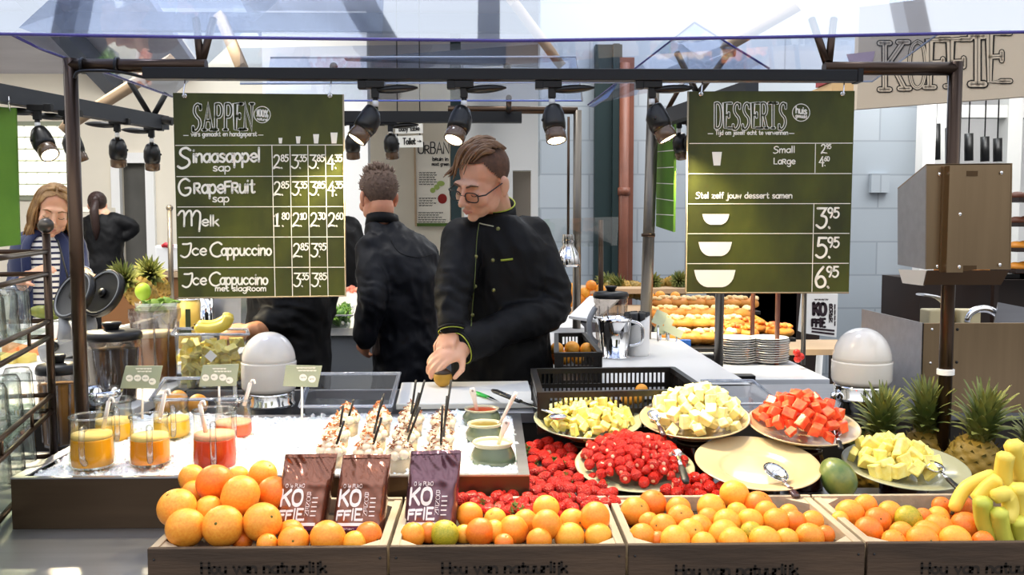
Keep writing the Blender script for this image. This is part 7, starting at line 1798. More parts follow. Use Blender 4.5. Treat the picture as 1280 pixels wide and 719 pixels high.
def hand(mb, wrist, d, n, thumb, curl, s=1.0, spread=.12, tcurl=.5, tout=.8):
    """five fingers on a palm; d: towards the fingertips, n: back of the hand, thumb: +1 / -1 side"""
    d = Vector(d).normalized(); n = Vector(n); n = (n - d * n.dot(d)).normalized(); sd = d.cross(n) * thumb; w = Vector(wrist)
    R = Matrix((d, sd, n)).transposed()
    mb.ball(w + d * .048 * s, (.050 * s, .038 * s, .0155 * s), 16, 10, rot=R); mb.ball(w + d * .028 * s + sd * .018 * s - n * .006 * s, (.032 * s, .018 * s, .015 * s), 12, 8, rot=R)
    mb.path([w - d * .03 * s, w + d * .03 * s], [(.019 * s, .026 * s), (.015 * s, .03 * s)], 12, flat=n)
    for i, (off, L) in enumerate(((.027, .074), (.009, .082), (-.009, .076), (-.026, .060))):
        c = curl[i] if isinstance(curl, (list, tuple)) else curl
        p = w + d * (.086 - abs(off) * .25) * s + sd * off * s; dir_ = (d + sd * off * 5 * spread).normalized(); pts = [p - dir_ * .02 * s, p]; nn = n.copy()
        for k, f in enumerate((.46, .30, .24)):
            q = Matrix.Rotation(0, 3, 'X'); ax = dir_.cross(-nn).normalized(); q = Matrix.Rotation(c * (1.0 if k else .8), 3, ax); dir_ = q @ dir_; nn = q @ nn
            p = p + dir_ * L * f * s; pts.append(p)
        rr = [.009 * s, .0092 * s, .0085 * s, .0078 * s, .0066 * s]; mb.path(smooth_line(pts, 3), [rr[min(4, i // 3)] for i in range(len(pts) * 3 - 2)], 10)
        for q_, r_ in zip(pts[1:], rr[1:]): mb.ball(q_, r_ * 1.03, 10, 7)
    p = w + d * .026 * s + sd * .028 * s - n * .004 * s; a = (d * .6 + sd * tout - n * .35).normalized(); b = (d * .9 + sd * (.35 - tcurl * .4) - n * (.25 + tcurl * .5)).normalized()
    q = p + a * .042 * s; r = q + b * .034 * s; mb.path([p - a * .012 * s, p, q, r], [.012 * s, .0125 * s, .0098 * s, .0075 * s], 10); mb.ball(q, .0100 * s, 10, 7); mb.ball(r, .0076 * s, 10, 7)
def ring(c, ux, uy, hw, hd, n=28, p=2.4):
    out = []
    for k in range(n):
        a = 2 * pi * k / n; x, y = cos(a), sin(a)
        out.append(c + ux * (hw * math.copysign(abs(x) ** (2 / p), x)) + uy * (hd * math.copysign(abs(y) ** (2 / p), y)))
    return out
def torso(mb, stations, yaw_of):
    rings = []
    for c, hw, hd, yaw in stations:
        ux = V(cos(yaw), sin(yaw), 0); uy = V(-sin(yaw), cos(yaw), 0); rings.append(ring(Vector(c), ux, uy, hw, hd))
    mb.loft(rings)
def legs(mb_body, hipc, yaw, z_hip, r=(.075, .055, .04), mb_tr=None, spread=.09, shoes=None):
    ux = V(cos(yaw), sin(yaw), 0); fw = V(sin(yaw), -cos(yaw), 0)
    for k in (-1, 1):
        h = V(hipc.x, hipc.y, z_hip) + ux * spread * k; kn = V(h.x, h.y, .50) + fw * .02; an = V(h.x, h.y, .09); toe = an + fw * .17 + V(0, 0, -.055)
        limb(mb_body, [h, kn, an], r); limb(mb_body, [an + V(0, 0, -.03), toe], [.036, .03])
        if mb_tr is not None: limb(mb_tr, [h, kn, an + V(0, 0, .02)], [r[0] + .03, r[1] + .03, r[2] + .032])
        if shoes is not None: limb(shoes, [an + V(0, 0, -.04) - fw * .03, an + fw * .09 + V(0, 0, -.048), toe], [.045, .044, .038])
def cloth_fn(amp, seed, pts=()):
    o = V(seed * 3.1, seed, 0)
    def fn(p, n):
        w = V(p.x * 1.0 + .5 * p.z, p.y, p.z * .55 - .4 * p.x); k = amp * (noise.noise(p * 8 + o) * 1.1 + (.35 - abs(noise.noise(w * 15 + o))) * 1.5 + .5 * (.3 - abs(noise.noise(w * 31 + o))))
        for q, a, r in pts:
            d = (p - q).length
            if d < r: k += a * (1 - d / r) * sin((p - q).dot(V(.3, .2, 1)) * 150 + noise.noise(p * 20) * 3)
        return p + n * k
    return fn
def on_surface(bvh, x, y, off=.0015):
    d = ray(x, y).normalized(); h = bvh.ray_cast(CAM, d)
    return None if h[0] is None else h[0] - d * off
def surf_line(bvh, pts, r, name, m, root, n=8, off=.001):
    q = []
    for x in smooth_line([V(a, b, 0) for a, b in pts], n):
        p = on_surface(bvh, x.x, x.y, off)
        if p is not None: q.append(p)
    if len(q) > 2: part(name, MB().path(q, r, 6), m, root)
def headM(c, yaw, pitch, roll=0): return Matrix.Translation(c) @ Euler((pitch, roll, yaw), 'XYZ').to_matrix().to_4x4()

def chef_front():
    Y = 3.02
    hips, waist, chest, sh, nk = P(628, 520, Y + .06), P(626, 430, Y + .05), P(623, 345, Y + .04), P(621, 292, Y + .02), P(618, 262, Y - .01)
    yaw = radians(-16)
    root = thing('person', 'young man in black chef jacket and glasses, head bowed, holding fruit on the board', 'person', V(hips.x, hips.y, 0))
    hc = P(603, 227, Y - .10); s = .96
    M = Matrix.Translation(hc) @ Matrix.Rotation(radians(-36), 4, 'Z') @ Matrix.Rotation(radians(8), 4, 'Y') @ Matrix.Rotation(radians(24), 4, 'X')
    body = MB(); head_prims(body, M, s)
    limb(body, [M @ V(0, .028, -.05), nk + V(0, .01, .0), sh + V(0, 0, -.03)], [.054, .056, .07])
    sl, el, wl = P(664, 297, Y + .05), P(686, 384, Y - .02), P(588, 430, Y - .22)
    sr, er, wr_ = P(578, 297, Y - .04), P(566, 374, Y - .16), P(566, 407, Y - .20)
    limb(body, [sh, chest, waist, hips], [.09, .10, .09, .10]); limb(body, [sl, el, wl], [.045, .038, .026]); limb(body, [sr, er, wr_], [.045, .038, .026])
    limb(body, [sl, sh, sr], [.045, .06, .045])
    legs(body, hips, yaw, hips.z - .05)
    # his left hand presses a fruit on the board, his right fist just behind it
    fruit = PZ(553, 486, ZW + .018) + V(0, .03, 0); fr = .028; fc = V(fruit.x, fruit.y, ZW + .018 + fr)
    wl2 = P(581, 434, Y - .25)
    top = fc + V(0, .0, fr + .012)
    d1 = (top - wl2).normalized(); limb(body, [wl, wl2], [.026, .024])
    hand(body, wl2, (d1 + V(-.25, 0, .12)), V(.15, -.55, .8), -1, [.62, .60, .58, .6], .98, .35, .55, .9)
    w2 = P(566, 410, Y - .205); hand(body, w2, P(556, 436, Y - .27) - w2, V(-.35, -.75, .25), 1, [1.0, 1.02, 1.05, 1.1], .95, .1, .9, .5)
    remeshed('body', body, M_skin, root, .0042, 3)
    root_parts = root
    # clothes
    j = MB()
    def st(c, hw, hd): return (c, hw, hd, yaw)
    torso(j, [st(hips + V(0, 0, -.10), .178, .125), st(hips, .176, .125), st(waist, .166, .122), st(P(625, 385, Y + .04), .168, .126), st(chest, .178, .130), st(P(622, 312, Y + .03), .176, .118), st(P(620, 294, Y + .02), .150, .098), st(P(619, 279, Y + .01), .100, .082), st(P(618, 270, Y), .072, .072)], yaw)
    limb(j, [sl + V(0, 0, -.004), sl.lerp(el, .5) + V(.012, 0, 0), el + V(.008, 0, 0), el.lerp(wl, .5), wl.lerp(el, .02)], [.070, .070, .064, .058, .056]); limb(j, [sr + V(0, 0, -.004), sr.lerp(er, .5), er, wr_ + V(0, 0, .01)], [.066, .064, .056, .050])
    limb(j, [sl.lerp(sh, .3) + V(0, 0, .0), sl], [.066, .068]); limb(j, [sr.lerp(sh, .3), sr], [.064, .066])
    J, bv = remeshed('jacket', j, M_jacket, root, .0075, 5, cloth_fn(.0065, 1, ((el, .005, .14), (er, .004, .12))))
    c = MB()
    for k, (a, b) in enumerate(((.0, 1), (1, 0))): pass
    # stand collar, open in front
    n0 = P(617, 268, Y); rings = []
    pts_lo, pts_hi = [], []
    fa = radians(-16) - pi / 2 - radians(6)
    for i in range(29):
        a = fa + radians(20) + (2 * pi - radians(40)) * i / 28
        lo = n0 + V(.076 * cos(a), .070 * sin(a), -.012 + .020 * (sin(a) + .2)); hi = n0 + V(.070 * cos(a), .066 * sin(a) + .004, .030 + .030 * (sin(a) + .2)); pts_lo.append(lo); pts_hi.append(hi)
    c.add(pts_lo + pts_hi, [(i, i + 1, 29 + i + 1, 29 + i) for i in range(28)])
    co = part('collar', c, M_jacket, root); sd = co.modifiers.new('solid', 'SOLIDIFY'); sd.thickness = .006
    part('collar_piping', MB().path(pts_hi, .0024, 6), M_lime, root)
    surf_line(bv, [(599, 279), (596, 300), (594, 340), (591, 380), (589, 408)], .0016, 'front_piping', mat('dull_lime_piping', '#5f6a34', .6), root)
    surf_line(bv, [(599, 279), (607, 281), (617, 283)], .002, 'neck_piping', mat('pale_piping', '#c9c9b0', .6), root)
    surf_line(bv, [(626, 325.5), (633, 325), (641, 324)], .0036, 'pocket_trim', M_lime, root)
    for x, y in ((622.5, 286), (594.7, 321), (616, 325.5), (594, 358), (617, 363), (591, 394)):
        p = on_surface(bv, x, y, .001)
        if p is not None: part('button', MB().ball(p, (.0065, .003, .0065), 12, 8), mat('dark_brass_button', '#8a8a56', .3, .6), root)
    for w, e, rr in ((wl, el, .0575), (wr_ + V(0, 0, .01), er, .051)):
        d = (w - e).normalized(); a = d.orthogonal().normalized(); b = d.cross(a); q = w + d * rr * .55
        part('cuff', MB().path([q + (a * cos(2 * pi * k / 24) + b * sin(2 * pi * k / 24)) * rr * .86 for k in range(24)], [(.006, .004)] * 24, 8, closed=True), M_jacket, root)
        part('cuff_piping', MB().path([q + d * .006 + (a * cos(2 * pi * k / 24) + b * sin(2 * pi * k / 24)) * rr * .86 for k in range(24)], .0017, 5, closed=True), M_lime, root)
    tr, shoes = MB(), MB(); legs(MB(), hips, yaw, hips.z - .05, mb_tr=tr, shoes=shoes); remeshed('trousers', tr, M_trouser, root, .012, 3); remeshed('shoes', shoes, M_dark, root, .010, 2)
    ap = MB(); rr = []
    for z, hw, hd in ((hips.z + .14, .178, .134), (hips.z, .186, .136), (hips.z - .2, .196, .14), (hips.z - .42, .2, .145)): rr.append(ring(V(hips.x, hips.y, z), V(cos(yaw), sin(yaw), 0), V(-sin(yaw), cos(yaw), 0), hw, hd))
    ap.loft(rr, caps=False); part('apron', ap, M_apron, root)
    # hair: cropped sides, long swept top
    h = MB(); hair_cap(h, M, s, lambda az: .086 if az < .8 else .086 - (az - .8) * .115 if az < 1.45 else .010 - (az - 1.45) * .07 if az < 2.0 else -.05, 1.035, .001, 9, .01)
    part('cropped_hair', h, mat('cropped_brown_hair', '#6a4a34', .75, col2='#4e3626', scale=60), root)
    h = MB(); rnd = random.Random(2)
    for i in range(190):
        u = rnd.uniform(-1, 1); v = rnd.random()
        x0 = u * .062; y0 = .075 - v * .085
        z0 = .04 + .084 * sqrt(max(.05, 1 - (x0 / .076) ** 2 - ((y0 - .018) / .098) ** 2))
        lift = .006 + .010 * rnd.random(); L = .055 + .035 * rnd.random()
        pts = []
        for k in range(6):
            t = k / 5; x = x0 - L * .38 * t * (1 + .3 * t); y = y0 - L * .95 * t
            e = 1 - (x / .086) ** 2 - ((y - .018) / .110) ** 2
            z = .04 + .090 * sqrt(max(.0, e)) if e > .0 else .04 - .02
            z = max(z, .068 - .03 * t) + lift * sin(pi * min(1, t * .9 + .15)); pts.append(M @ (V(x, y, z) * s))
        h.path(smooth_line(pts, 2), [(.0045 * (1 - .75 * (k / 10) ** 2)) for k in range(11)], 5)
    part('swept_hair', h, mat('light_brown_hair', '#8e6a48', .5, col2='#6f4f34', scale=30), root)
    face_parts(root, M, s, mat('brown_brow', '#6a4a34', .8))
    # glasses
    g = MB()
    for k in (-1, 1):
        c0 = V(k * .033, -.107, -.010); pts = []
        for i in range(28):
            a = 2 * pi * i / 28; x = .0245 * math.copysign(abs(cos(a)) ** .7, cos(a)); z = .0165 * math.copysign(abs(sin(a)) ** .7, sin(a)); pts.append(M @ ((c0 + V(x, abs(x + k * .02) * .10, z)) * s))
        g.path(pts, .0019, 6, closed=True)
        g.path([M @ (V(k * .057, -.100, -.004) * s), M @ (V(k * .076, -.085, -.003) * s), M @ (V(k * .081, .005, .004) * s), M @ (V(k * .08, .03, -.012) * s)], [.0022, .0022, .002, .0018], 6)
    g.path([M @ (V(-.010, -.108, -.006) * s), M @ (V(0, -.113, -.003) * s), M @ (V(.010, -.108, -.006) * s)], .0018, 6)
    part('glasses', g, mat('black_spectacle_frame', '#0c0c0d', .3), root)
    # the fruit
    t = thing('kiwi_fruit', 'brown and yellow round fruit pressed on the cutting board under the chef\'s hand', 'fruit', V(fc.x, fc.y, ZW + .018))
    part('fruit_flesh', MB().ball(fc, (fr, fr, fr), 24, 16), mat('golden_fruit_skin', '#b98a2a', .45, col2='#a3781c', scale=9), t)
    part('dark_top', MB().lathe([(.026, .0125), (.0225, .019), (.012, .0262), (.0, .0287)], fc, 24), mat('dark_fruit_top', '#3a2a1a', .5), t)
    k0 = P(557, 440, Y - .27); solo('kitchen_knife', MB().path([k0 + V(.0, .0, .012), k0 + V(-.01, .02, -.05)], [(.006, .010), (.005, .008)], 8), M_dark, 'dark knife handle held in the chef\'s right fist', 'knife')
chef_front()

def chef_back():
    Y = 4.05; yaw = radians(205)
    hips, waist, chest, sh, nk = P(507, 500, Y), P(509, 420, Y), P(508, 345, Y), P(498, 304, Y + .02), P(478, 279, Y + .04)
    root = thing('person', 'grey-haired man in black chef jacket seen from behind', 'person', V(hips.x, hips.y, 0))
    hc = P(472, 246, Y + .06); s = 1.0
    M = Matrix.Translation(hc) @ Matrix.Rotation(radians(212), 4, 'Z') @ Matrix.Rotation(radians(10), 4, 'X')
    body = MB(); head_prims(body, M, s); limb(body, [M @ V(0, .03, -.05), nk, sh - V(0, 0, .08)], [.056, .058, .04])
    sl, el, wl = P(466, 312, Y - .05), P(467, 372, Y - .16), P(455, 426, Y - .14); sr, er, wr_ = P(528, 318, Y + .06), P(541, 380, Y + .10), P(520, 405, Y + .28)
    limb(body, [sh - V(0, 0, .12), chest, waist, hips], [.07, .10, .10, .10]); limb(body, [sl, el, wl], [.045, .04, .028]); limb(body, [sr, er, wr_], [.045, .04, .028]); limb(body, [sl, sh - V(0, 0, .09), sr - V(0, 0, .03)], [.04, .05, .04])
    hand(body, wl, P(450, 458, Y + .02) - wl, V(-.3, -.9, .1), 1, [.35, .4, .42, .45], 1.0, .15, .3, .5); hand(body, wr_, V(-.2, .9, -.3), V(0, .2, 1), 1, .5)
    legs(body, hips, yaw, hips.z - .05); remeshed('body', body, M_skin2 if False else mat('ruddy_skin', '#dd9f80', .45, col2='#cf8c6c', scale=14, sss=.2), root, .0055, 3)
    j = MB(); st = lambda c, hw, hd: (c, hw, hd, yaw)
    torso(j, [st(hips + V(0, 0, -.10), .155, .125), st(hips, .15, .125), st(waist, .142, .125), st(chest, .155, .14), st(P(503, 318, Y), .155, .13), st(P(493, 299, Y + .02), .125, .105), st(P(482, 284, Y + .03), .088, .080), st(P(478, 277, Y + .04), .070, .07)], yaw)
    limb(j, [sl, sl.lerp(el, .5), el, el.lerp(wl, .5), wl.lerp(el, .12)], [.074, .070, .062, .058, .054]); limb(j, [sr, er, er.lerp(wr_, .8)], [.074, .062, .054]); limb(j, [sl.lerp(sh, .35), sl], [.075, .074]); limb(j, [sr.lerp(sh, .35), sr], [.075, .074])
    J, bv = remeshed('jacket', j, mat('navy_black_chef_cloth', '#080a12', .55, spec=.3), root, .009, 4, cloth_fn(.010, 2, ((el, .004, .12),)))
    n0 = P(478, 278, Y + .04); c = MB(); lo, hi = [], []
    for i in range(29):
        a = 2 * pi * i / 28; lo.append(n0 + V(.077 * cos(a), .072 * sin(a), -.012 - .012 * sin(a))); hi.append(n0 + V(.070 * cos(a), .068 * sin(a), .028 - .018 * sin(a)))
    c.add(lo + hi, [(i, i + 1, 30 + i, 29 + i) for i in range(28)]); co = part('collar', c, M_jacket, root); co.modifiers.new('solid', 'SOLIDIFY').thickness = .006
    surf_line(bv, [(488, 300), (500, 316), (522, 322), (540, 318)], .0016, 'yoke_seam', M_jacket, root)
    tr, shoes = MB(), MB(); legs(MB(), hips, yaw, hips.z - .05, mb_tr=tr, shoes=shoes); remeshed('trousers', tr, M_trouser, root, .014, 3); remeshed('shoes', shoes, M_dark, root, .012, 2)
    h = MB(); line = lambda az: .075 if az < .9 else .075 - (az - .9) * .10 if az < 1.75 else -.05
    hair_cap(h, M, s, line, 1.05, .003, 9, .02); part('cropped_hair', h, mat('greying_cropped_hair', '#6f5a4e', .8, col2='#554338', scale=70), root)
    h = MB(); rnd = random.Random(5)
    for i in range(420):
        az = rnd.uniform(0, 2 * pi); el_ = rnd.uniform(0, 1.25) if i < 320 else rnd.uniform(1.2, 1.9)
        d = V(sin(el_) * sin(az), -sin(el_) * cos(az), cos(el_)); p = V(0, .018, .04) + V(d.x * .076, d.y * .096, d.z * .086)
        if p.z < line(az if az <= pi else 2 * pi - az): continue
        L = (.026 if el_ < 1.0 else .012) * rnd.uniform(.7, 1.2); t = (d + V(rnd.uniform(-.4, .4), rnd.uniform(-.4, .4), .35)).normalized()
        h.path([M @ (p * s), M @ ((p + t * L * .6) * s), M @ ((p + t * L + V(rnd.uniform(-.004, .004), 0, 0)) * s)], [.004, .0028, .0008], 4)
    part('spiky_hair', h, mat('grey_brown_hair', '#9a8474', .6, col2='#6f5a4c', scale=40), root)
chef_back()

def chef_left():
    Y = 3.48; yaw = radians(-35)
    hips, waist, chest, sh, nk = P(360, 510, Y), P(360, 430, Y), P(362, 345, Y), P(364, 290, Y), P(364, 262, Y)
    root = thing('person', 'chef in black hidden behind the juice menu, forearm and fist reaching left', 'person', V(hips.x, hips.y, 0))
    hc = P(360, 226, Y - .03); M = Matrix.Translation(hc) @ Matrix.Rotation(radians(-50), 4, 'Z') @ Matrix.Rotation(radians(22), 4, 'X')
    body = MB(); head_prims(body, M, .97); limb(body, [M @ V(0, .03, -.05), nk, sh], [.054, .058, .08])
    sr, er, wr_ = P(330, 305, Y - .1), P(352, 398, Y - .12), P(313, 413, Y - .26); sl, el, wl = P(398, 305, Y + .1), P(402, 385, Y + .06), P(372, 440, Y - .05)
    limb(body, [sh, chest, waist, hips], [.09, .10, .09, .10]); limb(body, [sr, er, wr_], [.045, .042, .028]); limb(body, [sl, el, wl], [.045, .038, .028]); limb(body, [sr, sh, sl], [.045, .06, .045])
    hand(body, wr_, V(-.95, -.12, -.12), V(-.1, -.75, .6), -1, [1.15, 1.15, 1.2, 1.2], 1.0, .1, .9, .5); hand(body, wl, V(-.4, -.5, -.6), V(-.2, -.6, .6), 1, .6)
    legs(body, hips, yaw, hips.z - .05); remeshed('body', body, M_skin2, root, .0055, 3)
    j = MB(); st = lambda c, hw, hd: (c, hw, hd, yaw)
    torso(j, [st(hips + V(0, 0, -.1), .175, .135), st(hips, .17, .13), st(waist, .165, .125), st(chest, .175, .13), st(P(363, 312, Y), .165, .115), st(P(364, 290, Y), .13, .095), st(P(364, 275, Y), .075, .072)], yaw)
    limb(j, [sr, sr.lerp(er, .5), er, er.lerp(wr_, .42)], [.07, .07, .066, .056]); limb(j, [sl, el, wl.lerp(el, .1)], [.07, .06, .05]); limb(j, [sr.lerp(sh, .3), sr], [.07, .07]); limb(j, [sl.lerp(sh, .3), sl], [.07, .07])
    remeshed('jacket', j, M_jacket, root, .009, 5, cloth_fn(.008, 3, ((er, .007, .15),)))
    tr, shoes = MB(), MB(); legs(MB(), hips, yaw, hips.z - .05, mb_tr=tr, shoes=shoes); remeshed('trousers', tr, M_trouser, root, .014, 3); remeshed('shoes', shoes, M_dark, root, .012, 2)
    h = MB(); hair_cap(h, M, .97, lambda az: .07 if az < .8 else .03 if az < 1.7 else -.05, 1.06, .004, 9, .03); part('hair', h, mat('dark_brown_hair', '#3a281c', .6), root)
chef_left()

def woman_left():
    Y = 4.15; yaw = radians(18)
    hips, waist, chest, sh, nk = P(62, 430, Y), P(62, 375, Y), P(62, 325, Y), P(60, 296, Y), P(62, 284, Y - .01)
    root = thing('person', 'blonde woman in navy blazer and striped shirt looking down at the left', 'person', V(hips.x, hips.y, 0))
    hc = P(67, 263, Y - .05); s = .93; M = Matrix.Translation(hc) @ Matrix.Rotation(radians(28), 4, 'Z') @ Matrix.Rotation(radians(8), 4, 'Y') @ Matrix.Rotation(radians(18), 4, 'X')
    body = MB(); head_prims(body, M, s); limb(body, [M @ V(0, .03, -.06), nk, sh], [.046, .046, .06])
    sr, er, wr_ = P(32, 306, Y + .02), P(24, 358, Y - .06), P(34, 345, Y - .32); sl, el, wl = P(88, 307, Y + .02), P(97, 352, Y - .04), P(106, 342, Y - .26)
    limb(body, [sh, chest, waist, hips], [.07, .085, .08, .09]); limb(body, [sr, er, wr_], [.038, .032, .022]); limb(body, [sl, el, wl], [.038, .032, .022]); limb(body, [sr, sh, sl], [.038, .05, .038])
    hand(body, wr_, V(.75, -.4, .30), V(-.1, -.5, .8), 1, [.25, .3, .35, .4], .95, .3, .3, .9); hand(body, wl, V(.35, -.5, -.3), V(.2, -.5, .8), -1, [.4, .4, .45, .5], .95, .2, .3, .7)
    legs(body, hips, yaw, hips.z - .05, r=(.07, .05, .036)); remeshed('body', body, M_skin, root, .0055, 3)
    st = lambda c, hw, hd: (c, hw, hd, yaw)
    j = MB(); torso(j, [st(hips, .16, .115), st(waist, .13, .10), st(chest, .145, .115), st(P(61, 306, Y), .14, .095), st(P(60, 295, Y), .10, .075), st(P(61, 288, Y), .06, .055)], yaw)
    ms = mat('striped_jersey', '#f0eeea', .75)
    nt = ms.node_tree
    if not nt.nodes.get('w'):
        t_ = nt.nodes.new('ShaderNodeTexCoord'); w = nt.nodes.new('ShaderNodeTexWave'); w.name = 'w'; w.bands_direction = 'Z'; w.inputs['Scale'].default_value = 12.5; w.inputs['Distortion'].default_value = .6
        r = nt.nodes.new('ShaderNodeValToRGB'); r.color_ramp.interpolation = 'CONSTANT'; r.color_ramp.elements[0].color = lin('#f0eeea'); r.color_ramp.elements[1].color = lin('#23284a'); r.color_ramp.elements[1].position = .66
        nt.links.new(t_.outputs['Object'], w.inputs[0]); nt.links.new(w.outputs[0], r.inputs[0]); nt.links.new(r.outputs[0], nt.nodes['Principled BSDF'].inputs['Base Color'])
    remeshed('striped_shirt', j, ms, root, .009, 4)
    # open blazer: torso shell with a gap in front, sleeves
    b = MB(); rings = []
    for c, hw, hd in ((hips + V(0, 0, -.06), .178, .135), (hips, .175, .13), (waist, .15, .118), (chest, .165, .132), (P(61, 306, Y), .160, .11), (P(60, 296, Y), .118, .088), (P(61, 289, Y), .072, .066)):
        ux = V(cos(yaw), sin(yaw), 0); uy = V(-sin(yaw), cos(yaw), 0); g = .78
        pts = []
        for k in range(33):
            a = -pi / 2 + g * .62 + (2 * pi - g * 1.24) * k / 32; pts.append(c + ux * hw * cos(a) + uy * hd * sin(a))
        rings.append(pts)
    vs = [p for r_ in rings for p in r_]; n = 33; b.add(vs, [(i * n + k, i * n + k + 1, (i + 1) * n + k + 1, (i + 1) * n + k) for i in range(len(rings) - 1) for k in range(n - 1)])
    bo = part('blazer', b, M_navy, root); bo.modifiers.new('solid', 'SOLIDIFY').thickness = .014; ss = bo.modifiers.new('sub', 'SUBSURF'); ss.levels = 1; ss.render_levels = 1
    for side in (-1, 1):
        i0 = 0 if side > 0 else 32
        lap = [rings[k][i0] for k in range(1, len(rings))]
        part('lapel', MB().path(smooth_line(lap, 3), [(.008, .022)] * (3 * (len(lap) - 1) + 1), 8), M_navy, root)
    sv = MB(); limb(sv, [sr, er, er.lerp(wr_, .45)], [.062, .052, .044]); limb(sv, [sr.lerp(sh, .3), sr], [.06, .062]); remeshed('blazer_sleeve', sv, M_navy, root, .009, 3, cloth_fn(.006, 5))
    sv = MB(); limb(sv, [sl, el, el.lerp(wl, .75)], [.062, .052, .042]); limb(sv, [sl.lerp(sh, .3), sl], [.06, .062]); remeshed('blazer_sleeve', sv, M_navy, root, .009, 3, cloth_fn(.006, 6))
    d = (wl - el).normalized(); a = d.orthogonal().normalized(); e2 = d.cross(a); q = wl - d * .01; part('wristwatch', MB().path([q + (a * cos(k * pi / 8) + e2 * sin(k * pi / 8)) * .027 for k in range(16)], [(.004, .008)] * 16, 6, closed=True), M_chrome, root)
    surf = MB().path(smooth_line([P(72, 300, Y - .12), P(80, 330, Y - .15), P(84, 352, Y - .16), P(70, 372, Y - .14)]), .004, 6); part('bag_strap', surf, M_dark, root)
    tr, shoes = MB(), MB(); legs(MB(), hips, yaw, hips.z - .05, r=(.07, .05, .036), mb_tr=tr, shoes=shoes); remeshed('trousers', tr, M_trouser, root, .014, 3); remeshed('shoes', shoes, M_dark, root, .012, 2)
    h = MB(); hair_cap(h, M, s, lambda az: .094 - .03 * az if az < .6 else .076 - (az - .6) * .13 if az < 1.2 else -.01 if az < 1.5 else -.07, 1.03, .003, 8, .02)
    mh = mat('dark_blonde_hair', '#b08a58', .45, col2='#7f5c38', scale=26); rnd = random.Random(8)
    for i in range(170):
        k = rnd.choice((-1, 1)); v = rnd.random(); az = .98 + v * 2.1
        p0 = V(k * .006, .0 + .06 * v - .045, .118); x = k * (.080 * sin(min(az, pi * .5)) if az < pi / 2 else .082 * sin(az) + .004); y = .018 - .098 * cos(az)
        wv = rnd.uniform(-.012, .012); L = rnd.uniform(.11, .17)
        pts = [p0, V(x * .72, y * .75, .095), V(x * 1.04, y * 1.02, .03), V(x * 1.10 + wv, y * 1.04 + wv, -.05), V(x * 1.16 - wv, y * 1.0, -.05 - L * .55), V(x * 1.02, y * .95 + wv, -.05 - L)]
        h.path([M @ (q * s) for q in smooth_line(pts, 3)], [.0062 * (1 - .6 * (t / 15) ** 2) for t in range(16)], 5)
    part('long_hair', h, mh, root); face_parts(root, M, s, mat('blonde_brow', '#8a6844', .8))
woman_left()

def woman_far():
    Y = 8.72; yaw = radians(190)
    hips, waist, chest, sh, nk = P(130, 345, Y), P(132, 318, Y), P(131, 290, Y), P(128, 270, Y), P(124, 265, Y)
    root = thing('person', 'dark-haired person in black with hand on hip, facing away in the back kitchen', 'person', V(hips.x, hips.y, 0))
    hc = P(122, 256.5, Y); s = .95; M = Matrix.Translation(hc) @ Matrix.Rotation(radians(195), 4, 'Z')
    body = MB(); head_prims(body, M, s); limb(body, [M @ V(0, .03, -.06), nk, sh], [.05, .05, .07])
    sl, el, wl = P(111, 279, Y), P(107, 305, Y), P(112, 330, Y - .1); sr, er, wr_ = P(147, 277, Y), P(168, 284, Y + .05), P(155, 298, Y + .02)
    limb(body, [sh, chest, waist, hips], [.08, .09, .09, .1]); limb(body, [sl, el, wl], [.045, .035, .026]); limb(body, [sr, er, wr_], [.045, .035, .026]); limb(body, [sl, sh, sr], [.04, .05, .04])
    hand(body, wr_, V(-.8, 0, -.5), V(.2, -.9, .1), 1, .4); hand(body, wl, V(.1, -.1, -1), V(-.8, -.3, 0), 1, .3)
    legs(body, hips, yaw, hips.z - .05); remeshed('body', body, M_skin, root, .009, 2)
    st = lambda c, hw, hd: (c, hw, hd, yaw); j = MB(); torso(j, [st(V(hips.x, hips.y, .25), .24, .2), st(V(hips.x, hips.y, .6), .22, .18), st(hips, .19, .15), st(waist, .15, .125), st(chest, .175, .13), st(P(129, 276, Y), .16, .11), st(P(126, 268, Y), .09, .08)], yaw)
    limb(j, [sl, el, wl], [.07, .055, .045]); limb(j, [sr, er, er.lerp(wr_, .8)], [.07, .06, .05]); limb(j, [sl.lerp(sh, .3), sl], [.07, .07]); limb(j, [sr.lerp(sh, .3), sr], [.07, .07])
    remeshed('black_dress', j, M_jacket, root, .014, 3, cloth_fn(.008, 7))
    h = MB(); hair_cap(h, M, s, lambda az: .06 if az < .8 else .02 if az < 1.5 else -.07, 1.08, .008, 8, .02); h.ball(M @ V(0, .115, .05), (.035, .04, .04)); h.path([M @ V(0, .13, .04), M @ V(.01, .16, -.06), M @ V(0, .14, -.22), M @ V(0, .12, -.34)], [.03, .04, .035, .01], 12)
    part('ponytail_hair', h, mat('dark_hair', '#2a1812', .5), root)
woman_far()
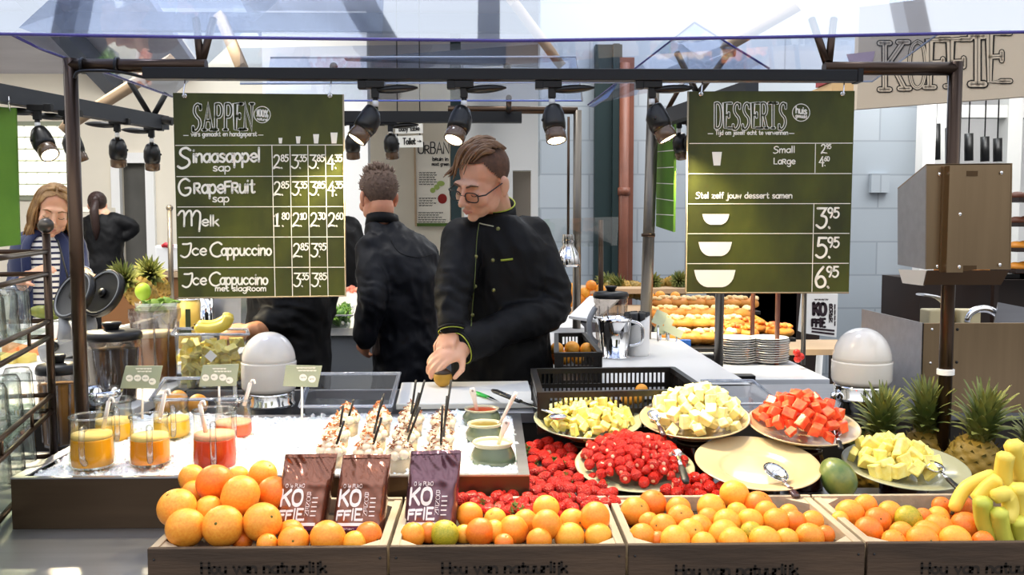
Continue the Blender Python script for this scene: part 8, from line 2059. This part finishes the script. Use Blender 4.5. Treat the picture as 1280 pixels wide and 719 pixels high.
def man_hidden():
    Y = 5.55; yaw = radians(160)
    hips, waist, chest, sh, nk = P(414, 420, Y), P(414, 375, Y), P(416, 315, Y), P(414, 278, Y), P(411, 264, Y)
    root = thing('person', 'person in black coat mostly hidden by the juice menu\'s right edge', 'person', V(hips.x, hips.y, 0))
    hc = P(409, 245, Y); M = Matrix.Translation(hc) @ Matrix.Rotation(radians(160), 4, 'Z')
    body = MB(); head_prims(body, M, .97); limb(body, [M @ V(0, .03, -.06), nk, sh], [.055, .055, .075]); sl, el, wl = P(385, 284, Y), P(380, 330, Y), P(388, 362, Y - .1); sr, er, wr_ = P(438, 286, Y), P(445, 326, Y + .03), P(437, 356, Y + .1)
    limb(body, [sh, chest, waist, hips], [.08, .09, .09, .1]); limb(body, [sl, el, wl], [.045, .035, .026]); limb(body, [sr, er, wr_], [.045, .035, .026]); limb(body, [sl, sh, sr], [.04, .05, .04]); hand(body, wr_, V(-.2, .4, -.8), V(.8, -.3, 0), -1, .4); hand(body, wl, V(.1, .2, -1), V(-.8, -.3, 0), 1, .3)
    legs(body, hips, yaw, hips.z - .05); remeshed('body', body, M_skin, root, .009, 2)
    st = lambda c, hw, hd: (c, hw, hd, yaw); j = MB(); torso(j, [st(hips + V(0, 0, -.12), .2, .16), st(hips, .19, .15), st(waist, .17, .14), st(chest, .19, .145), st(P(414, 290, Y), .185, .12), st(P(412, 273, Y), .10, .085)], yaw)
    limb(j, [sl, el, wl], [.075, .065, .05]); limb(j, [sr, er, wr_], [.075, .065, .05]); limb(j, [sl.lerp(sh, .3), sl], [.07, .075]); limb(j, [sr.lerp(sh, .3), sr], [.07, .075]); remeshed('coat', j, M_jacket, root, .012, 3, cloth_fn(.009, 9))
    tr, shoes = MB(), MB(); legs(MB(), hips, yaw, hips.z - .05, mb_tr=tr, shoes=shoes); remeshed('trousers', tr, M_trouser, root, .016, 3); remeshed('shoes', shoes, M_dark, root, .014, 2)
    h = MB(); hair_cap(h, M, .97, lambda az: .07 if az < .8 else .02 if az < 1.6 else -.06, 1.07, .006, 8, .03); part('hair', h, MATS['dark_brown_hair'], root)
man_hidden()
